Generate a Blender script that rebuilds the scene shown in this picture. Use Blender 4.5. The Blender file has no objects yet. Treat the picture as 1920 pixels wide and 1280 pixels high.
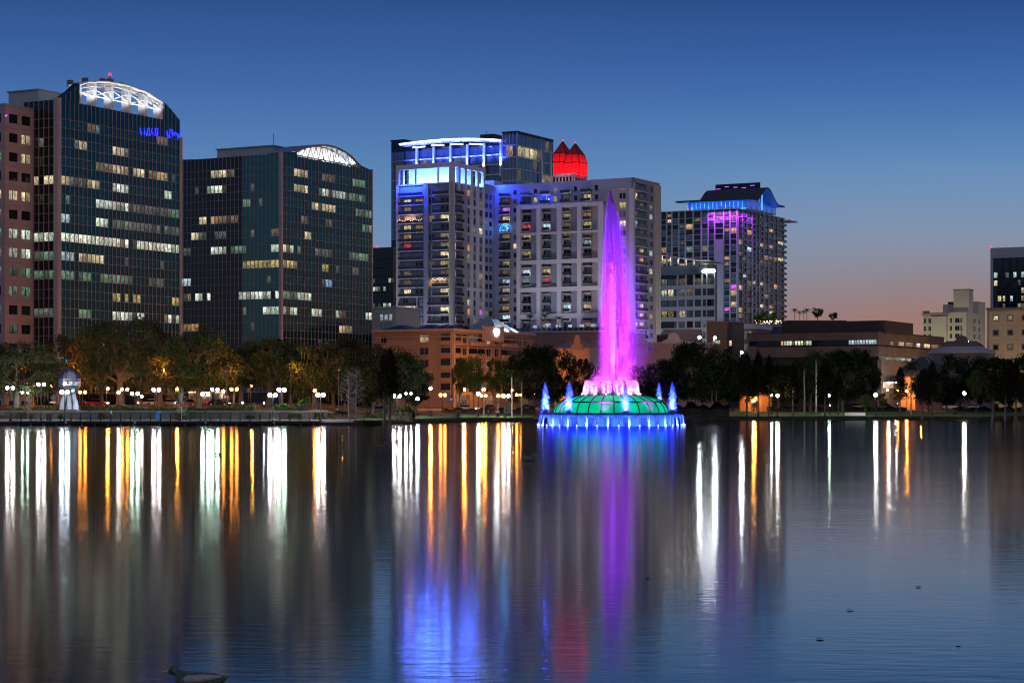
import bpy, bmesh, math, random
import numpy as np
from mathutils import Vector, Matrix
random.seed(11)
sc = bpy.context.scene
C = sc.collection
R = math.radians
# ------------------------------------------------------------------ camera
F, CX, HY, H = 3800.0, 960.0, 752.0, 3.9          # focal length, centre and horizon in photo pixels; eye height over the lake
cam = bpy.data.cameras.new('camera')
cam.sensor_width = 36.0
cam.lens = F / 1920 * 36
cam.shift_y = (HY - 640) / 1920
cam.clip_start, cam.clip_end = 0.5, 12000
camo = bpy.data.objects.new('camera', cam)
camo.location = (0, 0, H)
camo.rotation_euler = (R(90), 0, 0)
C.objects.link(camo)
sc.camera = camo
# ------------------------------------------------------------------ world: dusk sky
SUN_EL, SUN_ROT = R(-1.0), R(35)
w = bpy.data.worlds.new('World'); sc.world = w; w.use_nodes = True
nt = w.node_tree; N = nt.nodes; L = nt.links
N.clear()
def srgb(r, g, b):
    f = lambda c: (c/255/12.92 if c/255 <= 0.04045 else ((c/255+0.055)/1.055)**2.4)
    return (f(r), f(g), f(b), 1)
tc = N.new('ShaderNodeTexCoord')
sep = N.new('ShaderNodeSeparateXYZ'); L.new(tc.outputs['Generated'], sep.inputs[0])
def ramp(stops):
    r = N.new('ShaderNodeValToRGB'); r.color_ramp.interpolation = 'B_SPLINE'
    el = r.color_ramp.elements
    while len(el) > 1: el.remove(el[-1])
    for i, (p, c) in enumerate(stops):
        e = el[0] if i == 0 else el.new(p)
        e.position = p; e.color = c
    return r
mr = N.new('ShaderNodeMapRange'); mr.inputs['From Min'].default_value = 0; mr.inputs['From Max'].default_value = 0.4
L.new(sep.outputs['Z'], mr.inputs['Value'])
S = lambda deg: math.sin(R(deg))/0.4
west = ramp([(0.0, srgb(178,118,100)), (S(1.2), srgb(171,120,108)), (S(2.3), srgb(160,124,118)), (S(2.9), srgb(151,130,133)), (S(3.8), srgb(143,143,158)), (S(4.85), srgb(131,152,182)), (S(6.35), srgb(102,146,193)), (S(7.5), srgb(80,128,186)),
             (S(8.55), srgb(64,111,176)), (S(9.75), srgb(52,95,163)), (S(11.2), srgb(38,76,139)), (S(16), srgb(30,60,118)), (1.0, srgb(24,48,98))])
east = ramp([(0.0, srgb(142,134,148)), (S(1.5), srgb(138,140,160)), (S(2.9), srgb(128,146,174)), (S(4.85), srgb(110,147,188)), (S(6.35), srgb(94,137,188)), (S(7.5), srgb(81,125,183)),
             (S(8.55), srgb(69,111,175)), (S(9.75), srgb(57,97,162)), (S(11.2), srgb(43,82,142)), (S(16), srgb(32,62,118)), (1.0, srgb(24,48,98))])
for r_ in (west, east): L.new(mr.outputs[0], r_.inputs[0])
az = N.new('ShaderNodeMapRange'); az.inputs['From Min'].default_value = -0.06; az.inputs['From Max'].default_value = 0.2; az.interpolation_type = 'SMOOTHSTEP'
L.new(sep.outputs['X'], az.inputs['Value'])
mx = N.new('ShaderNodeMix'); mx.data_type = 'RGBA'
L.new(az.outputs[0], mx.inputs['Factor']); L.new(east.outputs[0], mx.inputs['A']); L.new(west.outputs[0], mx.inputs['B'])
sky = N.new('ShaderNodeTexSky'); sky.sky_type = 'NISHITA'; sky.sun_disc = False
sky.sun_elevation = SUN_EL; sky.sun_rotation = SUN_ROT
bg1 = N.new('ShaderNodeBackground'); bg1.inputs['Strength'].default_value = 0.93
bg2 = N.new('ShaderNodeBackground'); bg2.inputs['Strength'].default_value = 0.006
L.new(mx.outputs['Result'], bg1.inputs['Color']); L.new(sky.outputs[0], bg2.inputs['Color'])
ad = N.new('ShaderNodeAddShader'); L.new(bg1.outputs[0], ad.inputs[0]); L.new(bg2.outputs[0], ad.inputs[1])
wo = N.new('ShaderNodeOutputWorld'); L.new(ad.outputs[0], wo.inputs['Surface'])
# the sun lamp is an added soft fill from the camera side, brightening facades
sd = bpy.data.lights.new('fill_sun', 'SUN'); sd.energy = 0.32; sd.angle = R(70); sd.color = (1.0, 0.86, 0.82)
so = bpy.data.objects.new('fill_sun', sd); so.rotation_euler = (R(52), 0, R(12)); C.objects.link(so)
vs = sc.view_settings
vs.view_transform = 'Standard'; vs.look = 'None'; vs.exposure = 0.0; vs.gamma = 1.0; vs.use_curve_mapping = False
cy = sc.cycles
cy.use_denoising = True
try: cy.denoiser = 'OPENIMAGEDENOISE'
except Exception: pass
cy.max_bounces = 6; cy.diffuse_bounces = 2; cy.glossy_bounces = 4; cy.transmission_bounces = 4; cy.transparent_max_bounces = 8
cy.sample_clamp_indirect = 4.0; cy.sample_clamp_direct = 0.0
cy.caustics_reflective = False; cy.caustics_refractive = False
cy.use_light_tree = True
cy.filter_width = 1.15
# ------------------------------------------------------------------ materials
MATS = {}
def base_mat(name):
    m = bpy.data.materials.new(name); m.use_nodes = True
    MATS[name] = m
    return m, m.node_tree, m.node_tree.nodes['Principled BSDF']
def pm(name, col, rough=0.7, metal=0.0, var=0.12, scale=0.6, spec=0.5, bump=0.0, bscale=8.0):
    """painted / mineral surface: a principled base with weathering noise in colour and a fine relief"""
    m, t, p = base_mat(name)
    p.inputs['Roughness'].default_value = rough; p.inputs['Metallic'].default_value = metal
    p.inputs['Specular IOR Level'].default_value = spec
    if var:
        g = t.nodes.new('ShaderNodeNewGeometry')
        n = t.nodes.new('ShaderNodeTexNoise'); n.inputs['Scale'].default_value = scale; n.inputs['Detail'].default_value = 5
        t.links.new(g.outputs['Position'], n.inputs['Vector'])
        r = t.nodes.new('ShaderNodeValToRGB')
        r.color_ramp.elements[0].position = 0.3; r.color_ramp.elements[1].position = 0.72
        r.color_ramp.elements[0].color = (*[c*(1-var) for c in col], 1); r.color_ramp.elements[1].color = (*[min(1, c*(1+var)) for c in col], 1)
        t.links.new(n.outputs['Fac'], r.inputs['Fac']); t.links.new(r.outputs['Color'], p.inputs['Base Color'])
        if bump:
            n2 = t.nodes.new('ShaderNodeTexNoise'); n2.inputs['Scale'].default_value = bscale; n2.inputs['Detail'].default_value = 4
            t.links.new(g.outputs['Position'], n2.inputs['Vector'])
            b = t.nodes.new('ShaderNodeBump'); b.inputs['Strength'].default_value = bump; b.inputs['Distance'].default_value = 0.1
            t.links.new(n2.outputs['Fac'], b.inputs['Height']); t.links.new(b.outputs['Normal'], p.inputs['Normal'])
    else:
        p.inputs['Base Color'].default_value = (*col, 1)
    return m
def em(name, col, strength, sample=True):
    m, t, p = base_mat(name)
    p.inputs['Base Color'].default_value = (*[c*0.5 for c in col], 1)
    p.inputs['Emission Color'].default_value = (*col, 1); p.inputs['Emission Strength'].default_value = strength
    m.cycles.emission_sampling = 'FRONT' if sample else 'NONE'
    return m
def lit(name, col, strength, dark=0.2):
    """a lit room behind glass: ceiling lights near the top, furniture shapes near the sill, no two rooms alike"""
    m, t, p = base_mat(name); n = t.nodes; l = t.links
    m.cycles.emission_sampling = 'NONE'
    c = n.new('ShaderNodeTexCoord'); oi = n.new('ShaderNodeObjectInfo')
    ad = n.new('ShaderNodeVectorMath'); ad.operation = 'ADD'
    mu = n.new('ShaderNodeVectorMath'); mu.operation = 'SCALE'; mu.inputs['Scale'].default_value = 37.0
    cb = n.new('ShaderNodeCombineXYZ'); l.new(oi.outputs['Random'], cb.inputs[0]); l.new(oi.outputs['Random'], cb.inputs[2]); l.new(cb.outputs[0], mu.inputs[0])
    l.new(c.outputs['Object'], ad.inputs[0]); l.new(mu.outputs[0], ad.inputs[1])
    mp = n.new('ShaderNodeMapping'); mp.inputs['Scale'].default_value = (3.0, 3.0, 2.0); l.new(ad.outputs[0], mp.inputs[0])
    nz = n.new('ShaderNodeTexVoronoi'); nz.distance = 'CHEBYCHEV'; nz.inputs['Scale'].default_value = 1.6; l.new(mp.outputs[0], nz.inputs['Vector'])
    r1 = n.new('ShaderNodeMapRange'); r1.inputs['To Min'].default_value = dark; r1.inputs['To Max'].default_value = 1.25
    sx = n.new('ShaderNodeSeparateColor'); l.new(nz.outputs['Color'], sx.inputs[0]); l.new(sx.outputs[0], r1.inputs['Value'])
    sz = n.new('ShaderNodeSeparateXYZ'); l.new(c.outputs['Generated'], sz.inputs[0])
    gz = n.new('ShaderNodeMapRange'); gz.inputs['From Min'].default_value = 0.1; gz.inputs['From Max'].default_value = 0.8; gz.inputs['To Min'].default_value = 0.6; gz.inputs['To Max'].default_value = 1.1
    l.new(sz.outputs['Z'], gz.inputs['Value'])
    m1 = n.new('ShaderNodeMath'); m1.operation = 'MULTIPLY'; l.new(r1.outputs[0], m1.inputs[0]); l.new(gz.outputs[0], m1.inputs[1])
    rr = n.new('ShaderNodeMapRange'); rr.inputs['To Min'].default_value = 0.3; rr.inputs['To Max'].default_value = 1.3; l.new(oi.outputs['Random'], rr.inputs['Value'])
    m2 = n.new('ShaderNodeMath'); m2.operation = 'MULTIPLY'; l.new(m1.outputs[0], m2.inputs[0]); l.new(rr.outputs[0], m2.inputs[1])
    m3 = n.new('ShaderNodeMath'); m3.operation = 'MULTIPLY'; m3.inputs[1].default_value = strength; l.new(m2.outputs[0], m3.inputs[0])
    p.inputs['Base Color'].default_value = (0.02, 0.02, 0.02, 1); p.inputs['Roughness'].default_value = 0.1
    p.inputs['Emission Color'].default_value = (*col, 1); l.new(m3.outputs[0], p.inputs['Emission Strength'])
    return m
def glass(name, col, rough=0.06, metal=0.5, wob=0.012, spec=0.8):
    m, t, p = base_mat(name)
    p.inputs['Base Color'].default_value = (*col, 1); p.inputs['Roughness'].default_value = rough; p.inputs['Metallic'].default_value = metal
    p.inputs['Specular IOR Level'].default_value = spec
    g = t.nodes.new('ShaderNodeNewGeometry'); n = t.nodes.new('ShaderNodeTexNoise'); n.inputs['Scale'].default_value = 0.22
    t.links.new(g.outputs['Position'], n.inputs['Vector'])
    b = t.nodes.new('ShaderNodeBump'); b.inputs['Strength'].default_value = 1.0; b.inputs['Distance'].default_value = wob*4
    t.links.new(n.outputs['Fac'], b.inputs['Height']); t.links.new(b.outputs['Normal'], p.inputs['Normal'])
    return m
def leafmat(name, c0, c1, trans=0.3):
    m, t, p = base_mat(name); n = t.nodes; l = t.links
    g = n.new('ShaderNodeNewGeometry'); nz = n.new('ShaderNodeTexNoise'); nz.inputs['Scale'].default_value = 0.5; nz.inputs['Detail'].default_value = 4
    l.new(g.outputs['Position'], nz.inputs['Vector'])
    r = n.new('ShaderNodeValToRGB'); r.color_ramp.elements[0].position = 0.35; r.color_ramp.elements[1].position = 0.7
    r.color_ramp.elements[0].color = (*c0, 1); r.color_ramp.elements[1].color = (*c1, 1)
    l.new(nz.outputs['Fac'], r.inputs['Fac'])
    d = n.new('ShaderNodeBsdfDiffuse'); tr = n.new('ShaderNodeBsdfTranslucent'); mix = n.new('ShaderNodeMixShader'); mix.inputs[0].default_value = trans
    l.new(r.outputs[0], d.inputs[0]); l.new(r.outputs[0], tr.inputs[0]); l.new(d.outputs[0], mix.inputs[1]); l.new(tr.outputs[0], mix.inputs[2])
    l.new(mix.outputs[0], n['Material Output'].inputs['Surface'])
    return m
# ------------------------------------------------------------------ helpers
def tag(o, label=None, cat=None, group=None, kind=None):
    if label: o['label'] = label
    if cat: o['category'] = cat
    if group: o['group'] = group
    if kind: o['kind'] = kind
    return o
def empty(name, loc, rz=0.0):
    o = bpy.data.objects.new(name, None); o.empty_display_size = 0.5
    o.location = loc; o.rotation_euler = (0, 0, rz); C.objects.link(o); return o
def put(o, parent):
    """parent a part, keeping its coordinates those of the thing (not of a scaled part)"""
    o.parent = parent
    if parent is not None and parent.parent is not None:
        o.matrix_parent_inverse = Matrix.LocRotScale(parent.location, parent.rotation_euler, parent.scale).inverted()
    return o
UNIT = {}
def unit_box(mat):
    if mat not in UNIT:
        me = bpy.data.meshes.new('unit_' + mat)
        v = [(x, y, z) for x in (-.5, .5) for y in (-.5, .5) for z in (-.5, .5)]
        f = [(0,1,3,2), (4,6,7,5), (0,4,5,1), (2,3,7,6), (0,2,6,4), (1,5,7,3)]
        me.from_pydata(v, [], f); me.materials.append(MATS[mat]); me.update()
        UNIT[mat] = me
    return UNIT[mat]
def box(name, parent, x0, x1, y0, y1, z0, z1, mat, rz=0.0):
    o = bpy.data.objects.new(name, unit_box(mat))
    o.location = ((x0+x1)/2, (y0+y1)/2, (z0+z1)/2); o.scale = (max(abs(x1-x0), .004), max(abs(y1-y0), .004), max(abs(z1-z0), .004))
    o.rotation_euler = (0, 0, rz)
    C.objects.link(o)
    return put(o, parent)
class MB:
    """collects polygons for ONE mesh"""
    def __init__(s): s.v = []; s.f = []; s.m = []; s.mats = []
    def mi(s, mat):
        if mat not in s.mats: s.mats.append(mat)
        return s.mats.index(mat)
    def poly(s, pts, mat):
        i = len(s.v); s.v += [tuple(p) for p in pts]; s.f.append(tuple(range(i, i+len(pts)))); s.m.append(s.mi(mat))
    def box(s, x0, x1, y0, y1, z0, z1, mat):
        i = len(s.v); k = s.mi(mat)
        s.v += [(x, y, z) for x in (x0, x1) for y in (y0, y1) for z in (z0, z1)]
        for q in ((0,1,3,2), (4,6,7,5), (0,4,5,1), (2,3,7,6), (0,2,6,4), (1,5,7,3)):
            s.f.append(tuple(i+a for a in q)); s.m.append(k)
    def prism(s, prof, y0, y1, mat, axis='y'):
        """closed profile [(a, z)] pushed along y (axis='y': a is x) or along x (axis='x': a is y)"""
        n = len(prof); i = len(s.v); k = s.mi(mat)
        for d in (y0, y1):
            s.v += [((a, d, z) if axis == 'y' else (d, a, z)) for a, z in prof]
        s.f.append(tuple(range(i, i+n))); s.f.append(tuple(reversed(range(i+n, i+2*n)))); s.m += [k, k]
        for a in range(n):
            b = (a+1) % n; s.f.append((i+a, i+n+a, i+n+b, i+b)); s.m.append(k)
    def tube(s, pts, rad, mat, n=6, cap=True):
        k = s.mi(mat); pts = [Vector(p) for p in pts]
        if not hasattr(rad, '__len__'): rad = [rad]*len(pts)
        i0 = len(s.v); ref = None
        for j, p in enumerate(pts):
            d = (pts[min(j+1, len(pts)-1)] - pts[max(j-1, 0)]).normalized()
            if ref is None: ref = Vector((1, 0, 0)) if abs(d.x) < 0.8 else Vector((0, 1, 0))
            a = (ref - d*ref.dot(d)).normalized(); b = d.cross(a); ref = a
            for q in range(n):
                t = 2*math.pi*q/n; s.v.append(tuple(p + (a*math.cos(t) + b*math.sin(t))*rad[j]))
        for j in range(len(pts)-1):
            for q in range(n):
                r = (q+1) % n
                s.f.append((i0+j*n+q, i0+j*n+r, i0+(j+1)*n+r, i0+(j+1)*n+q)); s.m.append(k)
        if cap:
            s.f.append(tuple(reversed(range(i0, i0+n)))); s.f.append(tuple(range(i0+(len(pts)-1)*n, i0+len(pts)*n))); s.m += [k, k]
    def lathe(s, prof, mat, n=24, c=(0, 0), a0=0.0, a1=2*math.pi):
        k = s.mi(mat); i0 = len(s.v); full = abs(a1-a0-2*math.pi) < 1e-6; cols = n if full else n+1
        for r, z in prof:
            for q in range(cols):
                t = a0 + (a1-a0)*q/n; s.v.append((c[0]+r*math.cos(t), c[1]+r*math.sin(t), z))
        for j in range(len(prof)-1):
            for q in range(n):
                r_ = (q+1) % cols
                s.f.append((i0+j*cols+q, i0+j*cols+r_, i0+(j+1)*cols+r_, i0+(j+1)*cols+q)); s.m.append(k)
    def ball(s, c, r, mat, n=8, m=5, sz=1.0):
        prof = [(max(0.001, math.sin(math.pi*j/m))*r, c[2]-math.cos(math.pi*j/m)*r*sz) for j in range(m+1)]
        s.lathe(prof, mat, n, (c[0], c[1]))
    def mesh(s, name, smooth=False):
        me = bpy.data.meshes.new(name); me.from_pydata(s.v, [], s.f)
        for q in s.mats: me.materials.append(MATS[q])
        me.polygons.foreach_set('material_index', s.m)
        if smooth: me.polygons.foreach_set('use_smooth', [True]*len(s.f))
        me.update(); return me
    def obj(s, name, parent=None, smooth=False, kind=None):
        o = bpy.data.objects.new(name, s.mesh(name, smooth)); C.objects.link(o)
        if kind: o['kind'] = kind
        return put(o, parent) if parent is not None else o
def quads(name, cen, mats_idx, size, mats, elong=1.0, up=0.0, rng=None):
    """thousands of small leaf / drop faces at the given centres, each turned its own way"""
    rng = rng or np.random.default_rng(1); n = len(cen)
    a = rng.normal(size=(n, 3)); a[:, 2] += up*np.sign(rng.normal(size=n)); a /= np.linalg.norm(a, axis=1)[:, None]
    b = rng.normal(size=(n, 3)); b -= a*np.sum(a*b, axis=1)[:, None]; b /= np.linalg.norm(b, axis=1)[:, None]
    s = (size*rng.uniform(.6, 1.4, n))[:, None]
    v = np.empty((n, 4, 3))
    v[:, 0] = cen - a*s*.5*elong; v[:, 1] = cen + b*s*.38; v[:, 2] = cen + a*s*.5*elong; v[:, 3] = cen - b*s*.38
    me = bpy.data.meshes.new(name)
    me.vertices.add(n*4); me.vertices.foreach_set('co', v.reshape(-1).astype(np.float32))
    me.loops.add(n*4); me.loops.foreach_set('vertex_index', np.arange(n*4, dtype=np.int32))
    me.polygons.add(n); me.polygons.foreach_set('loop_start', np.arange(0, n*4, 4, dtype=np.int32))
    try: me.polygons.foreach_set('loop_total', np.full(n, 4, dtype=np.int32))
    except Exception: pass
    for q in mats: me.materials.append(MATS[q])
    me.polygons.foreach_set('material_index', np.asarray(mats_idx, dtype=np.int32))
    me.update(calc_edges=True); return me
def part(name, me, parent, kind=None, label=None):
    o = bpy.data.objects.new(name, me); C.objects.link(o)
    if kind: o['kind'] = kind
    if label: o['label'] = label
    return put(o, parent)
def copy_tree(o, parent=None):
    c = o.copy(); C.objects.link(c); c.parent = parent
    for ch in list(o.children): copy_tree(ch, c)
    return c
def spot(name, parent, loc, aim, col, power, size=40, blend=0.8, rad=0.25):
    d = bpy.data.lights.new(name, 'SPOT'); d.energy = power; d.color = col; d.spot_size = R(size); d.spot_blend = blend; d.shadow_soft_size = rad
    o = bpy.data.objects.new(name, d); o.location = loc
    o.rotation_euler = (Vector(aim)-Vector(loc)).to_track_quat('-Z', 'Y').to_euler()
    C.objects.link(o); o.parent = parent; return o
def point(name, parent, loc, col, power, rad=0.25):
    d = bpy.data.lights.new(name, 'POINT'); d.energy = power; d.color = col; d.shadow_soft_size = rad
    o = bpy.data.objects.new(name, d); o.location = loc; C.objects.link(o); o.parent = parent; return o
def xw(px, Y): return (px-CX)/F*Y
def zw(py, Y): return H + (HY-py)/F*Y
SH = [(-4000, 329), (0, 329), (600, 331), (700, 334), (850, 380), (1000, 398), (1300, 423), (1920, 436), (6000, 470)]
def shore(px):
    for (a, ya), (b, yb) in zip(SH, SH[1:]):
        if px <= b: return ya + (yb-ya)*max(0, (px-a))/(b-a)
    return SH[-1][1]
def gz(px, Y):
    d = max(0.0, Y-shore(px)); return 0.45 + min(d, 34)*0.028 + min(max(d-34, 0), 140)*0.006
def G(px, Y): return (xw(px, Y), Y, gz(px, Y))
# ------------------------------------------------------------------ palette
pm('stone', (.15, .145, .14)); pm('concrete_stained', (.045, .045, .04), .9, var=.3, bump=.3); pm('concrete_pale', (.11, .105, .10), .85, var=.2, bump=.3); pm('concrete', (.075, .073, .07), .85, bump=.3); pm('steel_dark', (.03, .03, .035), .45, .3, var=0)
pm('white_paint', (.78, .78, .78), .5, var=.04); pm('pink_stone', (.42, .31, .29), .8, var=.08); pm('mullion', (.31, .27, .25), .5, .1, var=0)
pm('column', (.42, .36, .34), .6, var=.05); pm('roof_metal', (.30, .34, .38), .5, var=.08); pm('roof_dark', (.06, .065, .075), .7)
glass('tower_glass', (.008, .082, .092), .05, .7, spec=.3); glass('tower_spandrel', (.005, .060, .074), .09, .6, spec=.3); glass('dark_glass', (.012, .015, .018), .06, .1, spec=.35)
glass('apt_glass', (.10, .13, .16), .08, .35); glass('reflection_glass', (.035, .12, .11), .10, .7, spec=.4)
pm('apt_white', (.62, .60, .62), .8, var=.04, scale=.15); pm('apt_grey', (.34, .35, .42), .85, var=.05, scale=.15); pm('apt_tan', (.40, .37, .37), .85, var=.05, scale=.15)
pm('apt_blue', (.30, .33, .42), .85, var=.05, scale=.15)
pm('slab', (.66, .65, .67), .7, var=.05); pm('rail_glass', (.035, .04, .05), .2, .2, var=0); pm('rail_dark', (.02, .02, .025), .4, .4, var=0)
pm('stucco', (.36, .25, .17), .9, var=.1, scale=.3, bump=.2); pm('stucco_trim', (.42, .31, .23), .85, var=.06)
pm('tan_stone', (.50, .39, .25), .9, var=.08, scale=.2); pm('tan_dark', (.22, .16, .10), .9); pm('cream', (.58, .54, .42), .9, var=.07, scale=.2)
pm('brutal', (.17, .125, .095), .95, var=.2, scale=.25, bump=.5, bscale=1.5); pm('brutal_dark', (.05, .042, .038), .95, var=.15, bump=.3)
pm('brick', (.30, .19, .16), .9, var=.15); pm('blue_roof', (.04, .09, .20), .5, .3, var=.1); pm('sage', (.40, .47, .45), .8, var=.06)
pm('grey_office', (.42, .44, .50), .8, var=.06, scale=.2); pm('red_glass', (.60, .03, .04), .5, 0.0, var=.25, scale=.12); pm('red_rib', (.12, .02, .02), .5, var=0)
pm('asphalt', (.05, .05, .052), .9, var=.2, scale=1.2); pm('pavement', (.16, .145, .13), .9, var=.12, scale=.8, bump=.2); pm('soil', (.05, .04, .03), .95, var=.3)
pm('deck_wood', (.20, .17, .14), .85, var=.2); pm('trunk', (.13, .105, .085), .95, var=.25, scale=2, bump=.6); pm('pale_bark', (.36, .33, .29), .95, var=.2, scale=2, bump=.4)
pm('palm_bark', (.26, .22, .18), .95, var=.25, scale=3, bump=.5)
pm('black_paint', (.012, .012, .014), .45, var=0); pm('blue_paint', (.03, .12, .42), .5, var=0); pm('sign_blue', (.04, .16, .36), .5, var=0); pm('green_box', (.12, .16, .11), .7)
pm('car_white', (.70, .70, .70), .3, var=0); pm('car_silver', (.38, .39, .41), .3, .6, var=0); pm('car_dark', (.03, .03, .035), .25, .3, var=0); pm('car_blue', (.04, .10, .30), .3, .4, var=0)
pm('car_red', (.35, .03, .03), .3, .2, var=0); pm('bus_paint', (.50, .26, .12), .4, var=0); pm('tyre', (.015, .015, .015), .9, var=0); pm('rim', (.35, .35, .36), .35, .8, var=0)
pm('skin', (.45, .28, .20), .6, var=0); pm('shirt_blue', (.35, .50, .62), .9, var=0); pm('shirt_red', (.45, .10, .08), .9, var=0); pm('shirt_white', (.65, .65, .65), .9, var=0)
pm('trousers', (.05, .05, .06), .9, var=0); pm('hair', (.03, .02, .015), .8, var=0)
pm('coot', (.025, .027, .03), .7, var=0); pm('grey_feather', (.16, .17, .18), .8, var=.2, scale=20); pm('bill', (.55, .50, .42), .5, var=0)
pm('duck_green', (.09, .15, .07), .5, var=.5, scale=22); pm('duck_grey', (.46, .43, .38), .8, var=.25, scale=25); pm('duck_brown', (.20, .085, .035), .8, var=.25, scale=25); pm('duck_black', (.02, .02, .02), .6, var=0)
leafmat('leaf_oak', (.05, .078, .026), (.115, .155, .055), .4); leafmat('leaf_dark', (.012, .020, .011), (.034, .050, .024)); leafmat('leaf_olive', (.07, .075, .03), (.14, .135, .06), .4)
leafmat('leaf_bright', (.05, .10, .02), (.12, .17, .04)); leafmat('leaf_rust', (.10, .055, .022), (.18, .10, .04), .4); leafmat('moss', (.08, .085, .055), (.14, .14, .10)); leafmat('palm_leaf', (.025, .04, .018), (.06, .085, .03))
leafmat('flower_yellow', (.25, .20, .03), (.40, .32, .05)); leafmat('flower_red', (.28, .03, .04), (.40, .06, .07)); leafmat('leaf_hedge', (.03, .05, .015), (.08, .11, .03))
W_CREAM, W_WARM, W_WHITE, W_GREEN = (1, .80, .46), (1, .55, .22), (.86, 1, .80), (.42, .80, .50)
lit('lit_cream', W_CREAM, .85); lit('lit_warm', W_WARM, .75); lit('lit_white', W_WHITE, .95); lit('lit_green', W_GREEN, .32); lit('lit_dim', (.62, .78, .66), .16)
lit('lit_yellow', (1, .80, .28), .50); lit('lit_dimwarm', (1, .72, .40), .18); lit('lit_blue', (.25, .55, 1), .7); lit('lit_violet', (.62, .25, 1), .9); lit('lit_red', (1, .10, .12), .8)
lit('lit_cool', (.70, .90, 1), .8); lit('lit_office', (.95, 1, .80), 1.1, .15); lit('lit_magenta', (.9, .1, 1), 1.1)
ORANGE, WHITE, GREENW, BLUEW, PINKW = (1, .31, .04), (1, .96, .90), (.70, 1, .80), (.75, .88, 1), (1, .86, .86)
em('lamp_orange', ORANGE, 140); em('lamp_white', WHITE, 230); em('lamp_green', GREENW, 240); em('lamp_blue', BLUEW, 260); em('lamp_pink', PINKW, 230); em('lamp_small', (1, .9, .75), 60)
em('flood_orange', ORANGE, 1100); em('fill_orange', ORANGE, 1700); em('flood_white', (.86, .95, 1), 420)
em('beacon', (1, .02, .04), 3.5); em('reflection_blue', (.02, .03, 1), 3, False); em('led_cyan', (.06, .42, 1), 2.2, False); em('led_violet', (.45, .08, 1), 2.5, False); em('led_white', (.85, .9, 1), 5, False)
em('sign_white', (.92, .97, 1), 22); em('string_light', (1, .62, .30), 10, False); em('led_ice', (.55, .66, 1), 7.0, False)
em('headlight', (1, .97, .9), 40); em('taillight', (1, .04, .03), 15)
# ------------------------------------------------------------------ setting: lake, ground, lawn, road
def sstep(a, b, x):
    t = min(1, max(0, (x-a)/(b-a))); return t*t*(3-2*t)
_gz0 = gz
def gz(px, Y):
    return _gz0(px, Y) + 1.25*sstep(15.6, 16.4, Y-shore(px))*(1-sstep(610, 660, px))
def G(px, Y): return (xw(px, Y), Y, gz(px, Y))
m, t, p = base_mat('lake_water')
p.inputs['Base Color'].default_value = (.006, .009, .010, 1); p.inputs['IOR'].default_value = 1.333
p.inputs['Roughness'].default_value = .088; p.inputs['Specular IOR Level'].default_value = .5
g = t.nodes.new('ShaderNodeNewGeometry')
def wave(sx, sy, sc_, det):
    mp = t.nodes.new('ShaderNodeMapping'); mp.inputs['Scale'].default_value = (sx, sy, 1); mp.inputs['Rotation'].default_value = (0, 0, R(6))
    t.links.new(g.outputs['Position'], mp.inputs[0])
    n = t.nodes.new('ShaderNodeTexNoise'); n.inputs['Scale'].default_value = sc_; n.inputs['Detail'].default_value = det; n.inputs['Distortion'].default_value = .4
    t.links.new(mp.outputs[0], n.inputs['Vector']); return n
n1, n2 = wave(.5, 1.3, 2.0, 4), wave(.10, .25, 1.0, 2)
b1 = t.nodes.new('ShaderNodeBump'); b1.inputs['Strength'].default_value = 1.0; b1.inputs['Distance'].default_value = .0065
b2 = t.nodes.new('ShaderNodeBump'); b2.inputs['Strength'].default_value = 1.0; b2.inputs['Distance'].default_value = .006
n3 = wave(.018, .05, 1.0, 2); rw3 = t.nodes.new('ShaderNodeMapRange'); rw3.inputs['From Min'].default_value = .35; rw3.inputs['From Max'].default_value = .68; rw3.inputs['To Min'].default_value = .45; rw3.inputs['To Max'].default_value = 1.0
t.links.new(n3.outputs['Fac'], rw3.inputs['Value']); t.links.new(rw3.outputs[0], b1.inputs['Strength'])      # wind patches
t.links.new(n2.outputs['Fac'], b2.inputs['Height']); t.links.new(n1.outputs['Fac'], b1.inputs['Height'])
t.links.new(b2.outputs['Normal'], b1.inputs['Normal']); t.links.new(b1.outputs['Normal'], p.inputs['Normal'])
mb = MB(); mb.poly([(-2500, -400, 0), (2500, -400, 0), (2500, 700, 0), (-2500, 700, 0)], 'lake_water')
tag(mb.obj('lake'), 'dark rippled lake water mirroring the city lights', kind='structure')
PXC = [-9000, -5000, -3000, -1500, -600, -200] + list(range(0, 1960, 40)) + [2200, 3000, 4500, 7000, 11000]
def sheet(name, pxs, offs, mat, dz, label, kind='structure', bank=False):
    mb = MB(); rows = []
    for o_ in offs:
        row = []
        for px in pxs:
            Y = shore(px)+o_; row.append((xw(px, Y), Y, gz(px, Y)+dz))
        rows.append(row)
    if bank: rows.insert(0, [(xw(px, shore(px)-.3), shore(px)-.3, -1.5) for px in pxs])
    n = len(pxs); mb.v = [q for r_ in rows for q in r_]; k = mb.mi(mat)
    for j in range(len(rows)-1):
        for i in range(n-1):
            mb.f.append((j*n+i, j*n+i+1, (j+1)*n+i+1, (j+1)*n+i)); mb.m.append(k)
    return tag(mb.obj(name), label, kind=kind)
sheet('ground', PXC, [0, .4, 3, 8, 15.5, 15.7, 15.9, 16.1, 16.3, 16.5, 25, 40, 60, 90, 140, 200, 300, 600, 1500, 5000], 'soil', 0, 'dark earth of the lake bank and the city ground', bank=True)
pm('lawn_grass', (.08, .16, .025), .95, var=.35, scale=1.5, bump=.6)
cols = list(range(662, 1000, 12)) + [1000]
sheet('lawn', cols, [.6, 3, 8, 14, 22], 'lawn_grass', .02, 'lit green lawn by the lake between cypress trunks and fountain')
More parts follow.
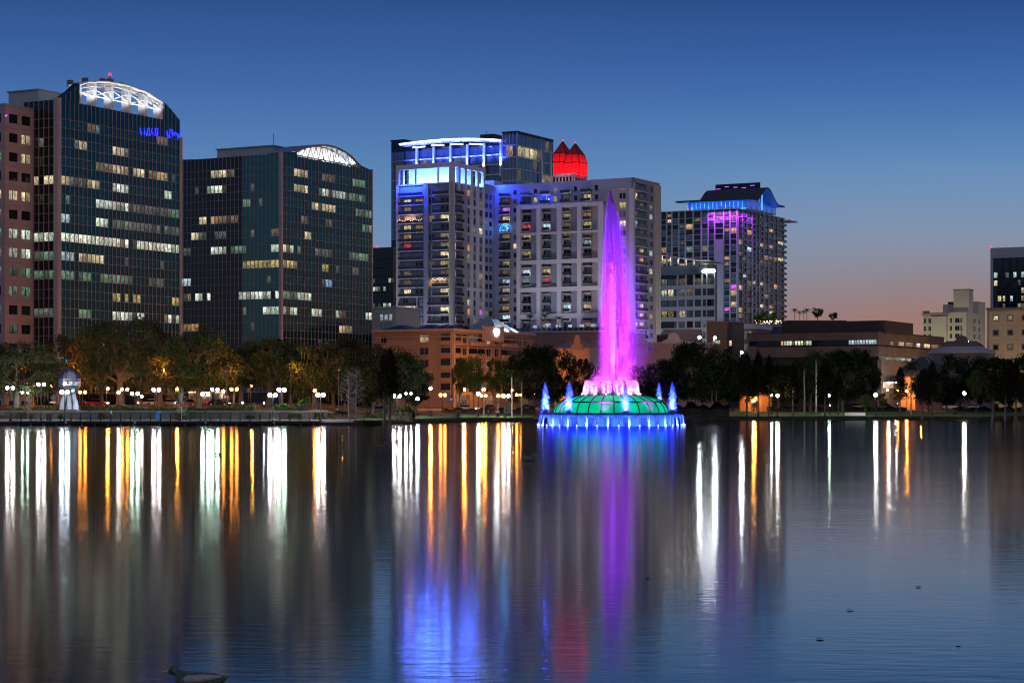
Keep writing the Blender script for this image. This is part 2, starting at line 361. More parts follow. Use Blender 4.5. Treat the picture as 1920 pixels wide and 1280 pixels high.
sheet('lawn', list(range(1355, 2000, 20)), [.6, 3, 8, 14, 24, 34], 'lawn_grass', .02, 'mown green lawn strip along the far bank under the park trees')
sheet('path', list(range(-200, 700, 20)), [5.9, 9, 15.5], 'pavement', .03, 'pale paved promenade behind the boardwalk railing')
sheet('path', list(range(640, 2000, 20)), [36, 39], 'pavement', .02, 'narrow paved walk behind the lakeside lawn')
sheet('road', [-1500, -600] + list(range(-200, 1000, 40)), [72, 80, 90], 'asphalt', .02, 'asphalt street behind the oaks with evening traffic')
sheet('road', list(range(960, 2300, 40)), [92, 100, 108], 'asphalt', .02, 'asphalt street with parked cars behind the park lawn')
# blades of grass on the nearest lawn edge
rng = np.random.default_rng(5)
def grass(pxa, pxb, o0, o1, n, label):
    px = rng.uniform(pxa, pxb, n); of = rng.uniform(o0, o1, n); c = np.array([[xw(a, shore(a)+b), shore(a)+b, gz(a, shore(a)+b)+.1] for a, b in zip(px, of)])
    me = quads('grass', c, np.zeros(n), .22, ['leaf_hedge'], 1.3, 2.0, rng); o = bpy.data.objects.new('grass', me); C.objects.link(o)
    tag(o, label, 'grass', kind='stuff')
grass(662, 1000, .3, 4, 5000, 'grass tufts on the bank edge before the lit lawn')
grass(1300, 1960, .2, 3, 7000, 'grass tufts along the far bank edge')

# ------------------------------------------------------------------ buildings
ROT = R(-28.5)
class B:
    """a building in the rotated street grid: origin at its near corner, body at x<0, y>0; front face y=0, side face x=0"""
    def __init__(s, name, label, cat, px, Y, zb=1.5, rot=ROT, group=None):
        s.Y = Y; s.X = xw(px, Y); s.zb = zb; s.c = math.cos(rot); s.s = math.sin(rot)
        s.root = tag(empty(name, (s.X, Y, zb), rot), label, cat, group)
    def lx(s, px, y=0.0):
        k = (px-CX)/F; return (k*s.Y + k*y*s.c - s.X + y*s.s)/(s.c - k*s.s)
    def ly(s, px, x=0.0):
        k = (px-CX)/F; return (k*s.Y + k*x*s.s - s.X - x*s.c)/(-s.s - k*s.c)
    def wy(s, x, y): return s.Y + x*s.s + y*s.c
    def lz(s, py, x=0.0, y=0.0): return H + (HY-py)*s.wy(x, y)/F - s.zb
    def proj(s, x, y, z):
        Yw = s.wy(x, y); return CX + F*(s.X + x*s.c - y*s.s)/Yw, HY - F*(z+s.zb-H)/Yw
    def box(s, name, x0, x1, y0, y1, z0, z1, mat, parent=None): return box(name, parent or s.root, x0, x1, y0, y1, z0, z1, mat)
    def on(s, name, face, u0, u1, z0, z1, d0, d1, mat, p=0.0, parent=None):
        """a slab on a face: 'side' (plane x=p) or 'front' (plane y=p), standing proud from d0 to d1"""
        if face == 'side': return box(name, parent or s.root, p+d0, p+d1, u0, u1, z0, z1, mat)
        return box(name, parent or s.root, u0, u1, p-d1, p-d0, z0, z1, mat)
def mbon(mb, face, u0, u1, z0, z1, d0, d1, mat, p=0.0):
    if face == 'side': mb.box(p+d0, p+d1, u0, u1, z0, z1, mat)
    else: mb.box(u0, u1, p-d1, p-d0, z0, z1, mat)
def panes(b, name, items, most=300, stuffname=None):
    """items (face,u0,u1,z0,z1,d0,d1,mat,plane): lit ones first as parts of their own, what is past the limit joined"""
    items = sorted(items, key=lambda q: (0 if q[7].startswith('lit') else 1, -(q[2]-q[1])*(q[4]-q[3])))
    for q in items[:most]: b.on(name, *q[:8], p=q[8])
    if len(items) > most:
        mb = MB()
        for q in items[most:]: mbon(mb, *q)
        mb.obj(stuffname or name, b.root, kind='stuff')
def inr(rects, px, py):
    for r_ in rects:
        if r_[0]-1.2 <= px <= r_[2]+1.2 and r_[1]-1.5 <= py <= r_[3]+1.5: return r_[4]
    return None
def zr(rects, ox, oy, s): return [(ox+a/s, oy+b_/s, ox+c/s, oy+d/s, m_) for a, b_, c, d, m_ in rects]
def curtain(b, face, u0, u1, nc, zs, rects, gv, gs, plane=0.0, dim=0.0, mull='mullion', reflectpx=None):
    """glass curtain wall: vision and spandrel panes between vertical mullions and transoms; zs: [(sill, head, next sill)]"""
    vis, spa = [], []
    du = (u1-u0)/nc
    for z0, zm, z1 in zs:
        for i in range(nc):
            a, c = u0+i*du+.07, u0+(i+1)*du-.07
            um = (a+c)/2
            px, py = b.proj(um if face == 'front' else plane, plane if face == 'front' else um, (z0+zm)/2)
            mt = inr(rects, px, py)
            if mt in ('lit_white', 'lit_cream', 'lit_yellow', 'lit_office') and random.random() < .16: mt = random.choice(['lit_dim', 'lit_dimwarm', gv])
            mt = mt or ('lit_dim' if random.random() < dim else (gv if reflectpx is None or px < reflectpx else 'reflection_glass'))
            vis.append((face, a, c, z0+.06, zm-.06, 0, .10, mt, plane))
            if z1 > zm: spa.append((face, a, c, zm+.06, z1-.06, 0, .12, gs if reflectpx is None or px < reflectpx else 'reflection_glass', plane))
    for i in range(nc+1):
        u = u0+i*du; b.on('mullion', face, u-.065, u+.065, zs[0][0], zs[-1][2], 0, .26, mull, plane)
    for z0, zm, z1 in zs:
        b.on('transom', face, u0, u1, z0-.05, z0+.05, 0, .22, mull, plane)
        if z1 > zm: b.on('transom', face, u0, u1, zm-.05, zm+.05, 0, .22, mull, plane)
    return vis, spa

# ---- tower 1: tall glass office tower with the lit arch
t1 = B('office_tower', 'tall dark glass office tower with a white lit arched roof truss', 'office building', 108, 437)
D1 = t1.ly(338); W1 = -t1.lx(62)
Zc = t1.lz(186)
r1 = zr([(695,470,750,545,'lit_dimwarm'),(585,600,625,665,'lit_dim'),(628,605,692,685,'lit_cream'),(910,655,1030,740,'lit_cream'),(770,780,890,860,'lit_dimwarm'),(910,800,1030,885,'lit_cream'),(1048,820,1145,895,'lit_cream'),
 (1185,845,1235,915,'lit_dimwarm'),(1243,855,1330,925,'lit_yellow'),(484,890,543,960,'lit_cream'),(545,900,690,975,'lit_dim'),(695,910,752,990,'lit_cream'),(770,920,798,995,'lit_cream'),(910,945,1030,1030,'lit_white'),(1310,1005,1375,1080,'lit_white'),
 (770,1072,890,1155,'lit_white'),(910,1090,1030,1175,'lit_white'),(1375,1155,1425,1225,'lit_green'),(1048,1110,1075,1170,'lit_dim'),(1100,1120,1350,1200,'lit_dim'),(1243,570,1340,650,'lit_dimwarm'),(284,885,438,970,'lit_cream'),(395,515,438,545,'lit_dim')], 0, 120, 4.2667)
r1 += zr([(475,145,605,225,'lit_office'),(620,160,750,245,'lit_office'),(765,175,890,255,'lit_office'),(910,190,1025,265,'lit_office'),(1045,205,1165,280,'lit_office'),(1180,225,1290,297,'lit_office'),(1310,240,1425,312,'lit_office'),
 (480,300,570,370,'lit_cool'),(622,310,750,395,'lit_cream'),(765,320,835,398,'lit_cream'),(480,450,585,495,'lit_green'),(628,465,722,530,'lit_green'),(798,480,890,545,'lit_green'),(910,490,1035,555,'lit_green'),(775,30,865,105,'lit_white'),
 (910,45,1030,130,'lit_green'),(1050,70,1165,135,'lit_dim'),(1180,85,1275,150,'lit_dim'),(1310,100,1425,165,'lit_dim'),(910,635,1025,705,'lit_yellow'),(1048,640,1110,710,'lit_yellow'),(1180,515,1290,575,'lit_dim'),(1375,665,1425,735,'lit_yellow'),
 (628,760,725,820,'lit_green'),(910,775,1140,855,'lit_white'),(1310,805,1425,875,'lit_white'),(480,0,550,55,'lit_cool'),(280,140,438,225,'lit_office'),(280,290,438,370,'lit_green'),(280,450,438,530,'lit_green'),(285,745,435,820,'lit_dim')], 0, 400, 4.2667)
WX = -t1.lx(46)
t1.box('core', -WX, -.02, .02, D1-.02, 0, Zc-.1, 'dark_glass')
fh = 35.6*437/F
zt = t1.lz(202.5)
zs = []
z = zt - fh
while z > 2: zs.insert(0, (z, z + fh*.47, z + fh)); z -= fh
zs[-1] = (zs[-1][0], zs[-1][1], Zc)
zs = [(a, b_, c) for a, b_, c in zs]
v1, s1 = curtain(t1, 'side', .9, D1-.6, 29, zs, r1, 'tower_glass', 'tower_spandrel', dim=.03)
v2, s2 = curtain(t1, 'front', -WX, -.9, 6, zs, r1, 'dark_glass', 'dark_glass', dim=.05)
panes(t1, 'window_pane', v1+v2, 300); panes(t1, 'spandrel_pane', s1+s2, 300)
t1.box('corner_column', -.85, .35, -.35, .85, 0, Zc+.3, 'column')
t1.box('corner_column', -.5, .4, D1-.55, D1+.35, 0, t1.lz(258, 0, D1), 'column')
# stepped glass shoulders either side of the arch
def arch_z(y): # parapet line of the arch on the side face
    px, _ = t1.proj(0, y, 0)
    pts = [(112,184),(130,172),(147,156),(165,151.5),(185,150.5),(205,151.5),(225,154.5),(250,161),(275,171),(297,185),(306,191),(318,203),(338,228)]
    for (a, ya), (c, yc) in zip(pts, pts[1:]):
        if px <= c: return t1.lz(ya+(yc-ya)*max(0, px-a)/(c-a), 0, y)
    return t1.lz(228, 0, y)
ya, yb = t1.ly(147), t1.ly(306)
for nm, s0, s1_ in (('shoulder', .9, ya), ('shoulder', yb, D1-.6)):
    mb = MB(); ys = [s0+(s1_-s0)*i/4 for i in range(5)]
    mb.prism([(s0, Zc-.2)] + [(y, max(Zc-.1, arch_z(y))) for y in ys] + [(s1_, Zc-.2)], -1.5, .15, 'tower_spandrel', axis='x'); mb.obj(nm, t1.root)
    for i in range(5):
        y = ys[i]; t1.box('mullion', .15, .32, y-.06, y+.06, Zc, max(Zc+.2, arch_z(y)), 'mullion')
mb = MB()
for xo in (0.0, -3.2):
    mb.tube([(xo, ya+(yb-ya)*i/20, arch_z(ya+(yb-ya)*i/20)-.35) for i in range(21)], .30, 'white_paint', 6)
    mb.tube([(xo, ya+(yb-ya)*i/20, arch_z(ya+(yb-ya)*i/20)-1.3) for i in range(21)], .13, 'white_paint', 6)
mb.obj('arch', t1.root)
zbase = lambda y: Zc - .3
for i in range(6):
    px = (150, 178, 210, 243, 274, 302)[i]; y = t1.ly(px)
    t1.box('pylon', -2.0, .1, y-.42, y+.42, zbase(y), arch_z(y)-.4, 'white_paint')
    t1.box('fin', -3.4, -2.2, y-.4, y+.4, arch_z(y)-.1, arch_z(y)+.75, 'tan_dark')
for i in range(5):
    p0, p1 = (150, 178, 210, 243, 274)[i], (178, 210, 243, 274, 302)[i]
    y0, y1 = t1.ly(p0), t1.ly(p1); mb = MB()
    zb_ = Zc + 2.2
    for xo in (-.1,):
        mb.tube([(xo, y0, zb_), (xo, y1, arch_z(y1)-2)], .13, 'white_paint', 5); mb.tube([(xo, y1, zb_), (xo, y0, arch_z(y0)-2)], .13, 'white_paint', 5)
        mb.tube([(xo, y0, zb_), (xo, y1, zb_)], .15, 'white_paint', 5)
    mb.obj('brace', t1.root)
    for xo, pw in ((1.6, 700), (-6.0, 450)):
        spot('floodlight', t1.root, (xo, (y0+y1)/2, Zc+.5), (-1.6, (y0+y1)/2, Zc+7), (.90, .96, 1), pw*1.5, 125, .6, .3)
mb = MB(); n = 20
mb.prism([(ya+(yb-ya)*i/n, arch_z(ya+(yb-ya)*i/n)-.1) for i in range(n+1)] + [(ya+(yb-ya)*i/n, arch_z(ya+(yb-ya)*i/n)-.22) for i in range(n, -1, -1)], -3.6, -.4, 'white_paint', axis='x'); mb.obj('arch_canopy', t1.root)
yb_ = t1.ly(206, -1.5)
t1.box('beacon_mast', -1.6, -1.4, yb_-.06, yb_+.06, arch_z(yb_), t1.lz(143, -1.5, yb_), 'steel_dark'); t1.box('beacon_box', -2, -1, yb_-.7, yb_+.7, arch_z(yb_)-.1, arch_z(yb_)+.7, 'brick')
mb = MB(); mb.ball((-1.5, yb_, t1.lz(140, -1.5, yb_)), .35, 'beacon'); mb.obj('beacon', t1.root)
x0, x1 = t1.lx(16, 14), t1.lx(72, 14)
t1.box('plant_room', x0, x1, 14, 27, Zc-1, t1.lz(169, x1, 14), 'sage')
t1.box('plant_room_roof', x0-.3, x1+.3, 13.7, 27.3, t1.lz(169, x1, 14), t1.lz(169, x1, 14)+.3, 'roof_metal')
# glowing blue strokes standing in for a sign reflected in the glass
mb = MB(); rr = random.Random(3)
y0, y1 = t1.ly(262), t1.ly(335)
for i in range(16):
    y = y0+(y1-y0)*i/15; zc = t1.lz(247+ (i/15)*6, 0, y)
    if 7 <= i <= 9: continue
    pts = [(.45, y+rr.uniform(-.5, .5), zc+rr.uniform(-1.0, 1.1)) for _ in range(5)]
    mb.tube(pts, .09, 'reflection_blue', 4)
mb.obj('glowing_strokes', t1.root)
# ---- pink stone annex at its foot side
xi = t1.lx(63)
cxw, cyw = t1.X + xi*t1.c, t1.Y + xi*t1.s
dirx, diry = -t1.s, t1.c                      # street-grid +y in the world
k = (9-CX)/F; tt = (k*cyw-cxw)/(-dirx + k*diry)
Yp = cyw - tt*diry
pk = B('office_building', 'pink stone office block with paired square windows beside the arched tower', 'office building', 9, Yp)
Dp = pk.ly(63.4); Wp = 26; Zp = pk.lz(197)
pk.box('core', -Wp, -.5, .5, Dp-.02, 0, Zp-.4, 'dark_glass')
st = ['dd','dc','dc','dd','cc','dd','ww','ww','gg','gg','dd','gd','dd','dd','dd']
lm = {'d': 'dark_glass', 'c': 'lit_cream', 'w': 'lit_white', 'g': 'lit_green'}
cols = [(17, 34), (40.5, 58)]
zw0 = pk.lz(215.5, 0, Dp*.4)
ue = [(pk.ly(a), pk.ly(c)) for a, c in cols]
edges = [0] + [e for u in ue for e in u] + [Dp]
for i in range(0, len(edges), 2): pk.on('pier', 'side', edges[i], edges[i+1], 0, Zp, -.5, 0, 'pink_stone')
fpx = [(-40, -26), (-14, 2)]
fu = [(pk.lx(a), pk.lx(c)) for a, c in fpx]; fedge = [-Wp] + [e for u in fu for e in u] + [-.5]
for i in range(0, len(fedge), 2): pk.on('pier', 'front', fedge[i], fedge[i+1], 0, Zp, -.5, 0, 'pink_stone')
for f in range(15):
    zh = zw0 - f*fh; zl = zh - fh*.48; zn = zh - fh
    if zl < 0: break
    for j, (a, c) in enumerate(ue):
        mt = lm[st[f][j]]
        pk.on('window', 'side', a, (a+c)/2-.08, zl, zh, -.42, -.3, mt); pk.on('window', 'side', (a+c)/2+.08, c, zl, zh, -.42, -.3, mt if mt != 'lit_green' or j else 'lit_dim')
        pk.on('window_post', 'side', (a+c)/2-.08, (a+c)/2+.08, zl, zh, -.42, -.2, 'steel_dark')
        pk.on('spandrel', 'side', a, c, max(0, zn), zl, -.45, -.012, 'pink_stone')
    for a, c in fu:
        pk.on('window', 'front', a, c, zl, zh, -.42, -.3, random.choice(['dark_glass', 'lit_cream', 'lit_green'])); pk.on('spandrel', 'front', a, c, max(0, zn), zl, -.45, -.012, 'pink_stone')
    pk.on('stone_joint', 'side', 0, Dp, zn+fh*.25, zn+fh*.25+.06, -.01, .012, 'brick')
for face, us in (('side', ue), ('front', fu)):
    for a, c in us: pk.on('spandrel', face, a, c, zw0, Zp, -.45, -.012, 'pink_stone')
pk.box('coping', -Wp, .15, -.15, Dp, Zp, Zp+.35, 'roof_metal')
mb = MB(); mb.tube([(.3, pk.ly(8.7), pk.lz(218)), (.3, .3, pk.lz(216))], .15, 'led_violet', 5); mb.obj('neon_tube', pk.root)

# ---- tower 2: glass office block with the low lit arch
t2 = B('office_tower', 'wide glass office block with a shallow white lit truss arch on its roof', 'office building', 527, 534)
W2 = -t2.lx(330); D2 = t2.ly(697); Z2 = t2.lz(287.5)
r2 = zr([(205,225,280,268,'lit_cream'),(290,240,335,265,'lit_dimwarm'),(185,315,282,360,'lit_white'),(675,222,745,265,'lit_cream'),(840,250,905,298,'lit_dimwarm'),(1000,275,1070,325,'lit_green'),(675,310,745,355,'lit_cream'),(820,330,975,390,'lit_white'),
 (980,360,1070,410,'lit_green'),(782,415,832,460,'lit_cream'),(838,425,908,472,'lit_cream'),(1018,450,1120,502,'lit_green'),(128,500,180,543,'lit_cream'),(200,495,282,540,'lit_warm'),(295,490,360,535,'lit_dimwarm'),(705,490,740,535,'lit_dimwarm'),
 (850,515,890,555,'lit_dimwarm'),(1070,545,1120,585,'lit_green'),(82,590,130,635,'lit_cream'),(130,590,178,640,'lit_dim'),(230,590,280,620,'lit_dim'),(727,585,763,628,'lit_cream'),(205,670,278,718,'lit_white'),(310,668,382,712,'lit_green'),
 (545,658,670,705,'lit_white'),(800,680,895,730,'lit_dim'),(985,700,1085,755,'lit_green'),(36,690,75,720,'lit_dim'),(395,752,600,795,'lit_yellow'),(612,752,682,798,'lit_yellow'),(840,788,857,818,'lit_yellow'),(1000,795,1045,830,'lit_dim'),
 (36,862,75,905,'lit_cool'),(36,950,75,985,'lit_dimwarm'),(105,945,205,990,'lit_white'),(335,940,600,980,'lit_white'),(612,935,680,980,'lit_green'),(690,938,760,985,'lit_white'),(430,980,530,1012,'lit_green'),(495,1030,595,1065,'lit_white'),
 (615,1030,685,1068,'lit_white'),(765,1035,835,1075,'lit_white'),(910,1048,965,1085,'lit_white'),(1055,1055,1115,1098,'lit_white'),(36,1128,128,1165,'lit_warm'),(930,1132,1000,1175,'lit_cream'),(850,880,880,900,'lit_blue'),
 (390,390,420,440,'lit_green'),(545,560,595,610,'lit_dimwarm')], 330, 240, 3.0488)
t2.box('core', -W2, -.02, .02, D2-.02, 0, Z2-.1, 'dark_glass')
fh2 = 29.2*534/F; zs = []; z = Z2 - 24*534/F - fh2*.5
while z > 2: zs.insert(0, (z, z+fh2*.5, z+fh2)); z -= fh2
zs[-1] = (zs[-1][0], zs[-1][1], Z2)
va, sa = curtain(t2, 'side', .5, D2-.3, 26, zs, r2, 'tower_glass', 'tower_spandrel', dim=.03)
vb, sb = curtain(t2, 'front', -W2, -.5, 26, zs, r2, 'dark_glass', 'dark_glass', dim=.05, reflectpx=455)  # teal panes put a reflection into the glass colour
panes(t2, 'window_pane', va+vb, 300); panes(t2, 'spandrel_pane', sa+sb, 300)
t2.box('corner_column', -.55, .3, -.3, .55, 0, Z2+.3, 'column'); t2.box('corner_column', -.3, .3, D2-.3, D2+.2, 0, Z2+.2, 'column')
pts2 = [(556, 286), (565, 281), (580, 276), (597, 273), (612, 273), (628, 276.5), (645, 284), (660, 295), (674, 311)]
def arch2(y):
    px, _ = t2.proj(.3, y, 0)
    for (a, a_), (c, c_) in zip(pts2, pts2[1:]):
        if px <= c: return t2.lz(a_+(c_-a_)*max(0, px-a)/(c-a), .3, y)
    return t2.lz(311, .3, y)
ya, yb = t2.ly(556), t2.ly(674); n = 24; ys = [ya+(yb-ya)*i/n for i in range(n+1)]
mb = MB(); mb.prism([(ys[0], Z2)] + [(y, max(Z2+.05, arch2(y)-.2)) for y in ys] + [(ys[-1], Z2)], -3.0, -2.6, 'white_paint', axis='x'); mb.obj('arch_panel', t2.root)
mb = MB(); mb.tube([(.15, y, arch2(y)) for y in ys], .22, 'mullion', 6); mb.tube([(.15, ya, Z2+.2), (.15, yb, Z2+.2)], .2, 'mullion', 6)
for q in range(12):
    a, c, e = [ya+(yb-ya)*(q+f_)/12 for f_ in (0, .5, 1)]
    mb.tube([(.15, a, Z2+.2), (.15, c, arch2(c)), (.15, e, Z2+.2)], .10, 'mullion', 4)
mb.obj('roof_truss', t2.root)
mb = MB(); mb.prism([(y, arch2(y)+.3) for y in ys] + [(y, arch2(y)+.15) for y in reversed(ys)], -9, .5, 'roof_metal', axis='x'); mb.obj('arch_roof', t2.root)
for i in range(6): spot('floodlight', t2.root, (-.4, ya+(yb-ya)*(i+.5)/6, Z2+.3), (-2.6, ya+(yb-ya)*(i+.5)/6, Z2+2.4), (.92, .96, 1), 900, 140, .6, .25)
mb = MB(); mb.prism([(ya-3, Z2-.1), (ya, Z2+1.2), (ya, Z2-.1)], -9, .1, 'tower_spandrel', axis='x'); mb.prism([(yb, Z2-.1), (yb, Z2+.8), (D2, Z2-.1)], -9, .1, 'tower_spandrel', axis='x'); mb.obj('parapet', t2.root)
x0, x1 = t2.lx(407, 12), t2.lx(512, 12)
t2.box('plant_room', x0, x1, 12, 26, Z2-1, t2.lz(274, x1, 12), 'sage'); t2.box('plant_room_roof', x0-.3, x1+.3, 11.7, 26.3, t2.lz(274, x1, 12), t2.lz(274, x1, 12)+.3, 'roof_metal')
mb = MB(); mb.tube([(x1-.5, 13, Z2), (x1-.5, 13, t2.lz(250, x1, 13))], .08, 'steel_dark', 5); mb.obj('antenna', t2.root)
mb = MB(); mb.prism([(t2.lx(342, 6)-10, Z2-.2), (t2.lx(342, 6)-5, Z2+1.2), (t2.lx(360, 6), Z2+1.0), (t2.lx(395, 6), Z2-.2)], 6, 14, 'roof_metal', axis='y'); mb.obj('rear_roof', t2.root)

# ---- small dark block glimpsed between tower 2 and the apartments
dk = B('office_building', 'low black glass block in the gap beside the white apartments', 'office building', 737, 760)
dk.box('core', -30, 0, 0, 25, 0, dk.lz(463), 'dark_glass')
for f in range(9):
    zf = dk.lz(475+f*15.5)
    for i in range(8):
        px = 699+i*5; a, c = dk.lx(px), dk.lx(px+4)
        dk.on('window', 'front', a, c, zf-1.6, zf, 0, .1, random.choice(['dark_glass']*3+['lit_green', 'lit_white', 'lit_dim']) if f in (3, 4, 6, 7) else 'dark_glass')
    dk.on('floor_band', 'front', -30, 0, zf-2.4, zf-1.9, 0, .2, 'steel_dark')
mb = MB(); mb.ball((dk.lx(706), .5, dk.lz(461)), .4, 'beacon'); mb.obj('beacon', dk.root)
# ------------------------------------------------------------------ white apartment block
def pick(p_, extra=()):
    r_ = random.random(); p_ *= 1.5
    if r_ < p_: return random.choice(list(extra)) if extra and random.random() < .10 else random.choice(['lit_cream', 'lit_cream', 'lit_warm', 'lit_dimwarm', 'lit_dimwarm', 'lit_cool', 'lit_yellow'])
    return 'apt_glass' if r_ < .75 else 'dark_glass'
def balcony(b, face, u0, u1, z, dep, p, d0=0.0, parent=None, rail='rail_glass', slab='slab'):
    """a balcony: pale slab with its rail as a sub-part"""
    s_ = b.on('balcony', face, u0, u1, z-.22, z, d0, d0+dep, slab, p)
    b.on('railing', face, u0+.05, u1-.05, z+.08, z+1.05, d0+dep-.09, d0+dep-.03, rail, p, parent=s_)
    return s_
def window(b, face, u0, u1, z0, z1, mat, p, d=-.0, frame='slab'):
    """window pane with a mid post and head as sub-parts"""
    w_ = b.on('window', face, u0, u1, z0, z1, d, d+.06, mat, p)
    um = (u0+u1)/2
    b.on('window_post', face, um-.05, um+.05, z0, z1, d, d+.12, frame, p, parent=w_)
    return w_
ap = B('apartment_building', 'white apartment block with stacked balconies and a blue lit rooftop terrace', 'apartment building', 850, 660)
Wa = -ap.lx(742.6); Da = ap.ly(909.5)
Za = ap.lz(303.4); fl = 17.35*660/F
zf0 = ap.lz(367.5, ap.lx(770), 0)             # floor of the first balcony row
floors = [zf0 - fl*i for i in range(20)]; floors = [f for f in floors if f > 3]
zroof = ap.lz(340)
ap.box('core', -Wa+.3, -1.2, 1.2, Da+4, 0, zroof-.5, 'apt_blue')
# front face piers
def F_(px): return ap.lx(px)
def S_(px): return ap.ly(px)
for a, c, mt in ((742.6, 747, 'apt_white'), (794, 802, 'apt_blue'), (841.5, 850, 'apt_white')):
    ap.on('pier', 'front', F_(a), F_(c), 0, Za if mt == 'apt_white' else zroof, -1.2, 0, mt)
ap.on('wall', 'front', F_(747), F_(841.5), zroof-8.2+3.1, zroof, -1.2, -.9, 'apt_blue')
# terrace frame and its lit openings
ap.on('terrace_beam', 'front', F_(747), F_(841.5), Za-1.6, Za, -1.0, 0, 'apt_white')
ap.on('terrace_beam', 'side', 1.0, S_(909.5), Za-1.5, Za, -1.0, 0, 'apt_white')
ap.on('terrace_beam', 'side', S_(909.5)-1, S_(909.5), 0, Za-1.5, -1.0, 0, 'apt_white')
for px in (752, 762.5, 777, 819): ap.box('terrace_post', F_(px)-.35, F_(px)+.35, .8, 1.6, zroof, Za-1.6, 'white_paint')
ap.box('terrace_wall', F_(750), F_(838), 6.0, 6.4, zroof, Za-.4, 'white_paint')
ap.box('terrace_wall', -5.4, -5.0, 6.4, S_(909)-1, zroof, Za-.4, 'white_paint')
ap.box('terrace_floor', -Wa+.3, -.3, .3, Da, zroof-.5, zroof-.02, 'slab')
for i in range(5): point('terrace_light', ap.root, (F_(756+i*18), 3.2, zroof+.5), (.045, .13, 1), 7500, 1.0)
for i in range(4): point('terrace_light', ap.root, (-2.6, 4+i*5, zroof+.5), (.045, .13, 1), 6800, 1.0)
for i in range(5): spot('terrace_light', ap.root, (F_(752+i*10), -1.6, zroof+.7), (F_(752+i*10), .9, zroof-6), (.01, .03, 1), 8000, 120)
for j, (a, c) in enumerate(((852, 860), (864, 872), (875.5, 883), (887, 895), (898.5, 906))):
    if j < 4: ap.on('terrace_post', 'side', S_(c), S_((864, 875.5, 887, 898.5)[j]), zroof-3, Za-1.5, -.8, 0, 'apt_white')
# side face walls
cols = [(852.5, 868, 'b'), (876, 882.5, 'w'), (887.5, 894, 'w'), (899, 906, 'w')]
ap.on('pier', 'side', .0, S_(852.5), 0, zroof, -1.2, 0, 'apt_white')
for a, c in ((868, 876), (882.5, 887.5), (894, 899), (906, 909.5)): ap.on('pier', 'side', S_(a), S_(c) if c < 909 else Da, 0, zroof-.1, -1.2, -.003, 'apt_tan' if a == 868 else 'apt_white')
lit_rows = {0: 'lit_warm', 1: 'lit_cream', 3: 'lit_warm', 4: 'lit_cream', 6: 'lit_red', 13: 'lit_warm'}
for i, z in enumerate(floors):
    lower = i >= 12
    # left balcony stack
    a, c = (747.3, 794) if not lower else (747.3, 780)
    ap_p = 0.0
    balcony(ap, 'front', F_(a), F_(c), z, 1.7, 0, -1.2)
    q = F_(c)-F_(a)
    mt = lit_rows.get(i, None)
    window(ap, 'front', F_(a)+q*.16, F_(a)+q*.42, z+.05, z+2.35, mt or pick(.25), 1.2, 0)
    window(ap, 'front', F_(a)+q*.62, F_(a)+q*.90, z+.05, z+2.35, mt if mt and random.random() < .4 else pick(.12), 1.2, 0)
    if lower: ap.on('pier', 'front', F_(780), F_(782.5), z-.3, z+fl-.3, -1.2, -.02, 'apt_blue'); window(ap, 'front', F_(783), F_(793.5), z+.2, z+2.3, pick(.1), 1.2, .6)
    # right balcony stack
    a = 802 if not lower else 797.5
    window(ap, 'front', F_(802.5), F_(812), z+.2, z+2.3, pick(.12, ('lit_violet',)), 1.2, 0.3)
    balcony(ap, 'front', F_(811 if not lower else 802), F_(841.5), z, 1.7, 0, -1.2)
    window(ap, 'front', F_(823), F_(840), z+.05, z+2.35, pick(.55), 1.2, 0)
    # side balconies and windows
    balcony(ap, 'side', S_(852.6), S_(867.5), z, 1.9, 0, -1.2)
    window(ap, 'side', S_(853.5), S_(860), z+.05, z+2.35, pick(.45), -1.2, 0)
    for a, c, k_ in cols[1:]:
        window(ap, 'side', S_(a), S_(c), z+.1, z+2.1, pick(.16, ('lit_violet',)), -.6, 0)
        if i % 3 != 2: ap.on('spandrel', 'side', S_(a), S_(c), z+2.1, z+fl+.1, -.8, -.45, 'apt_grey')
        else: ap.on('spandrel', 'side', S_(a), S_(c), z+2.1, z+fl+.1, -.8, -.05, 'apt_white')
# strings of warm bulbs on two balconies
for i, a, c in ((3, 748, 793), (13, 748, 779), (10, 812, 838)):
    if i < len(floors):
        mb = MB(); z = floors[i]+(1.0 if i == 3 else 2.3)
        for q in range(16): mb.ball((F_(a+(c-a)*q/15), -.75, z+.25*math.sin(q*1.3)), .07, 'string_light', 5, 3)
        mb.obj('string_lights', ap.root); point('string_glow', ap.root, (F_((a+c)/2), -.2, z+.4), (1, .55, .25), 150, .3)
# link wall and long main wing behind
yl = Da; ylk = ap.ly(926.5)
xm0 = ap.lx(926.5, ylk); xm1 = ap.lx(1188, ylk); Dm = ap.ly(1237, xm1) - ylk
Zm = ap.lz(340, ap.lx(1060, ylk), ylk)
ap.on('wall', 'side', Da-.5, ylk+.5, 0, Zm, -2.0, -.3, 'apt_blue')
for i, z in enumerate(floors):
    for a, c in ((911, 916), (919, 923.5)):
        ap.on('window', 'side', ap.ly(a), ap.ly(c), z+.2, z+1.9, -.3, -.25, pick(.15, ('lit_red',)))
ap.box('main_wing', xm0-3, xm1-.8, ylk+.8, ylk+Dm, 0, Zm-.2, 'apt_blue')
M = lambda px: ap.lx(px, ylk)
ap.on('parapet', 'front', xm0-3, xm1, Zm-3.4, Zm, -.8, 0, 'apt_grey', ylk); ap.on('parapet', 'side', ylk, ylk+Dm, Zm-1.6, Zm, -.8, 0, 'apt_tan', xm1)
fm = [ap.lz(366, M(1000), ylk) - fl*i for i in range(20)]; fm = [z for z in fm if z > 3]
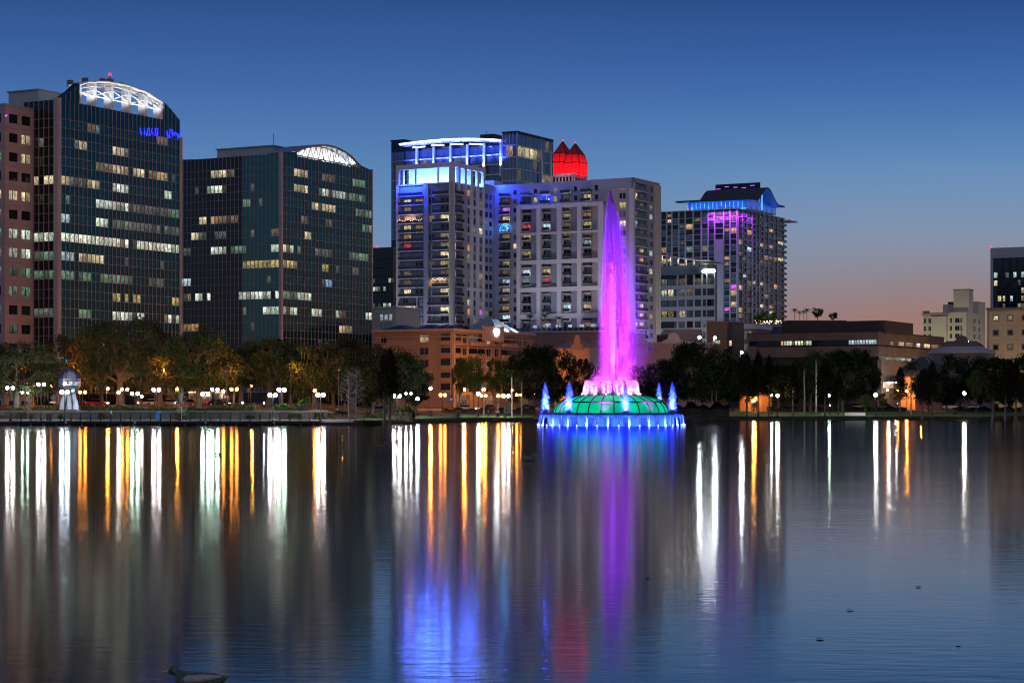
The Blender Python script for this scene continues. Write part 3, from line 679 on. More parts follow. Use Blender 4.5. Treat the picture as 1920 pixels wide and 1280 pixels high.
# bare wall strips between the balcony columns of the main wing
colm = [(937.5, 958, 'b'), (977, 996, 'b'), (1014, 1033, 'b'), (1052, 1071, 'b'), (1090, 1110, 'b')]
strip = [(926.5, 937.5), (958, 977), (996, 1014), (1033, 1052), (1071, 1090), (1110, 1161), (1173, 1180)]
for a, c in strip: ap.on('wall_strip', 'front', M(a), M(c), 0, Zm-3.4, -.8, -.05, 'apt_blue' if a < 1100 else 'apt_tan', ylk)
ap.on('corner_pier', 'front', M(1180), xm1, 0, Zm-3.4, -.8, .15, 'apt_white', ylk); 
for i, z in enumerate(fm):
    for j, (a, c, _) in enumerate(colm):
        balcony(ap, 'front', M(a), M(c), z, 1.6, ylk, -.5)
        wm = pick(.30, ('lit_red', 'lit_violet', 'lit_cool')); m_ = (M(a)+M(c))/2
        window(ap, 'front', m_-1.4, m_+1.3, z+.05, z+2.3, wm, ylk+.8, .05)
        ap.on('spandrel', 'front', M(a), M(c), z+2.35, z+fl-.25, -.8, -.3, 'apt_blue', ylk)
        if i < 2 or j == 0:
            ap.on('window', 'front', M(c)+1.0, M(c)+2.2, z+.5, z+2.1, -.05, .0, pick(.2), ylk)
    window(ap, 'front', M(1161.5), M(1172.5), z+.3, z+2.1, pick(.28), ylk+.3, .05)
    ap.on('spandrel', 'front', M(1161), M(1173), z+2.1, z+fl+.3, -.8, -.07, 'apt_tan', ylk)
# proud white frame, four bays by four
xf = [968.5, 1006, 1044, 1082, 1121]
yfr = ylk-2.2; MF = lambda px: ap.lx(px, yfr)
zt_, zb_ = ap.lz(381.5, MF(1050), yfr), ap.lz(603, MF(1050), yfr)
for a, c in ((968.5, 975.5), (1006, 1013.5), (1044, 1052), (1082, 1090), (1121, 1131)): ap.on('frame_post', 'front', MF(a), MF(c), zb_-8, zt_, -2.2, .1, 'apt_white', yfr)
for pa, pc in ((381.5, 389), (434, 438), (486, 493.5), (537.5, 546), (587.5, 597)):
    ap.on('frame_beam', 'front', MF(968.5), MF(1131), ap.lz(pc, MF(1050), yfr), ap.lz(pa, MF(1050), yfr), -2.1, 0, 'apt_white', yfr)
# side face of the main wing
SS = lambda px: ap.ly(px, xm1)
ap.on('corner_pier', 'side', ylk, SS(1190.5), 0, Zm-1.6, -.8, .1, 'apt_white', xm1)
ap.on('wall_strip', 'side', SS(1213.5), SS(1218), 0, Zm-1.6, -.8, 0, 'apt_grey', xm1); ap.on('wall_strip', 'side', SS(1224.5), SS(1227), 0, Zm-1.6, -.8, 0, 'apt_grey', xm1)
ap.on('end_pier', 'side', SS(1227), ylk+Dm, 0, Zm-.9, -.8, .5, 'cream', xm1)
for i, z in enumerate(fm):
    balcony(ap, 'side', SS(1190.7), SS(1213.5), z, 1.3, xm1, -.8)
    wa = (SS(1213.5)-SS(1190.7))/2
    for k_ in range(2): window(ap, 'side', SS(1190.7)+.6+k_*wa, SS(1190.7)+.6+k_*wa+wa*.55, z+.05, z+2.3, pick(.16, ('lit_cool',)), xm1-.8, .02)
    window(ap, 'side', SS(1218.2), SS(1224.3), z+.4, z+2.1, pick(.22), xm1-.4, .02); ap.on('spandrel', 'side', SS(1218), SS(1224.5), z+2.1, z+fl+.4, -.8, -.08, 'apt_grey', xm1)
for px in (915, 935): spot('roof_floodlight', ap.root, (M(px), ylk-3, Zm+2.2), (M(px+24), ylk+.2, Zm-7), (.01, .04, 1), 15000, 110)
spot('roof_floodlight', ap.root, (ap.lx(905, ylk), ylk-9, Zm+1.0), (ap.lx(935, ylk), ylk, Zm-9), (.01, .05, 1), 15000, 90)
ap.box('roof_hut', ap.lx(909, ylk+2), ap.lx(926, ylk+2), ylk+2, ylk+8, Zm-.3, Zm+2.0, 'slab')
mb = MB(); z = fm[4] if len(fm) > 4 else 20
for a in range(7): mb.tube([(M(939+a*2.6), ylk-1.15, z+.3), (M(940+a*2.6), ylk-1.15, z+1.0)], .1, 'led_cyan', 4)
mb.obj('glowing_strokes', ap.root); point('neon_glow', ap.root, (M(947), ylk-.4, z+1.6), (.05, .4, 1), 420, .2)
point('balcony_glow', ap.root, (M(1024), ylk-.5, fm[1]+1.6), (.05, .08, 1), 500, .2)
# podium with a pool deck, fill lights added on it to brighten the facades
ydk = ylk-26
zdk = ap.lz(622, ap.lx(1010, ydk), ydk)
DK = lambda px: ap.lx(px, ydk)
pod = B('podium_deck', 'raised pool deck with glass balustrade at the foot of the apartments', 'terrace', 850, 660)
pod.box('podium_wall', DK(900), DK(1150), ydk, ylk-2.6, 0, zdk-.3, 'brick'); pod.box('deck_slab', DK(900)-.3, DK(1150)+.3, ydk-.3, ylk-2.6, zdk-.3, zdk, 'slab')
for i in range(24):
    a, c = DK(905+i*10), DK(914.6+i*10); pod.box('balustrade_panel', a, c, ydk-.05, ydk+.02, zdk+.1, zdk+1.2, 'apt_glass')
    pod.box('balustrade_post', c, c+.12, ydk-.08, ydk+.06, zdk, zdk+1.3, 'slab')
for i in range(6): box('planter', pod.root, DK(980+i*22), DK(988+i*22), ydk+7, ydk+9, zdk, zdk+2.4, 'apt_grey')
for i in range(9):
    px = 905+i*29; a = DK(px)
    spot('deck_fill_light', pod.root, (a, ydk+2.5, zdk+1.0), (a, ylk+2, zdk+34), (.92, .88, 1), 1500, 120)
for i in range(5):
    a = F_(735+i*26); spot('facade_fill_light', pod.root, (a, -20, 14), (a+2, 1, 46), (.90, .88, 1), 2500, 120)  # unseen spots added to brighten the apartment facades
for i in range(3): spot('facade_fill_light', pod.root, (xm1+24, ylk+3+i*9, 12), (xm1, ylk+6+i*9, 44), (1, .90, .82), 3200, 120)
# ------------------------------------------------------------------ glass-topped condominium tower behind
cd = B('condominium_tower', 'slender glass condominium tower with a curved blue lit roof canopy', 'apartment building', 969, 800)
Zd = cd.lz(248); Dd = cd.ly(1036)
cd.box('glass_block', cd.lx(943), -.02, .02, Dd, 0, Zd-.05, 'dark_glass')
flc = 22.0*800/F
cx0, cx1 = cd.lx(943), 0.0
cfl = [Zd-.4-flc*(i+1) for i in range(11)]
for i, z in enumerate(cfl):
    cd.on('floor_band', 'front', cx0, 0, z-.25, z+.25, 0, .25, 'slab'); cd.on('floor_band', 'side', 0, Dd, z-.25, z+.25, 0, .25, 'slab')
    for k_ in range(4):
        a = cx0+(cx1-cx0)*k_/4; cd.on('window', 'front', a+.15, a+(cx1-cx0)/4-.15, z+.4, z+flc-.4, 0, .12, 'lit_warm' if (i in (1,) and k_ in (1, 2)) else 'apt_glass')
    for k_ in range(9):
        a = Dd*k_/9
        mt = 'lit_cream' if i == 1 and k_ < 5 else ('lit_dimwarm' if (i in (3, 4) and random.random() < .5) else ('lit_cream' if i == 5 and k_ < 5 else ('lit_dimwarm' if random.random() < .12 else 'apt_glass')))
        cd.on('window', 'side', a+.15, a+Dd/9-.15, z+.4, z+flc-.4, 0, .12, mt)
for k_ in range(5):
    a = cx0+(cx1-cx0)*k_/4; cd.on('mullion', 'front', a-.13, a+.13, 0, Zd-.1, 0, .32, 'grey_office')
for k_ in range(0, 10, 3): cd.on('mullion', 'side', Dd*k_/9-.13, Dd*k_/9+.13, 0, Zd-.1, 0, .32, 'grey_office')
cd.box('roof_cap', cx0-.3, .4, -.4, Dd+.3, Zd-.05, Zd+.5, 'steel_dark')
cd.on('concrete_panel', 'front', cx0, -.02, 0, cfl[4], .0, .4, 'apt_tan')
for px in (1012, 1029):
    y = cd.ly(px); mb = MB(); mb.tube([(.9, y, cfl[6]), (1.2, y, cfl[3]), (.9, y, cfl[0]+1)], [.35, .45, .12], 'white_paint', 6); mb.obj('light_fin', cd.root)
    spot('fin_light', cd.root, (1.5, y, cfl[3]+.3), (.9, y, cfl[0]+3), (.9, 1, .95), 1800, 60); spot('fin_light', cd.root, (1.5, y, cfl[3]-.3), (.9, y, cfl[6]), (.9, 1, .95), 1500, 60)
# lower curved middle with canopy, and the far left block
yo = 3.0
xl, xr = cd.lx(760, yo), cx0
Zmid = cd.lz(272, (xl+xr)/2, yo)
cd.box('middle_block', xl, xr, yo, Dd, 0, Zmid, 'dark_glass')
xa, xb = cd.lx(735, yo+1), cd.lx(760, yo+1)
cd.box('end_block', xa, xb, yo+.4, Dd, 0, cd.lz(263, xb, yo), 'dark_glass'); cd.box('end_block_roof', xa-.3, xb+.3, yo, Dd+.3, cd.lz(263, xb, yo), cd.lz(263, xb, yo)+.4, 'steel_dark')
nb = 6
for i in range(9):
    z = Zmid-1.0-flc*(i+1)*.86
    cd.on('floor_band', 'front', xl, xr, z-.25, z+.2, 0, .8, 'slab', yo); cd.on('floor_band', 'front', xa, xb, z-.2, z+.2, 0, .15, 'grey_office', yo+.4)
    for k_ in range(18):
        a = xl+(xr-xl)*k_/18; cd.on('window', 'front', a+.1, a+(xr-xl)/18-.1, z+.3, z+flc*.86-.35, 0, .1, random.choice(['apt_glass']*9+['lit_dimwarm']), yo)
    for k_ in range(4):
        a = xa+(xb-xa)*k_/4; cd.on('window', 'front', a+.1, a+(xb-xa)/4-.1, z+.3, z+flc*.86-.3, 0, .1, 'apt_glass', yo+.4)
for i in range(6):
    px = 785+i*31.5; a = cd.lx(px, yo); cd.on('canopy_column', 'front', a-.45, a+.45, Zmid-14, Zmid-.3, .9, 1.8, 'white_paint', yo)
    spot('column_light', cd.root, (a, yo-3.0, Zmid-10.5), (a, yo-1, Zmid-3), (.80, .88, 1), 2600, 80)
    spot('canopy_light', cd.root, (a, yo-6, Zmid-9), (a, yo-1, Zmid+1), (.02, .06, 1), 16000, 120)
mb = MB(); pr = []
for i in range(17):
    u = i/16; a = xl+(xr-xl)*u; pr.append((a, cd.lz(276-13.5*math.sin(math.pi*(.08+.62*u)) , a, yo)))
mb.prism([(a, z) for a, z in pr] + [(a, z-.7) for a, z in reversed(pr)], yo-4.5, yo+9, 'white_paint'); mb.obj('canopy', cd.root)
mb = MB(); mb.tube([(a, yo-4.7, z-.1) for a, z in pr], .28, 'led_ice', 5); mb.obj('canopy_light_strip', cd.root)
for i in range(4):
    i0 = 2+i*3; mb = MB(); mb.tube([(pr[i0][0], yo-4.0, pr[i0][1]-2.0), (pr[i0+2][0], yo-4.0, pr[i0+2][1]-2.2)], .22, 'led_ice', 5); mb.obj('soffit_light_strip', cd.root)
cd.box('plant_room', cd.lx(900, yo+8), cd.lx(926, yo+8), yo+8, yo+16, Zmid, cd.lz(252, cd.lx(910, yo+8), yo+8), 'steel_dark')
mb = MB(); mb.tube([(cd.lx(910, yo+8), yo+9, Zmid), (cd.lx(910, yo+8), yo+9, cd.lz(246, cd.lx(910, yo+8), yo+8))], .1, 'steel_dark', 4); mb.obj('antenna', cd.root)
# ------------------------------------------------------------------ red-lit tower with two pyramid roofs
rt = B('office_tower', 'pale office tower with two pyramid roofs floodlit red', 'office building', 1076, 1000)
Zr = rt.lz(326); xw0 = rt.lx(1000)
rt.box('core', xw0, -.3, .3, rt.ly(1101), 0, Zr-.3, 'apt_tan')
for i in range(7):
    px = 1037+i*6.2; a = rt.lx(px)
    for f in range(5):
        rt.on('window', 'front', a, a+1.1, Zr-3.4-f*4.6, Zr-1.4-f*4.6, -.3, -.2, 'dark_glass')
    rt.on('pier', 'front', a+1.2, a+1.7 if i < 6 else -.01, 0, Zr-.3, -.3, .12, 'slab')
for i in range(4):
    y = rt.ly(1079+i*6)
    for f in range(5): rt.on('window', 'side', y, y+2.0, Zr-3.4-f*4.6, Zr-1.4-f*4.6, -.3, -.2, 'dark_glass')
rt.box('cornice', xw0, .4, -.4, rt.ly(1101), Zr-.3, Zr+.3, 'slab')
def pyr(pxa, pxb, pys, pxt, pyt, yo_):
    c0, c1 = rt.lx(pxa, yo_), rt.lx(pxb, yo_); w_ = c1-c0; mb = MB()
    zs_, zt2 = rt.lz(pys, c0, yo_), rt.lz(pyt, (c0+c1)/2, yo_+w_/2); zm_ = zs_+(zt2-zs_)*.42; i_ = w_*.10
    q0 = [(c0, yo_), (c1, yo_), (c1, yo_+w_), (c0, yo_+w_)]; q1 = [(c0+i_, yo_+i_), (c1-i_, yo_+i_), (c1-i_, yo_+w_-i_), (c0+i_, yo_+w_-i_)]
    top = ((c0+c1)/2, yo_+w_/2, zt2)
    for j in range(4):
        k_ = (j+1) % 4
        mb.poly([(*q0[j], Zr+.3), (*q0[k_], Zr+.3), (*q0[k_], zs_), (*q0[j], zs_)], 'red_glass'); mb.poly([(*q0[j], zs_), (*q0[k_], zs_), (*q1[k_], zm_), (*q1[j], zm_)], 'red_glass'); mb.poly([(*q1[j], zm_), (*q1[k_], zm_), top], 'red_glass')
    po = mb.obj('pyramid_roof', rt.root)
    mb = MB()
    for j in range(4):
        k_ = (j+1) % 4
        mb.tube([(*q0[j], Zr+.3), (*q0[j], zs_), (*q1[j], zm_), top], .3, 'red_rib', 4)
        for zz, q in ((zs_, q0), (zm_, q1)): mb.tube([(*q[j], zz), (*q[k_], zz)], .26, 'red_rib', 4)
        mm = ((q0[j][0]+q0[k_][0])/2, (q0[j][1]+q0[k_][1])/2); m1_ = ((q1[j][0]+q1[k_][0])/2, (q1[j][1]+q1[k_][1])/2)
        mb.tube([(*mm, Zr+.3), (*mm, zs_), (*m1_, zm_), top], .2, 'red_rib', 4)
    mb.obj('ridge_rib', rt.root)
    mb = MB(); mb.ball((top[0], top[1], top[2]+.3), .38, 'beacon'); mb.obj('beacon', rt.root)
    for a in (.15, .5, .85):
        spot('red_floodlight', rt.root, (c0+w_*a, yo_-5, Zr+.8), (c0+w_*a, yo_+1.5, Zr+5), (1, .012, .025), 3400, 120); spot('red_floodlight', rt.root, (c1+5, yo_+w_*a, Zr+.8), (c1-1.5, yo_+w_*a, Zr+5), (1, .012, .025), 3400, 120)
pyr(1034, 1062, 305, 1041, 265, 8); pyr(1057, 1086, 306, 1063, 269, 3)
for px in (1038, 1060, 1078): spot('red_floodlight', rt.root, (rt.lx(px), -4, Zr-18), (rt.lx(px), 0, Zr-4), (1, .05, .06), 5200, 70)
for px in (1050, 1070): spot('white_floodlight', rt.root, (rt.lx(px), -4, Zr-18), (rt.lx(px), 0, Zr-6), (1, .95, 1), 3500, 60)
# ------------------------------------------------------------------ right hand high-rise with the curved gable roof
hr = B('apartment_tower', 'tall balconied apartment tower with a curved blue lit gable roof', 'apartment building', 1383, 1150)
Zh = hr.lz(390); Wh = -hr.lx(1236); Dh = hr.ly(1470); fr = 10.65*1150/F
hr.box('core', -Wh, -.4, .4, Dh, 0, Zh-.5, 'dark_glass')
hfl = [Zh-1.2-fr*(i+1) for i in range(24)]; hfl = [z for z in hfl if z > 4]
fc = [1238, 1250, 1260, 1273, 1285, 1300, 1315, 1328, 1340, 1357, 1369, 1383]
for j, px in enumerate(fc):
    a = hr.lx(px); a0, a1 = (a, a+.7) if j == 0 else ((a-.7, a) if j == len(fc)-1 else (a-.35, a+.35))
    hr.on('pier', 'front', a0, a1, 0, Zh-.4, -.4, .3, 'grey_office')
hr.on('blank_wall', 'front', hr.lx(1340), hr.lx(1357), 0, hfl[4], -.4, .8, 'apt_grey')
sc_ = [1383, 1392, 1400, 1410, 1417, 1424, 1432, 1441, 1450, 1458, 1470]
for j, px in enumerate(sc_):
    y = hr.ly(px); y0, y1 = (y, y+.9) if j == 0 else ((y-.9, y) if j == len(sc_)-1 else (y-.45, y+.45)); hr.on('pier', 'side', y0, y1, 0, Zh-.4, -.4, .3, 'grey_office')
hw, hb = [], []
for i, z in enumerate(hfl):
    hr.on('floor_band', 'front', -Wh, -.01, z-.3, z+.05, -.4, .12, 'apt_grey'); hr.on('floor_band', 'side', .01, Dh, z-.3, z+.05, -.4, .12, 'apt_grey' if i % 4 == 0 else 'steel_dark')
    for j in range(len(fc)-1):
        if fc[j] == 1340 and i > 3: continue
        a, c = hr.lx(fc[j])+.5, hr.lx(fc[j+1])-.5
        mt = 'lit_violet' if (i < 2 and fc[j] >= 1328) else ('lit_magenta' if (i, fc[j]) in ((17, 1357), (13, 1369)) else random.choices(['apt_glass', 'dark_glass', 'lit_cream', 'lit_warm', 'lit_dimwarm', 'lit_cool'], [5, 6, 1.2, .8, .7, .2])[0])
        hw.append(('front', a, c, z+.1, z+fr-.45, -.4, -.3, mt, 0.0))
        if j % 2: hb.append(('front', a-.3, c+.3, z, z+1.0, .12, .22, 'rail_glass', 0.0))
    for j in range(len(sc_)-1):
        a, c = hr.ly(sc_[j])+.6, hr.ly(sc_[j+1])-.6
        mt = random.choices(['apt_glass', 'dark_glass', 'lit_cream', 'lit_warm', 'lit_dimwarm', 'lit_cool'], [4, 9, .3, .3, .4, .25])[0]
        hw.append(('side', a, c, z+.1, z+fr-.45, -.4, -.3, mt, 0.0))
        if j % 2: hb.append(('side', a-.4, c+.4, z, z+1.0, .4, .6, 'rail_glass', 0.0)); hb.append(('side', a-.4, c+.4, z-.25, z, .1, .9, 'apt_grey', 0.0))
    hr.box('end_balcony', -6, .2, Dh, Dh+4.2, z-.25, z+.9, 'rail_dark')
panes(hr, 'window', hw, 300); panes(hr, 'balcony', hb, 300)
hr.box('roof_slab', -Wh-.5, .6, -.8, Dh+.5, Zh-.4, Zh, 'slab')
hr.box('roof_overhang', -12, 3, Dh+.5, hr.ly(1487), Zh-1.6, Zh-.9, 'slab')
x0, x1 = hr.lx(1290, 6), hr.lx(1400, 6); zA = hr.lz(376, (x0+x1)/2, 6)
hr.box('penthouse', x0, x1, 6, 52, Zh, zA-.4, 'apt_glass')
for i in range(14):
    a = x0+(x1-x0)*i/14; hr.on('penthouse_mullion', 'front', a-.15, a+.15, Zh, zA-.4, 0, .2, 'slab', 6)
hr.on('light_strip', 'front', x0, x1, Zh+.1, Zh+.45, .3, .5, 'led_cyan', 6)
for i in range(7):
    a = x0+(x1-x0)*(i+.5)/7; spot('soffit_light', hr.root, (a, 2.5, Zh+.5), (a, 6.5, zA), (.02, .16, 1), 5500, 130)
for i in range(6): spot('soffit_light', hr.root, (x1+4, 9+i*8, Zh+.5), (x1, 9+i*8, zA), (.02, .15, 1), 5200, 130)
for i in range(5):
    a = hr.lx(1336+i*11); spot('violet_light', hr.root, (a, -3.0, Zh-1.0), (a, .2, Zh-9), (.50, .03, 1), 9000, 120)
for i in range(3): spot('violet_light', hr.root, (3, 4+i*7, Zh-1), (0, 4+i*7, Zh-9), (.50, .03, 1), 9000, 120)
# ogee gable roof: profile along y, ridge along x
yc = 29; ym = 23; zR = hr.lz(352, x1, yc)
def ogee(n=18): return [(-ym-4+ (2*ym+8)*i/n, zA + (zR-zA)*max(0, (.5+.5*math.cos(math.pi*min(1, abs(-ym-4+(2*ym+8)*i/n)/(ym*.80)))))) for i in range(n+1)]
og = ogee(); mb = MB(); mb.prism([(yc+a, z) for a, z in og] + [(yc+a, z-.8) for a, z in reversed(og)], x0+3, x1+4, 'roof_dark', axis='x')
mb.obj('gable_roof', hr.root)
mb = MB(); mb.prism([(yc+a, z-.9) for a, z in og[2:-2]] + [(yc+og[-3][0], zA-.5), (yc+og[2][0], zA-.5)], x0+6, x1-.5, 'apt_glass', axis='x'); mb.obj('gable_wall', hr.root)
hr.on('light_strip', 'side', yc-.3, yc+.3, Zh+1, zR-2, .1, .4, 'led_cyan', x1)
mb = MB(); mb.prism([(x0-6, zA+.35), (x0-6, zA-.4), (x1+4, zA-.4), (x1+4, zA+.35)], 1.5, 6.5, 'roof_dark'); mb.obj('eave', hr.root)
xs0, xs1 = hr.lx(1342, yc), hr.lx(1425, yc)
hr.box('roof_sign', xs0, xs1, yc-.5, yc+.5, zR-6, hr.lz(342, xs1, yc), 'steel_dark')
for i in range(5): box('sign_line', hr.root, xs0+.6+i*(xs1-xs0)/5.2, xs0+.6+i*(xs1-xs0)/5.2+2.6, yc-.65, yc-.52, zR+.3+(i*5 % 3)*.55, zR+.55+(i*5 % 3)*.55, 'led_violet')
for px in (1290, 1483):
    mb = MB(); q = (hr.lx(1290), 0, Zh+.6) if px == 1290 else (1, hr.ly(1483), Zh-.4)
    mb.ball(q, .4, 'beacon'); mb.obj('beacon', hr.root)
for i in range(4): spot('facade_fill_light', hr.root, (hr.lx(1260+i*36), -34, 30), (hr.lx(1265+i*36), 0, Zh-26), (.72, .86, 1), 14000, 80)  # added fill spots lifting the high-rise faces
for i in range(3): spot('facade_fill_light', hr.root, (45, 8+i*20, 34), (0, 12+i*20, Zh-28), (.75, .84, 1), 12000, 80)
# ------------------------------------------------------------------ grey mid-rise office with curved top
gm = B('office_building', 'grey mid-rise office with ribbon windows and a flat curved roof canopy', 'office building', 1341, 760)
Zg = gm.lz(496, -3, 0); Wg = -gm.lx(1228)
gm.box('core', -Wg, -.5, .4, 3, 0, Zg, 'dark_glass')
gm.on('glass_band', 'front', -Wg, gm.lx(1325), gm.lz(516, -18, 0), Zg, -.4, .2, 'apt_glass')
mb = MB(); cr = [(gm.lx(1236+i*10.4), gm.lz(476+i*1.25+2*math.sin(i/9*3), gm.lx(1236+i*10.4), 0)) for i in range(10)]
mb.prism(cr + [(a, z-.5) for a, z in reversed(cr)], -2.5, 16, 'slab'); mb.obj('roof_canopy', gm.root)
for i in range(6): gm.box('canopy_post', gm.lx(1240+i*15), gm.lx(1240+i*15)+.3, .5, .8, Zg, cr[min(9, int(i*1.6))][1]-.3, 'slab')
for i in range(7): point('canopy_light', gm.root, (gm.lx(1241+i*11), -.8, cr[min(9, i)][1]-1.2), (1, .8, .5), 120, .2)
gf = 20.0*760/F
for f in range(8):
    zt2 = gm.lz(523+f*20, -18, 0); zs_ = zt2-gf*.62
    if zs_ < 1: break
    gm.on('spandrel', 'front', -Wg, -.02, zs_-gf*.38, zs_, -.4, .05, 'grey_office')
    for j, (a, c) in enumerate(((1240, 1250), (1252, 1262), (1263.5, 1268), (1273, 1284), (1288, 1299), (1303, 1314), (1318, 1323.5), (1326, 1332), (1333, 1340))):
        mt = {(1, 1): 'lit_cream', (1, 0): 'lit_white', (3, 0): 'lit_yellow', (3, 1): 'lit_yellow', (3, 3): 'lit_cream', (0, 5): 'lit_dimwarm', (1, 4): 'lit_dimwarm', (0, 3): 'lit_dimwarm'}.get((f, j), random.choice(['apt_glass']*6+['lit_dim', 'dark_glass']))
        window(gm, 'front', gm.lx(a), gm.lx(c), zs_+.05, zt2-.05, mt, .4, .05, 'steel_dark')
for a, c in ((1228, 1238.5), (1269, 1272), (1284.5, 1287.5), (1299.5, 1302.5), (1314.5, 1317.5), (1324, 1325.5), (1339.5, 1341)): gm.on('pier', 'front', gm.lx(a), gm.lx(c), 0, gm.lz(516, -18, 0), -.4, .1, 'grey_office')
mb = MB(); zc = gm.lz(508, 0, 0)
for i, (dx, r_) in enumerate(((-2.0, .8), (-1.0, 1.0), (0, .95), (1.0, 1.05), (2.0, .85))): mb.lathe([(.01, -.0), (r_, .02), (r_, .3), (.01, .32)], 'sign_white', 12)
sg = MB()
for dx, r_ in ((-1.9, .75), (-.9, .95), (.1, .9), (1.1, 1.0), (2.0, .8)):
    sg.prism([(dx + r_*math.cos(t_*math.pi/6), r_*.8*math.sin(t_*math.pi/6)) for t_ in range(12)], -.15, .15, 'sign_white')
so_ = sg.obj('illuminated_sign', gm.root); so_.location = (gm.lx(1330), -.8, zc)
for i in range(3): spot('facade_fill_light', gm.root, (gm.lx(1245+i*35), -20, 10), (gm.lx(1250+i*35), 0, 28), (.95, .93, 1), 3500, 130)  # added fill spots brightening the office front
# ------------------------------------------------------------------ orange-lit hotel by the park
ho = B('hotel', 'long stucco hotel with corner balconies glowing orange in street light', 'hotel', 849, 545)
Zo = ho.lz(618); Wo = -ho.lx(700); Do = ho.ly(1002)
ho.box('core', -Wo, -.4, .4, Do, 0, Zo-.3, 'stucco')
ho.box('cornice', -Wo-.3, .5, -.5, Do+.3, Zo-.3, Zo+.35, 'stucco_trim'); ho.box('frieze', -Wo-.1, .2, -.2, Do+.1, Zo-1.9, Zo-1.6, 'stucco_trim')
flo = 23.2*545/F
ofl = [ho.lz(645)-flo*i for i in range(6)]; ofl = [z for z in ofl if z > 1.2]
for i, z in enumerate(ofl):
    if i in (1, 3): ho.on('string_course', 'front', -Wo, 0, z+flo-.9, z+flo-.65, -.4, .12, 'stucco_trim'); ho.on('string_course', 'side', 0, Do, z+flo-.9, z+flo-.65, -.4, .12, 'stucco_trim')
    # front: paired window, plain window, balcony recess at the corner
    for a, c, mt in ((714, 723, 'dark_glass'), (787, 802, 'lit_cream' if i == 0 else 'dark_glass')):
        w_ = window(ho, 'front', ho.lx(a), ho.lx(c), z+.6, z+2.5, mt, .4, .05, 'stucco_trim'); ho.on('sill', 'front', ho.lx(a)-.15, ho.lx(c)+.15, z+.45, z+.6, -.4, .15, 'stucco_trim', parent=w_)
    for face, a, c in (('front', ho.lx(827), ho.lx(845.5)), ('side', ho.ly(852), ho.ly(864))):
        ho.on('balcony_recess', face, a, c, z+.9, z+2.7, -.4, .02, 'dark_glass'); bo = ho.on('balcony', face, a-.2, c+.2, z-.15, z+.95, 0, .5, 'stucco_trim')
        for q in range(9):
            u = a+(c-a)*(q+.5)/9; ho.on('baluster', face, u-.1, u+.1, z+.1, z+.75, .5, .58, 'stucco', parent=bo)
    for a, c, mt in ((870.5, 876, 'dark_glass'), (914.5, 920.5, 'lit_cream' if i in (0, 2) else 'dark_glass'), (930, 935, 'dark_glass'), (973, 978.5, 'dark_glass'), (985, 990, 'dark_glass')):
        w_ = window(ho, 'side', ho.ly(a), ho.ly(c), z+.5, z+2.7, mt, -.4, .05, 'stucco_trim'); ho.on('sill', 'side', ho.ly(a)-.15, ho.ly(c)+.15, z+.35, z+.5, -.4, .15, 'stucco_trim', parent=w_)
    if i < 2:
        for a, c in ((882, 895), (898, 909), (942, 955), (956, 967)):
            ho.on('balcony_recess', 'side', ho.ly(a), ho.ly(c), z+.9, z+2.7, -.4, .02, 'lit_dim' if a == 882 and i == 0 else 'dark_glass'); bo = ho.on('balcony', 'side', ho.ly(a)-.2, ho.ly(c)+.2, z-.15, z+.95, 0, .6, 'stucco_trim')
            for q in range(8):
                u = ho.ly(a)+(ho.ly(c)-ho.ly(a))*(q+.5)/8; ho.on('baluster', 'side', u-.12, u+.12, z+.1, z+.75, .6, .68, 'stucco', parent=bo)
    else:
        for a, c in ((882, 888), (897.5, 903), (945, 950), (957, 962)): window(ho, 'side', ho.ly(a), ho.ly(c), z+.5, z+2.5, 'lit_cool' if random.random() < .15 else 'dark_glass', -.4, .05, 'stucco_trim')
ho.on('pilaster', 'front', ho.lx(845.5), ho.lx(849), 0, Zo-.4, -.4, .35, 'stucco_trim'); ho.on('pilaster', 'side', 0, ho.ly(852), 0, Zo-.4, -.4, .35, 'stucco_trim')
for a, c in ((855, 880), (914, 936), (978, 990)):
    ho.on('shop_opening', 'side', ho.ly(a), ho.ly(c), .1, 4.0, -.4, .06, 'lit_dimwarm'); ho.on('shop_cornice', 'side', ho.ly(a)-.5, ho.ly(c)+.5, 4.4, 4.8, 0, .8, 'stucco_trim')
    for q in range(6):
        u = ho.ly(a)+(ho.ly(c)-ho.ly(a))*q/5; ho.on('shop_mullion', 'side', u-.1, u+.1, .1, 4.0, .06, .2, 'brick')
# name board with the white glowing sign and its little gable
g0, g1 = ho.ly(904), ho.ly(941); zg0 = Zo
mb = MB(); mb.prism([(g0, zg0-2.6), (g0, zg0+1.0), (g0-.4, zg0+1.6), (g1+.4, zg0+1.6), (g1, zg0+1.0), (g1, zg0-2.6)], 0, .7, 'stucco_trim', axis='x'); mb.obj('sign_board', ho.root)
sg = MB(); yc2 = ho.ly(926.5)
sg.prism([(yc2-1.45, ho.lz(618.5, 0, yc2)), (yc2-1.4, ho.lz(623, 0, yc2)), (yc2-1.0, ho.lz(624, 0, yc2)), (yc2-.9, ho.lz(628.6, 0, yc2)), (yc2+.95, ho.lz(628.6, 0, yc2)), (yc2+1.0, ho.lz(624, 0, yc2)), (yc2+1.45, ho.lz(623, 0, yc2)), (yc2+1.4, ho.lz(618, 0, yc2)), (yc2+.4, ho.lz(616.8, 0, yc2)), (yc2-.5, ho.lz(617, 0, yc2))], .75, .95, 'sign_white', axis='x')
sg.obj('illuminated_sign', ho.root)
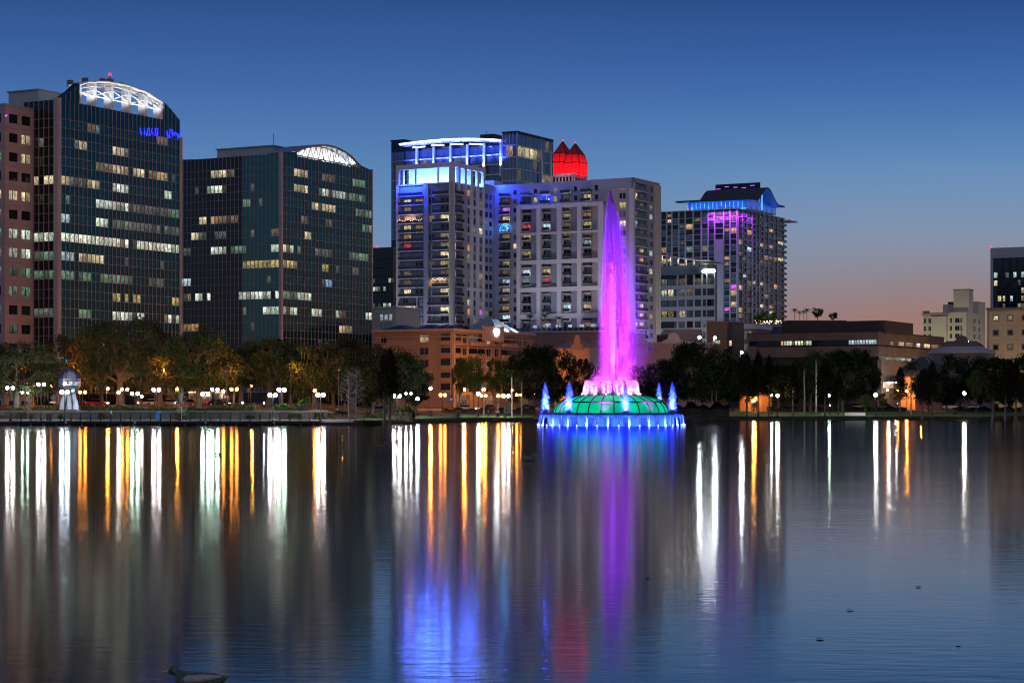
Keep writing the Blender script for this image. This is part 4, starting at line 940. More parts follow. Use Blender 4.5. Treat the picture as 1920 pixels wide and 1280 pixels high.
def hiproof(b, x0, x1, y0, y1, z, h_, mat, nm):
    mb = MB(); cx_, cy_ = (x0+x1)/2, (y0+y1)/2; r_ = min(x1-x0, y1-y0)*.1
    P = [(x0, y0, z), (x1, y0, z), (x1, y1, z), (x0, y1, z)]; T = [(cx_-r_, cy_-r_, z+h_), (cx_+r_, cy_-r_, z+h_), (cx_+r_, cy_+r_, z+h_), (cx_-r_, cy_+r_, z+h_)]
    for j in range(4): mb.poly([P[j], P[(j+1) % 4], T[(j+1) % 4], T[j]], mat)
    mb.poly(T, mat); mb.poly(list(reversed(P)), mat); o = mb.obj(nm, b.root)
    mb = MB()
    for j in range(4): mb.tube([P[j], T[j]], .12, 'roof_metal', 4)
    mb.obj('roof_ridge', b.root, None); return o
for a, c, d in ((705, 770, 610), (772, 822, 609.5), (829, 858, 611)):
    x0, x1 = ho.lx(a, 3), ho.lx(c, 3); hiproof(ho, x0, min(x1, -.5), 3, 3+(x1-x0)*.8, Zo+.35, ho.lz(d, x1, 8)-Zo-.2, 'blue_roof', 'hip_roof')
y0, y1 = ho.ly(938), ho.ly(979); hiproof(ho, -13, -1.0, y0, y1, Zo+.4, ho.lz(598, -6, (y0+y1)/2)-Zo-.4, 'roof_metal', 'hip_roof')
for px in (945, 958, 975): spot('roof_floodlight', ho.root, (.2, ho.ly(px), Zo+.9), (-5, ho.ly(px), Zo+2.4), (.80, .95, 1), 2200, 120, .8, .25)
mb = MB()
for i in range(12): mb.box(-6, -5, ho.ly(862)+i*1.2, ho.ly(862)+i*1.2+.8, Zo+.3, Zo+1.1+.3*(i % 3), 'steel_dark')
mb.obj('roof_plant', ho.root)
# small cream blocks between the towers and the apartments
cb = B('low_building', 'small cream office block with blue windows beside the glass block', 'office building', 742, 620)
cb.box('core', cb.lx(699), 0, 0, 14, 0, cb.lz(577), 'cream'); cb.box('coping', cb.lx(699)-.3, .3, -.3, 14.3, cb.lz(577), cb.lz(577)+.4, 'slab')
for f in range(3):
    for px in (713, 721.5, 730): cb.on('window', 'front', cb.lx(px), cb.lx(px+5), cb.lz(600+f*15), cb.lz(589+f*15), 0, .08, 'lit_cool' if f == 0 else 'apt_glass')
# ------------------------------------------------------------------ mission-style church hall (gable) and hall with round window
gb = B('church_hall', 'small stucco hall with a scalloped gable and arched windows behind the fountain', 'church', 1105, 520)
zg_ = gb.lz(652); xg = gb.lx(1040)
gb.box('core', xg, 0, 0, 22, 0, zg_, 'stucco')
mb = MB(); xc = gb.lx(1083); w_ = gb.lx(1094)-gb.lx(1072)
mb.prism([(xc-w_/2, zg_-.5), (xc-w_/2, zg_+.8), (xc-w_*.28, zg_+1.0), (xc-w_*.26, zg_+2.2), (xc-w_*.1, zg_+3.4), (xc+w_*.1, zg_+3.4), (xc+w_*.26, zg_+2.2), (xc+w_*.28, zg_+1.0), (xc+w_/2, zg_+.8), (xc+w_/2, zg_-.5)], -.3, .5, 'brick'); mb.obj('gable', gb.root)
hiproof(gb, xg, gb.lx(1066), .5, 20, zg_, 2.2, 'brick', 'roof')
for px in (1048, 1060, 1076, 1088, 1099):
    a = gb.lx(px); mb = MB(); z0 = gb.lz(690); mb.prism([(a-.5, z0), (a-.5, z0+2)] + [(a+.5*math.cos(math.pi-t_*math.pi/6), z0+2+.5*math.sin(t_*math.pi/6)) for t_ in range(1, 6)] + [(a+.5, z0+2), (a+.5, z0)], -.06, .02, 'lit_dimwarm' if px == 1048 else 'dark_glass'); mb.obj('arched_window', gb.root)
rw = B('church_hall', 'plain pinkish hall with one round window beside the fountain plume', 'church', 1297, 520)
zr_ = rw.lz(641); xg = rw.lx(1190)
rw.box('core', xg, -.3, .3, 18, 0, zr_-.2, 'brick')
mb = MB(); a = rw.lx(1262); mb.prism([(a-3.0, zr_-.3), (a-3.0, zr_+.4), (a-1.6, zr_+.9)] + [(a+1.6*math.cos(math.pi-t_*math.pi/8), zr_+.9+1.6*math.sin(t_*math.pi/8)) for t_ in range(1, 8)] + [(a+1.6, zr_+.9), (a+3.0, zr_+.4), (a+3.0, zr_-.3)], .0, .6, 'pink_stone'); mb.obj('gable', rw.root)
mb = MB(); a = rw.lx(1216.5); zc = rw.lz(652); mb.prism([(a+.95*math.cos(t_*math.pi/10), zc+.95*math.sin(t_*math.pi/10)) for t_ in range(20)], .1, .26, 'brick'); mb.obj('round_window', rw.root)
mb = MB(); mb.prism([(a+.3+.5*math.cos(t_*math.pi/10), zc+.65*math.sin(t_*math.pi/10)) for t_ in range(20)], .02, .09, 'lit_dim'); mb.obj('window_pane', rw.root)
rw.box('roof_plant', rw.lx(1216), rw.lx(1234), 5, 9, zr_-.2, rw.lz(625), 'steel_dark')
rw.box('rear_block', rw.lx(1243, 12), rw.lx(1294, 12), 12, 20, 0, rw.lz(617, rw.lx(1260, 12), 12), 'brick')
rw.box('coping', xg, .1, -.05, 18, zr_-.2, zr_+.1, 'stucco_trim')
# ------------------------------------------------------------------ tan parapet block and arched-window block
tb = B('low_building', 'blank tan block with bright rooftop lamps among the tree tops', 'building', 1366, 600)
tb.box('core', tb.lx(1325), 0, 0, 12, 0, tb.lz(603.5), 'tan_dark'); tb.box('coping', tb.lx(1325)-.2, .2, -.2, 12.2, tb.lz(603.5), tb.lz(603.5)+.3, 'stucco_trim')
tb.box('recess', tb.lx(1364), .02, -.05, 3, 0, tb.lz(605), 'steel_dark')
tb.on('window', 'front', tb.lx(1340), tb.lx(1350), tb.lz(644), tb.lz(638), 0, .08, 'lit_white'); tb.on('window', 'side', tb.ly(1367), tb.ly(1371.5), tb.lz(648), tb.lz(638), 0, .08, 'lit_cream')
ab = B('low_building', 'brown office block with tall arched upper windows and pale cornice', 'building', 1417, 680)
za = ab.lz(607); xa = ab.lx(1372)
ab.box('core', xa, 0, 0, 14, 0, za-.2, 'brick'); ab.box('cornice', xa-.3, .4, -.4, 14.3, za-1.7, za, 'slab')
for i in range(4):
    a = ab.lx(1381+i*7.4); mb = MB(); z0 = ab.lz(637)
    mb.prism([(a, z0), (a, z0+2.6)] + [(a+.55+.55*math.cos(math.pi-t_*math.pi/6), z0+2.6+.55*math.sin(t_*math.pi/6)) for t_ in range(1, 6)] + [(a+1.1, z0+2.6), (a+1.1, z0)], -.12, .02, 'lit_dim'); mb.obj('arched_window', ab.root)
    ab.on('window', 'front', a, a+.95, ab.lz(656), ab.lz(645), 0, .08, 'lit_dim')
# roof garden with palms behind it: a raised planted deck
rg = B('roof_garden', 'blue walled roof terrace with planting and warm string lights', 'terrace', 1461, 700)
rg.box('terrace_wall', rg.lx(1413), 0, 0, 14, 0, rg.lz(612), 'blue_roof'); rg.box('terrace_coping', rg.lx(1413)-.2, .2, -.2, 14.2, rg.lz(612), rg.lz(612)+.25, 'roof_metal')
mb = MB()
for i in range(22): mb.ball((rg.lx(1412+i*2.3), .6+random.random()*3, rg.lz(606-random.random()*7)), .13, 'string_light', 5, 3)
mb.obj('string_lights', rg.root)
for px in (1436, 1444, 1455):
    mb = MB(); q = (rg.lx(px), 1, rg.lz(602)); mb.ball(q, .22, 'lamp_small'); mb.tube([(q[0], q[1], rg.lz(612)), q], .06, 'steel_dark', 5); mb.obj('terrace_lamp', rg.root)
# ------------------------------------------------------------------ brutalist concrete library
lb = B('library', 'stepped brown board-marked concrete library with ribbons of lit slot windows', 'library', 1647, 560)
xL = lb.lx(1400); DL = lb.ly(1770)
ztop, zmid = lb.lz(622), lb.lz(600, -20, 0)
zw1, zw2 = lb.lz(646), lb.lz(636)
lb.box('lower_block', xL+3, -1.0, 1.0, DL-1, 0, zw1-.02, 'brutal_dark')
lb.box('window_recess', xL+.5, -.5, .5, DL-.5, zw1, zw2, 'dark_glass'); lb.box('upper_block', xL, 0, 0, DL, zw2, ztop, 'brutal')
lb.box('middle_overhang', xL+.8, -.0, .1, DL-.4, lb.lz(668), zw1-.3, 'brutal')
lb.box('roof_block', lb.lx(1465, 4), lb.lx(1659, 4), 4, 30, ztop-.2, lb.lz(602, -12, 4), 'brutal_dark')
lb.box('roof_coping', xL-.15, .15, -.15, DL, ztop, ztop+.25, 'brutal_dark')
lb.box('side_base', -.6, .6, .8, DL-8, 0, lb.lz(674), 'brutal')
# board marks: upright ribs in the concrete
for i in range(60):
    x = xL+(0-xL)*(i+.5)/60; lb.on('board_rib', 'front', x-.16, x+.16, zw2+.05, ztop-.05, 0, .10, 'brutal')
for i in range(44):
    y = DL*(i+.5)/44; lb.on('board_rib', 'side', y-.3, y+.3, zw2+.05, ztop-.05, 0, .10, 'brutal'); lb.on('board_rib', 'side', y-.3, y+.3, lb.lz(668)+.05, zw1-.4, 0, .10, 'brutal')
for i in range(40):
    px = 1433+i*5.3; a = lb.lx(px, .5)
    mt = 'lit_white' if 1462 < px < 1518 and i % 4 != 2 else ('lit_cool' if 1588 < px < 1640 else ('lit_warm' if 1462 < px < 1518 else 'dark_glass'))
    if px < 1640: lb.on('slot_window', 'front', a, a+.55, zw1+.15, zw2-.15, 0, .2, mt, .5)
for px, w_, mt in ((1672, 5, 'lit_dimwarm'), (1688, 9, 'lit_cream'), (1701, 12, 'lit_dimwarm'), (1722, 5, 'lit_white'), (1736, 9, 'lit_cream'), (1749, 11, 'lit_dimwarm')): lb.on('ribbon_window', 'side', lb.ly(px), lb.ly(px+w_), zw1+.2, zw2-.2, 0, .2, mt, -.5)
for i in range(10): lb.on('ribbon_window', 'side', lb.ly(1652+i*6), lb.ly(1657+i*6), lb.lz(674)+.05, lb.lz(668)-.05, -.1, .1, 'lit_green' if i < 7 else 'lit_cool', -.5)
# loading bay light
lb.on('canopy', 'side', lb.ly(1652), lb.ly(1688), lb.lz(718), lb.lz(715), .6, 4, 'slab')
lb.on('bay_wall', 'side', lb.ly(1652), lb.ly(1686), lb.lz(727), lb.lz(718), .6, .7, 'white_paint')
for px in (1667, 1680):
    mb = MB(); mb.ball((5, lb.ly(px, 5), lb.lz(717.5, 5, lb.ly(px, 5))), .25, 'flood_white'); mb.obj('bay_lamp', lb.root)
for px, c_ in ((1664, 'lamp_orange'), (1684, 'lamp_orange')):
    mb = MB(); mb.ball((7, lb.ly(px, 7), lb.lz(731, 7, lb.ly(px, 7))), .28, c_); mb.obj('bay_lamp', lb.root)
for i in range(3): spot('facade_fill_light', lb.root, (16, lb.ly(1655+i*30), 1.5), (0, lb.ly(1665+i*32), 17), (1, .55, .28), 6500, 110)  # warm fill spots added for the library side wall
# ------------------------------------------------------------------ cream tower block, cathedral dome, tan block, far dark tower
cr_ = B('apartment_building', 'old cream apartment block with a tall blank stair tower', 'apartment building', 1812, 900)
Zcr = cr_.lz(584); xC = cr_.lx(1731); DC = cr_.ly(1847)
cr_.box('core', xC, 0, 0, DC, 0, Zcr-.2, 'cream')
a, c = cr_.lx(1789, 3), cr_.lx(1818, 3); cr_.box('stair_tower', a, c, 2, 9, Zcr-16, cr_.lz(544, a, 3), 'cream'); cr_.box('tower_coping', a-.2, c+.2, 1.8, 9.2, cr_.lz(544, a, 3), cr_.lz(544, a, 3)+.35, 'tan_dark')
a, c = cr_.lx(1768, 4), cr_.lx(1788, 4); cr_.box('roof_block', a, c, 4, 10, Zcr-.3, cr_.lz(571, a, 4), 'cream'); cr_.box('roof_plant', a+2, c-.2, 5, 8, cr_.lz(571, a, 4), cr_.lz(566, a, 4), 'steel_dark')
cr_.box('roof_block', -4, .1, DC-11, DC, Zcr-.3, cr_.lz(567, 0, DC), 'cream'); cr_.box('cornice', xC-.6, xC+12, -.6, 0, Zcr-1.4, Zcr-.6, 'stucco_trim'); cr_.box('cornice_urn', xC-.3, xC+2.2, .2, 2.5, Zcr-.3, Zcr+.7, 'tan_dark')
cr_.box('projecting_bay', cr_.lx(1747), cr_.lx(1776), -1.2, 0, 0, cr_.lz(592), 'cream')
for f in range(6):
    z1 = cr_.lz(596+f*14.6); z0 = cr_.lz(604.5+f*14.6)
    for px, w_ in ((1732.5, 4), (1741, 5), (1781, 4), (1791, 8), (1801, 3)): window(cr_, 'front', cr_.lx(px), cr_.lx(px+w_), z0, z1, 'dark_glass', 0, .02, 'cream')
    for px, w_ in ((1818, 3), (1823, 6), (1835, 2.5)): window(cr_, 'side', cr_.ly(px), cr_.ly(px+w_), z0, z1, 'dark_glass', 0, .02, 'cream')
for i in range(3): spot('facade_fill_light', cr_.root, (cr_.lx(1745+i*30), -30, 8), (cr_.lx(1745+i*30), 0, 30), (1, .86, .55), 9000, 100)  # added warm fill spots for the cream walls
spot('facade_fill_light', cr_.root, (28, 12, 8), (0, 14, 30), (1, .86, .55), 11000, 100)
dm = B('cathedral', 'round cathedral with dark ribbed dome, lantern and cross above the trees', 'church', 1803, 540, rot=0)
zb0 = dm.lz(661); 
mb = MB(); mb.lathe([(8.6, 0), (8.6, zb0-.3)], 'stone', 40); mb.obj('drum', dm.root)
mb = MB(); mb.lathe([(9.0, zb0-.3), (9.0, zb0), (7.6, zb0+.9), (6.2, zb0+1.2), (6.0, zb0+1.5)], 'apt_tan', 40); mb.obj('lower_roof', dm.root)
mb = MB(); zl_ = dm.lz(637); mb.lathe([(5.9, zb0+1.4), (5.4, zb0+2.0), (4.0, zb0+2.9), (2.4, zl_-.4), (1.6, zl_-.1)], 'brutal', 40); mb.obj('dome', dm.root)
for i in range(24):
    t_ = i*math.pi/12; mb = MB(); mb.tube([(math.cos(t_)*r_, math.sin(t_)*r_, z_+.06) for r_, z_ in ((5.9, zb0+1.4), (5.4, zb0+2.0), (4.0, zb0+2.9), (2.4, zl_-.4))], .06, 'tan_dark', 4); mb.obj('dome_rib', dm.root)
mb = MB(); mb.lathe([(1.7, zl_-.2), (1.7, zl_), (1.35, zl_+.1), (1.35, zl_+.55), (1.6, zl_+.6), (.9, zl_+1.0), (.05, zl_+1.3)], 'tan_dark', 20); mb.obj('lantern', dm.root)
zx = dm.lz(613); mb = MB(); mb.box(-.07, .07, -.07, .07, zl_+1.2, zx, 'tan_stone'); mb.box(-.55, .55, -.06, .06, zx-1.0, zx-.8, 'tan_stone'); mb.obj('cross', dm.root)
mb = MB(); mb.ball((.9, -3.9, zb0+2.8), .12, 'lamp_small', 6, 4); mb.obj('roof_lamp', dm.root)
ch = B('parish_house', 'dark hip-roofed orange lit house beside the cathedral', 'house', 1748, 520)
ch.box('core', ch.lx(1690), 0, 0, 12, 0, ch.lz(693), 'stucco'); hiproof(ch, ch.lx(1690)-.5, .6, -.6, 12.5, ch.lz(693), ch.lz(668)-ch.lz(693), 'roof_dark', 'hip_roof')
ch.box('front_wing', ch.lx(1686, -8), ch.lx(1716, -8), -8, .2, 0, ch.lz(712, -8, -8), 'stucco'); ch.box('wing_parapet', ch.lx(1685, -8), ch.lx(1717, -8), -8.3, .1, ch.lz(712, -8, -8), ch.lz(706, -8, -8), 'stucco_trim')
ch.on('window', 'front', ch.lx(1693, -8), ch.lx(1703, -8), ch.lz(732, -8, -8), ch.lz(723, -8, -8), 0, .08, 'lit_warm', -8)
mb = MB(); mb.ball((ch.lx(1700, -12), -12, 5), .3, 'flood_orange'); mb.tube([(ch.lx(1700, -12), -12, 0), (ch.lx(1700, -12), -12, 4.8)], .07, 'steel_dark', 5); mb.obj('yard_lamp', ch.root)
tn = B('office_building', 'tan panelled block with square deep-set windows at the frame edge', 'office building', 1990, 540)
ztn = tn.lz(579, tn.lx(1860), 0); xT = tn.lx(1850)
tn.box('core', xT, 0, .35, 20, 0, ztn-.2, 'tan_stone')
tn.box('coping', xT-.2, .2, 0, 20, ztn-.2, ztn+.3, 'tan_dark')
wc = [1867, 1894, 1921, 1948]; pitch = 27.6*540/F
for f in range(7):
    zc = tn.lz(596.5+f*27.3, tn.lx(1867), 0)
    for px in wc:
        a = tn.lx(px)
        tn.on('panel', 'front', a-pitch/2+.03, a+pitch/2-.03, zc-pitch/2+.03, zc+pitch/2-.03, -.35, -.12, 'tan_stone')
        fr_ = tn.on('window_surround', 'front', a-.85, a+.85, zc-.85, zc+.85, -.12, -.02, 'tan_dark')
        tn.on('window', 'front', a-.55, a+.55, zc-.55, zc+.55, -.02, .01, 'lit_cream' if (f, px) in ((0, 1867), (0, 1894)) else ('lit_dim' if (f, px) == (2, 1894) else 'dark_glass'), parent=fr_)
for i in range(2): spot('facade_fill_light', tn.root, (tn.lx(1862+i*40), -16, 2), (tn.lx(1865+i*40), 0, 17), (1, .74, .40), 5200, 120)  # added warm fill spots on the tan front
ft = B('office_tower', 'dark glass tower with pale edge rising behind the tan block', 'office building', 1995, 770)
xf0 = ft.lx(1857); zft = ft.lz(465, xf0, 0)
ft.box('core', xf0+.2, 0, .3, 30, 0, zft-4, 'dark_glass'); ft.box('crown_band', xf0, .5, 0, 30, zft-4, zft, 'grey_office'); ft.box('corner_pier', xf0, ft.lx(1862), -.1, .5, 0, zft-4, 'grey_office')
for i in range(9): ft.on('mullion', 'front', ft.lx(1878+14*i), ft.lx(1878+14*i)+.5, 0, zft-4, -.3, .25, 'steel_dark')
for f in range(10):
    z1 = ft.lz(497+f*14.6, xf0, 0)
    for i in range(18): ft.on('window', 'front', ft.lx(1863.5+7.3*i), ft.lx(1869.5+7.3*i), z1-2.0, z1, -.3, -.15, random.choices(['dark_glass', 'lit_cool', 'lit_cream', 'lit_dim'], [8, 1, 1.2, 1.2])[0] if f > 0 else 'dark_glass')
mb = MB(); mb.ball((xf0+.2, .2, zft+.5), .35, 'beacon'); mb.obj('beacon', ft.root)
# bigger roof garden hill behind the library: planted roof
for i, (pa, pc, py) in enumerate(((1478, 1560, 599),)):
    pass
# ------------------------------------------------------------------ the fountain
FX, FY = xw(1146, 320), 320.0
ft_ = tag(empty('fountain', (FX, FY, 0)), 'lake fountain with green glass dome and a tall violet plume', 'fountain')
px2m = 320/F
pm('basin_blue', (.07, .09, .32), .6, var=.1); pm('dome_rib_metal', (.015, .02, .02), .5, .3, var=0)
m, t, p = base_mat('dome_panel')       # tinted panels lit from inside the dome, as a lamp shade is
p.inputs['Base Color'].default_value = (.003, .02, .008, 1); p.inputs['Roughness'].default_value = .5; p.inputs['Specular IOR Level'].default_value = .15
g = t.nodes.new('ShaderNodeNewGeometry'); nz = t.nodes.new('ShaderNodeTexNoise'); nz.inputs['Scale'].default_value = .35; nz.inputs['Detail'].default_value = 3
t.links.new(g.outputs['Position'], nz.inputs['Vector']); rp = t.nodes.new('ShaderNodeValToRGB'); rp.color_ramp.elements[0].position = .3; rp.color_ramp.elements[1].position = .75
rp.color_ramp.elements[0].color = (0, .24, .20, 1); rp.color_ramp.elements[1].color = (.0, .66, .28, 1); t.links.new(nz.outputs['Fac'], rp.inputs['Fac']); t.links.new(rp.outputs[0], p.inputs['Emission Color'])
p.inputs['Emission Strength'].default_value = 1.15; m.cycles.emission_sampling = 'NONE'
def watermat(name, alpha_col=(.85, .87, .9)):
    m, t, p = base_mat(name); n = t.nodes; l = t.links
    d = n.new('ShaderNodeBsdfDiffuse'); tr = n.new('ShaderNodeBsdfTranslucent'); d.inputs[0].default_value = tr.inputs[0].default_value = (*alpha_col, 1)
    mix = n.new('ShaderNodeMixShader'); mix.inputs[0].default_value = .5; l.new(d.outputs[0], mix.inputs[1]); l.new(tr.outputs[0], mix.inputs[2]); l.new(mix.outputs[0], n['Material Output'].inputs['Surface'])
watermat('spray', (.36, .37, .38))
watermat('foam', (.85, .87, .9))
em('jet_lamp', (.45, .60, 1), 4, False); em('jet_lamp_pink', (1, .35, .95), 4, False)
mb = MB(); mb.lathe([(9.9, -1), (9.9, 1.35), (11.1, 1.45), (11.2, 1.5), (11.2, 1.8), (10.9, 1.85), (9.0, 1.9), (.1, 1.9)], 'basin_blue', 96); mb.obj('basin', ft_, smooth=False)
NP = 28
def dome_pt(t_, q, off=0.0):     # q 0..1 from base to collar
    ang = R(8+ 44*q); r_ = 3.95+ (9.1-3.95)*(math.cos(math.pi/2*q)**.9 if q < 1 else 0); z_ = 1.95+2.9*math.sin(math.pi/2*q)
    return ((r_+off)*math.cos(t_), (r_+off)*math.sin(t_), z_+off)
for i in range(NP):
    t0, t1_ = 2*math.pi*i/NP+.012, 2*math.pi*(i+1)/NP-.012
    if math.sin((t0+t1_)/2) > .80: continue            # back panels behind the dome cannot be seen
    for qa, qb in ((0, .40), (.44, .97)):
        mb = MB(); nq, na = 5, 3
        P = [[dome_pt(t0+(t1_-t0)*a/na, qa+(qb-qa)*j/nq) for a in range(na+1)] for j in range(nq+1)]
        for j in range(nq):
            for a in range(na): mb.poly([P[j][a], P[j][a+1], P[j+1][a+1], P[j+1][a]], 'dome_panel')
        mb.obj('dome_panel', ft_)
    mb = MB(); mb.tube([dome_pt(2*math.pi*i/NP, j/8, .04) for j in range(9)], .085, 'dome_rib_metal', 5); mb.obj('dome_rib', ft_)
for q, r_ in ((0, .12), (.42, .14), (1, .14)):
    mb = MB(); mb.tube([dome_pt(2*math.pi*k_/48, q, .05) for k_ in range(49)], r_, 'dome_rib_metal', 6, cap=False); mb.obj('dome_ring', ft_)
mb = MB(); mb.lathe([(3.95, 4.75), (3.95, 5.0), (3.4, 5.1), (.4, 5.1), (.3, 7.0), (.1, 7.1)], 'basin_blue', 32); mb.tube([(3.5*math.cos(2*math.pi*k_/32), 3.5*math.sin(2*math.pi*k_/32), 7.15) for k_ in range(33)], .12, 'dome_rib_metal', 6, cap=False)
for k_ in range(8): mb.tube([(.3*math.cos(k_*math.pi/4), .3*math.sin(k_*math.pi/4), 6.6), (3.5*math.cos(k_*math.pi/4), 3.5*math.sin(k_*math.pi/4), 7.1)], .06, 'dome_rib_metal', 4)
mb.obj('nozzle_ring', ft_)
rng = np.random.default_rng(21)
# central plume: drops thrown up in a leaning spindle, thinning to a tip
tab = [(355, 1143, 1145), (372, 1139.5, 1150), (400, 1134, 1160), (450, 1129.5, 1170), (500, 1127, 1178), (560, 1125, 1184), (620, 1123.5, 1187.5), (680, 1121, 1190), (712, 1118, 1192)]
ys_ = np.array([a for a, _, _ in tab], float); ls = np.array([(b_-1146)*px2m for _, b_, _ in tab]); rs = np.array([(c-1146)*px2m for _, _, c in tab])
n = 380000
py = 712 - (712-358)*rng.beta(1.0, 1.25, n); lo = np.interp(py, ys_, ls); hi = np.interp(py, ys_, rs)
mid, hw_ = (lo+hi)/2, (hi-lo)/2*.88
rad = np.sqrt(rng.uniform(0, 1, n))*rng.triangular(.1, .78, 1.30, n)
strand = rng.integers(0, 30, n); th = 2*np.pi*strand/30 + rng.normal(0, .07, n) + .25*np.sin(py*.012+strand)      # streams, not an even cloud
rad *= .82 + .26*rng.random(30)[strand] + .07*np.sin(py*.09+strand*2.1)
cen = np.stack([mid+hw_*rad*np.cos(th), hw_*rad*np.sin(th), H+(HY-py)*px2m], 1)
part('plume', quads('plume', cen, np.zeros(n), .062, ['spray'], 1.7, .4, rng), ft_, kind='stuff', label='tall violet water plume')
n = 26000; py = 712-(712-380)*rng.beta(1.3, 1.6, n); lo = np.interp(py, ys_, ls); hi = np.interp(py, ys_, rs); hw_ = (hi-lo)/2; u = rng.exponential(.33, n)
cen = np.stack([(lo+hi)/2+hw_*(.78+u*np.where(rng.random(n) < .72, 1, -.5)-np.where(rng.random(n) < .28, 1.5, 0)), rng.normal(0, .5, n)*hw_, H+(HY-py)*px2m-rng.uniform(0, 1.5, n)], 1)
part('drifting_mist', quads('drifting_mist', cen, np.zeros(n), .045, ['spray'], 1.5, .3, rng), ft_, kind='stuff', label='thin spray drifting off the plume')
n = 9000; hgt = rng.beta(1, 2.2, n); cen = np.stack([.15+rng.normal(0, .10, n)*(1+1.6*hgt), rng.normal(0, .15, n)-2.6*(1-.45*hgt), 7.1+hgt*19], 1)
part('centre_jet', quads('centre_jet', cen, np.zeros(n), .12, ['foam'], 1.8, .4, rng), ft_, kind='stuff', label='bright white-pink core jet')
# ring of falling water below the plume
n = 26000; k_ = rng.integers(0, 26, n); th = 2*np.pi*k_/26 + rng.normal(0, .045, n); f_ = rng.uniform(0, 1, n)
rr_ = 3.5 + .95*np.sqrt(f_) + rng.normal(0, .05, n); zz = 7.15 + .25*np.sin(f_*3)*(1-f_) - 2.3*f_**1.6
part('falling_veil', quads('falling_veil', np.stack([rr_*np.cos(th), rr_*np.sin(th), zz], 1), np.zeros(n), .085, ['foam'], 1.6, .3, rng), ft_, kind='stuff', label='pink curtain of falling water round the nozzle ring')
n = 7000; th = rng.uniform(0, 2*np.pi, n); rr_ = 3.4*np.sqrt(rng.uniform(0, 1, n)); zz = 7.0+rng.exponential(.55, n)
part('nozzle_mist', quads('nozzle_mist', np.stack([rr_*np.cos(th), rr_*np.sin(th), zz], 1), np.zeros(n), .08, ['spray'], 1.2, .3, rng), ft_, kind='stuff')
# side jets
JT = [(-10.4, -1.2), (-6.9, -7.6), (-6.1, 8.2), (1.7, -10.2), (9.3, -4.4), (8.0, 6.6)]
for j, (jx, jy) in enumerate(JT):
    n = 11000; hgt = rng.beta(1.0, 1.25, n); w_ = (.60*(1-hgt)**.75+.05); fall = rng.uniform(0, 1, n) < .55
    rad = np.abs(rng.normal(0, .5, n)); rad = np.where(fall, rad*1.25, rad*.45); th = rng.uniform(0, 2*np.pi, n)
    cen = np.stack([jx+w_*rad*np.cos(th), jy+w_*rad*np.sin(th), 1.9+5.0*hgt], 1)
    part('side_jet', quads('side_jet', cen, np.zeros(n), .075, ['spray'], 1.6, .3, rng), ft_, kind='stuff', label='blue-white side jet')
    for s_ in (-1, 1):
        spot('jet_light', ft_, (jx+.8*s_, jy-1.0, 2.0), (jx, jy, 4.6), (.01, .03, 1), 48000, 75, 1, .15)
    spot('jet_light', ft_, (jx, jy-1.3, 2.05), (jx, jy, 5.4), (.10, .15, 1), 36000, 60, 1, .12)
# spouts of the rim with a lamp under each
for i in range(44):
    t_ = 2*math.pi*i/44 + .05
    if math.sin(t_) > .25: continue
    cx_, cy_ = math.cos(t_), math.sin(t_); mb = MB()
    for w_ in (-.16, .16):
        tx, ty = -cy_*w_, cx_*w_
        mb.tube([(cx_*11.2+tx, cy_*11.2+ty, 1.75), (cx_*11.3+tx*.9, cy_*11.3+ty*.9, 1.5), (cx_*11.4+tx*.7, cy_*11.4+ty*.7, .9), (cx_*11.45+tx*.5, cy_*11.45+ty*.5, .02)], [.09, .08, .07, .06], 'foam', 5)
    sp_ = mb.obj('spout', ft_)
    mb = MB(); mb.ball((cx_*11.6, cy_*11.6, .2), .11, 'jet_lamp', 6, 4); mb.obj('spout_lamp', ft_)
    if i % 2 == 0: spot('rim_light', ft_, (cx_*12.0, cy_*12.0, .25), (cx_*10.0, cy_*10.0, 1.2), (.010, .030, 1), 12000, 130, .6, .12)
for i in range(14):
    t_ = 2*math.pi*i/14
    if math.sin(t_) < .7:
        mb = MB(); mb.ball((4.6*math.cos(t_), 4.6*math.sin(t_), 5.0), .14, 'jet_lamp_pink', 6, 4); mb.obj('collar_lamp', ft_)
        spot('collar_light', ft_, (5.0*math.cos(t_), 5.0*math.sin(t_), 5.0), (3.7*math.cos(t_), 3.7*math.sin(t_), 6.6), (1, .10, .92), 5200, 110, .8, .15)
MAG, VIO, BLV, PNK = (.44, .01, 1), (.37, .01, 1), (.25, .02, 1), (.85, .06, 1)
for a_ in (-150, -115, -65, -30):
    spot('nozzle_floodlight', ft_, (3.2*math.cos(R(a_)), 3.2*math.sin(R(a_)), 6.4), (.4, 0, 12), PNK, 5500, 80, 1.0, .15)
# floodlights round the rim aimed into the plume at rising heights
for a_, hz, col_, pw, sz in ((-155, 9, PNK, 7000, 50), (-100, 9, PNK, 9000, 50), (-50, 9, PNK, 7000, 50), (-115, 15, MAG, 18000, 44), (-58, 15, MAG, 18000, 44), (-104, 19, MAG, 22000, 40),
                             (-160, 21, VIO, 22000, 40), (-5, 21, VIO, 26000, 40), (-112, 26, VIO, 28000, 34), (-62, 28, VIO, 28000, 34), (-98, 34, BLV, 42000, 26), (165, 31, VIO, 26000, 36), (4, 32, BLV, 46000, 34), (-60, 36, BLV, 46000, 22)):
    q = (11.3*math.cos(R(a_)), 11.3*math.sin(R(a_)), 2.1)
    spot('plume_floodlight', ft_, q, (.6, 0, hz), col_, pw*(4.6 if hz < 18 else 8.2), sz, 1.0, .2)

spot('core_floodlight', ft_, (.6, -10.9, 2.1), (.15, -2.2, 12), (1, .55, 1), 19000, 24, 1.0, .15)
spot('core_floodlight', ft_, (-.4, -10.9, 2.1), (.15, -2.2, 19), (.9, .35, 1), 40000, 16, 1.0, .15)
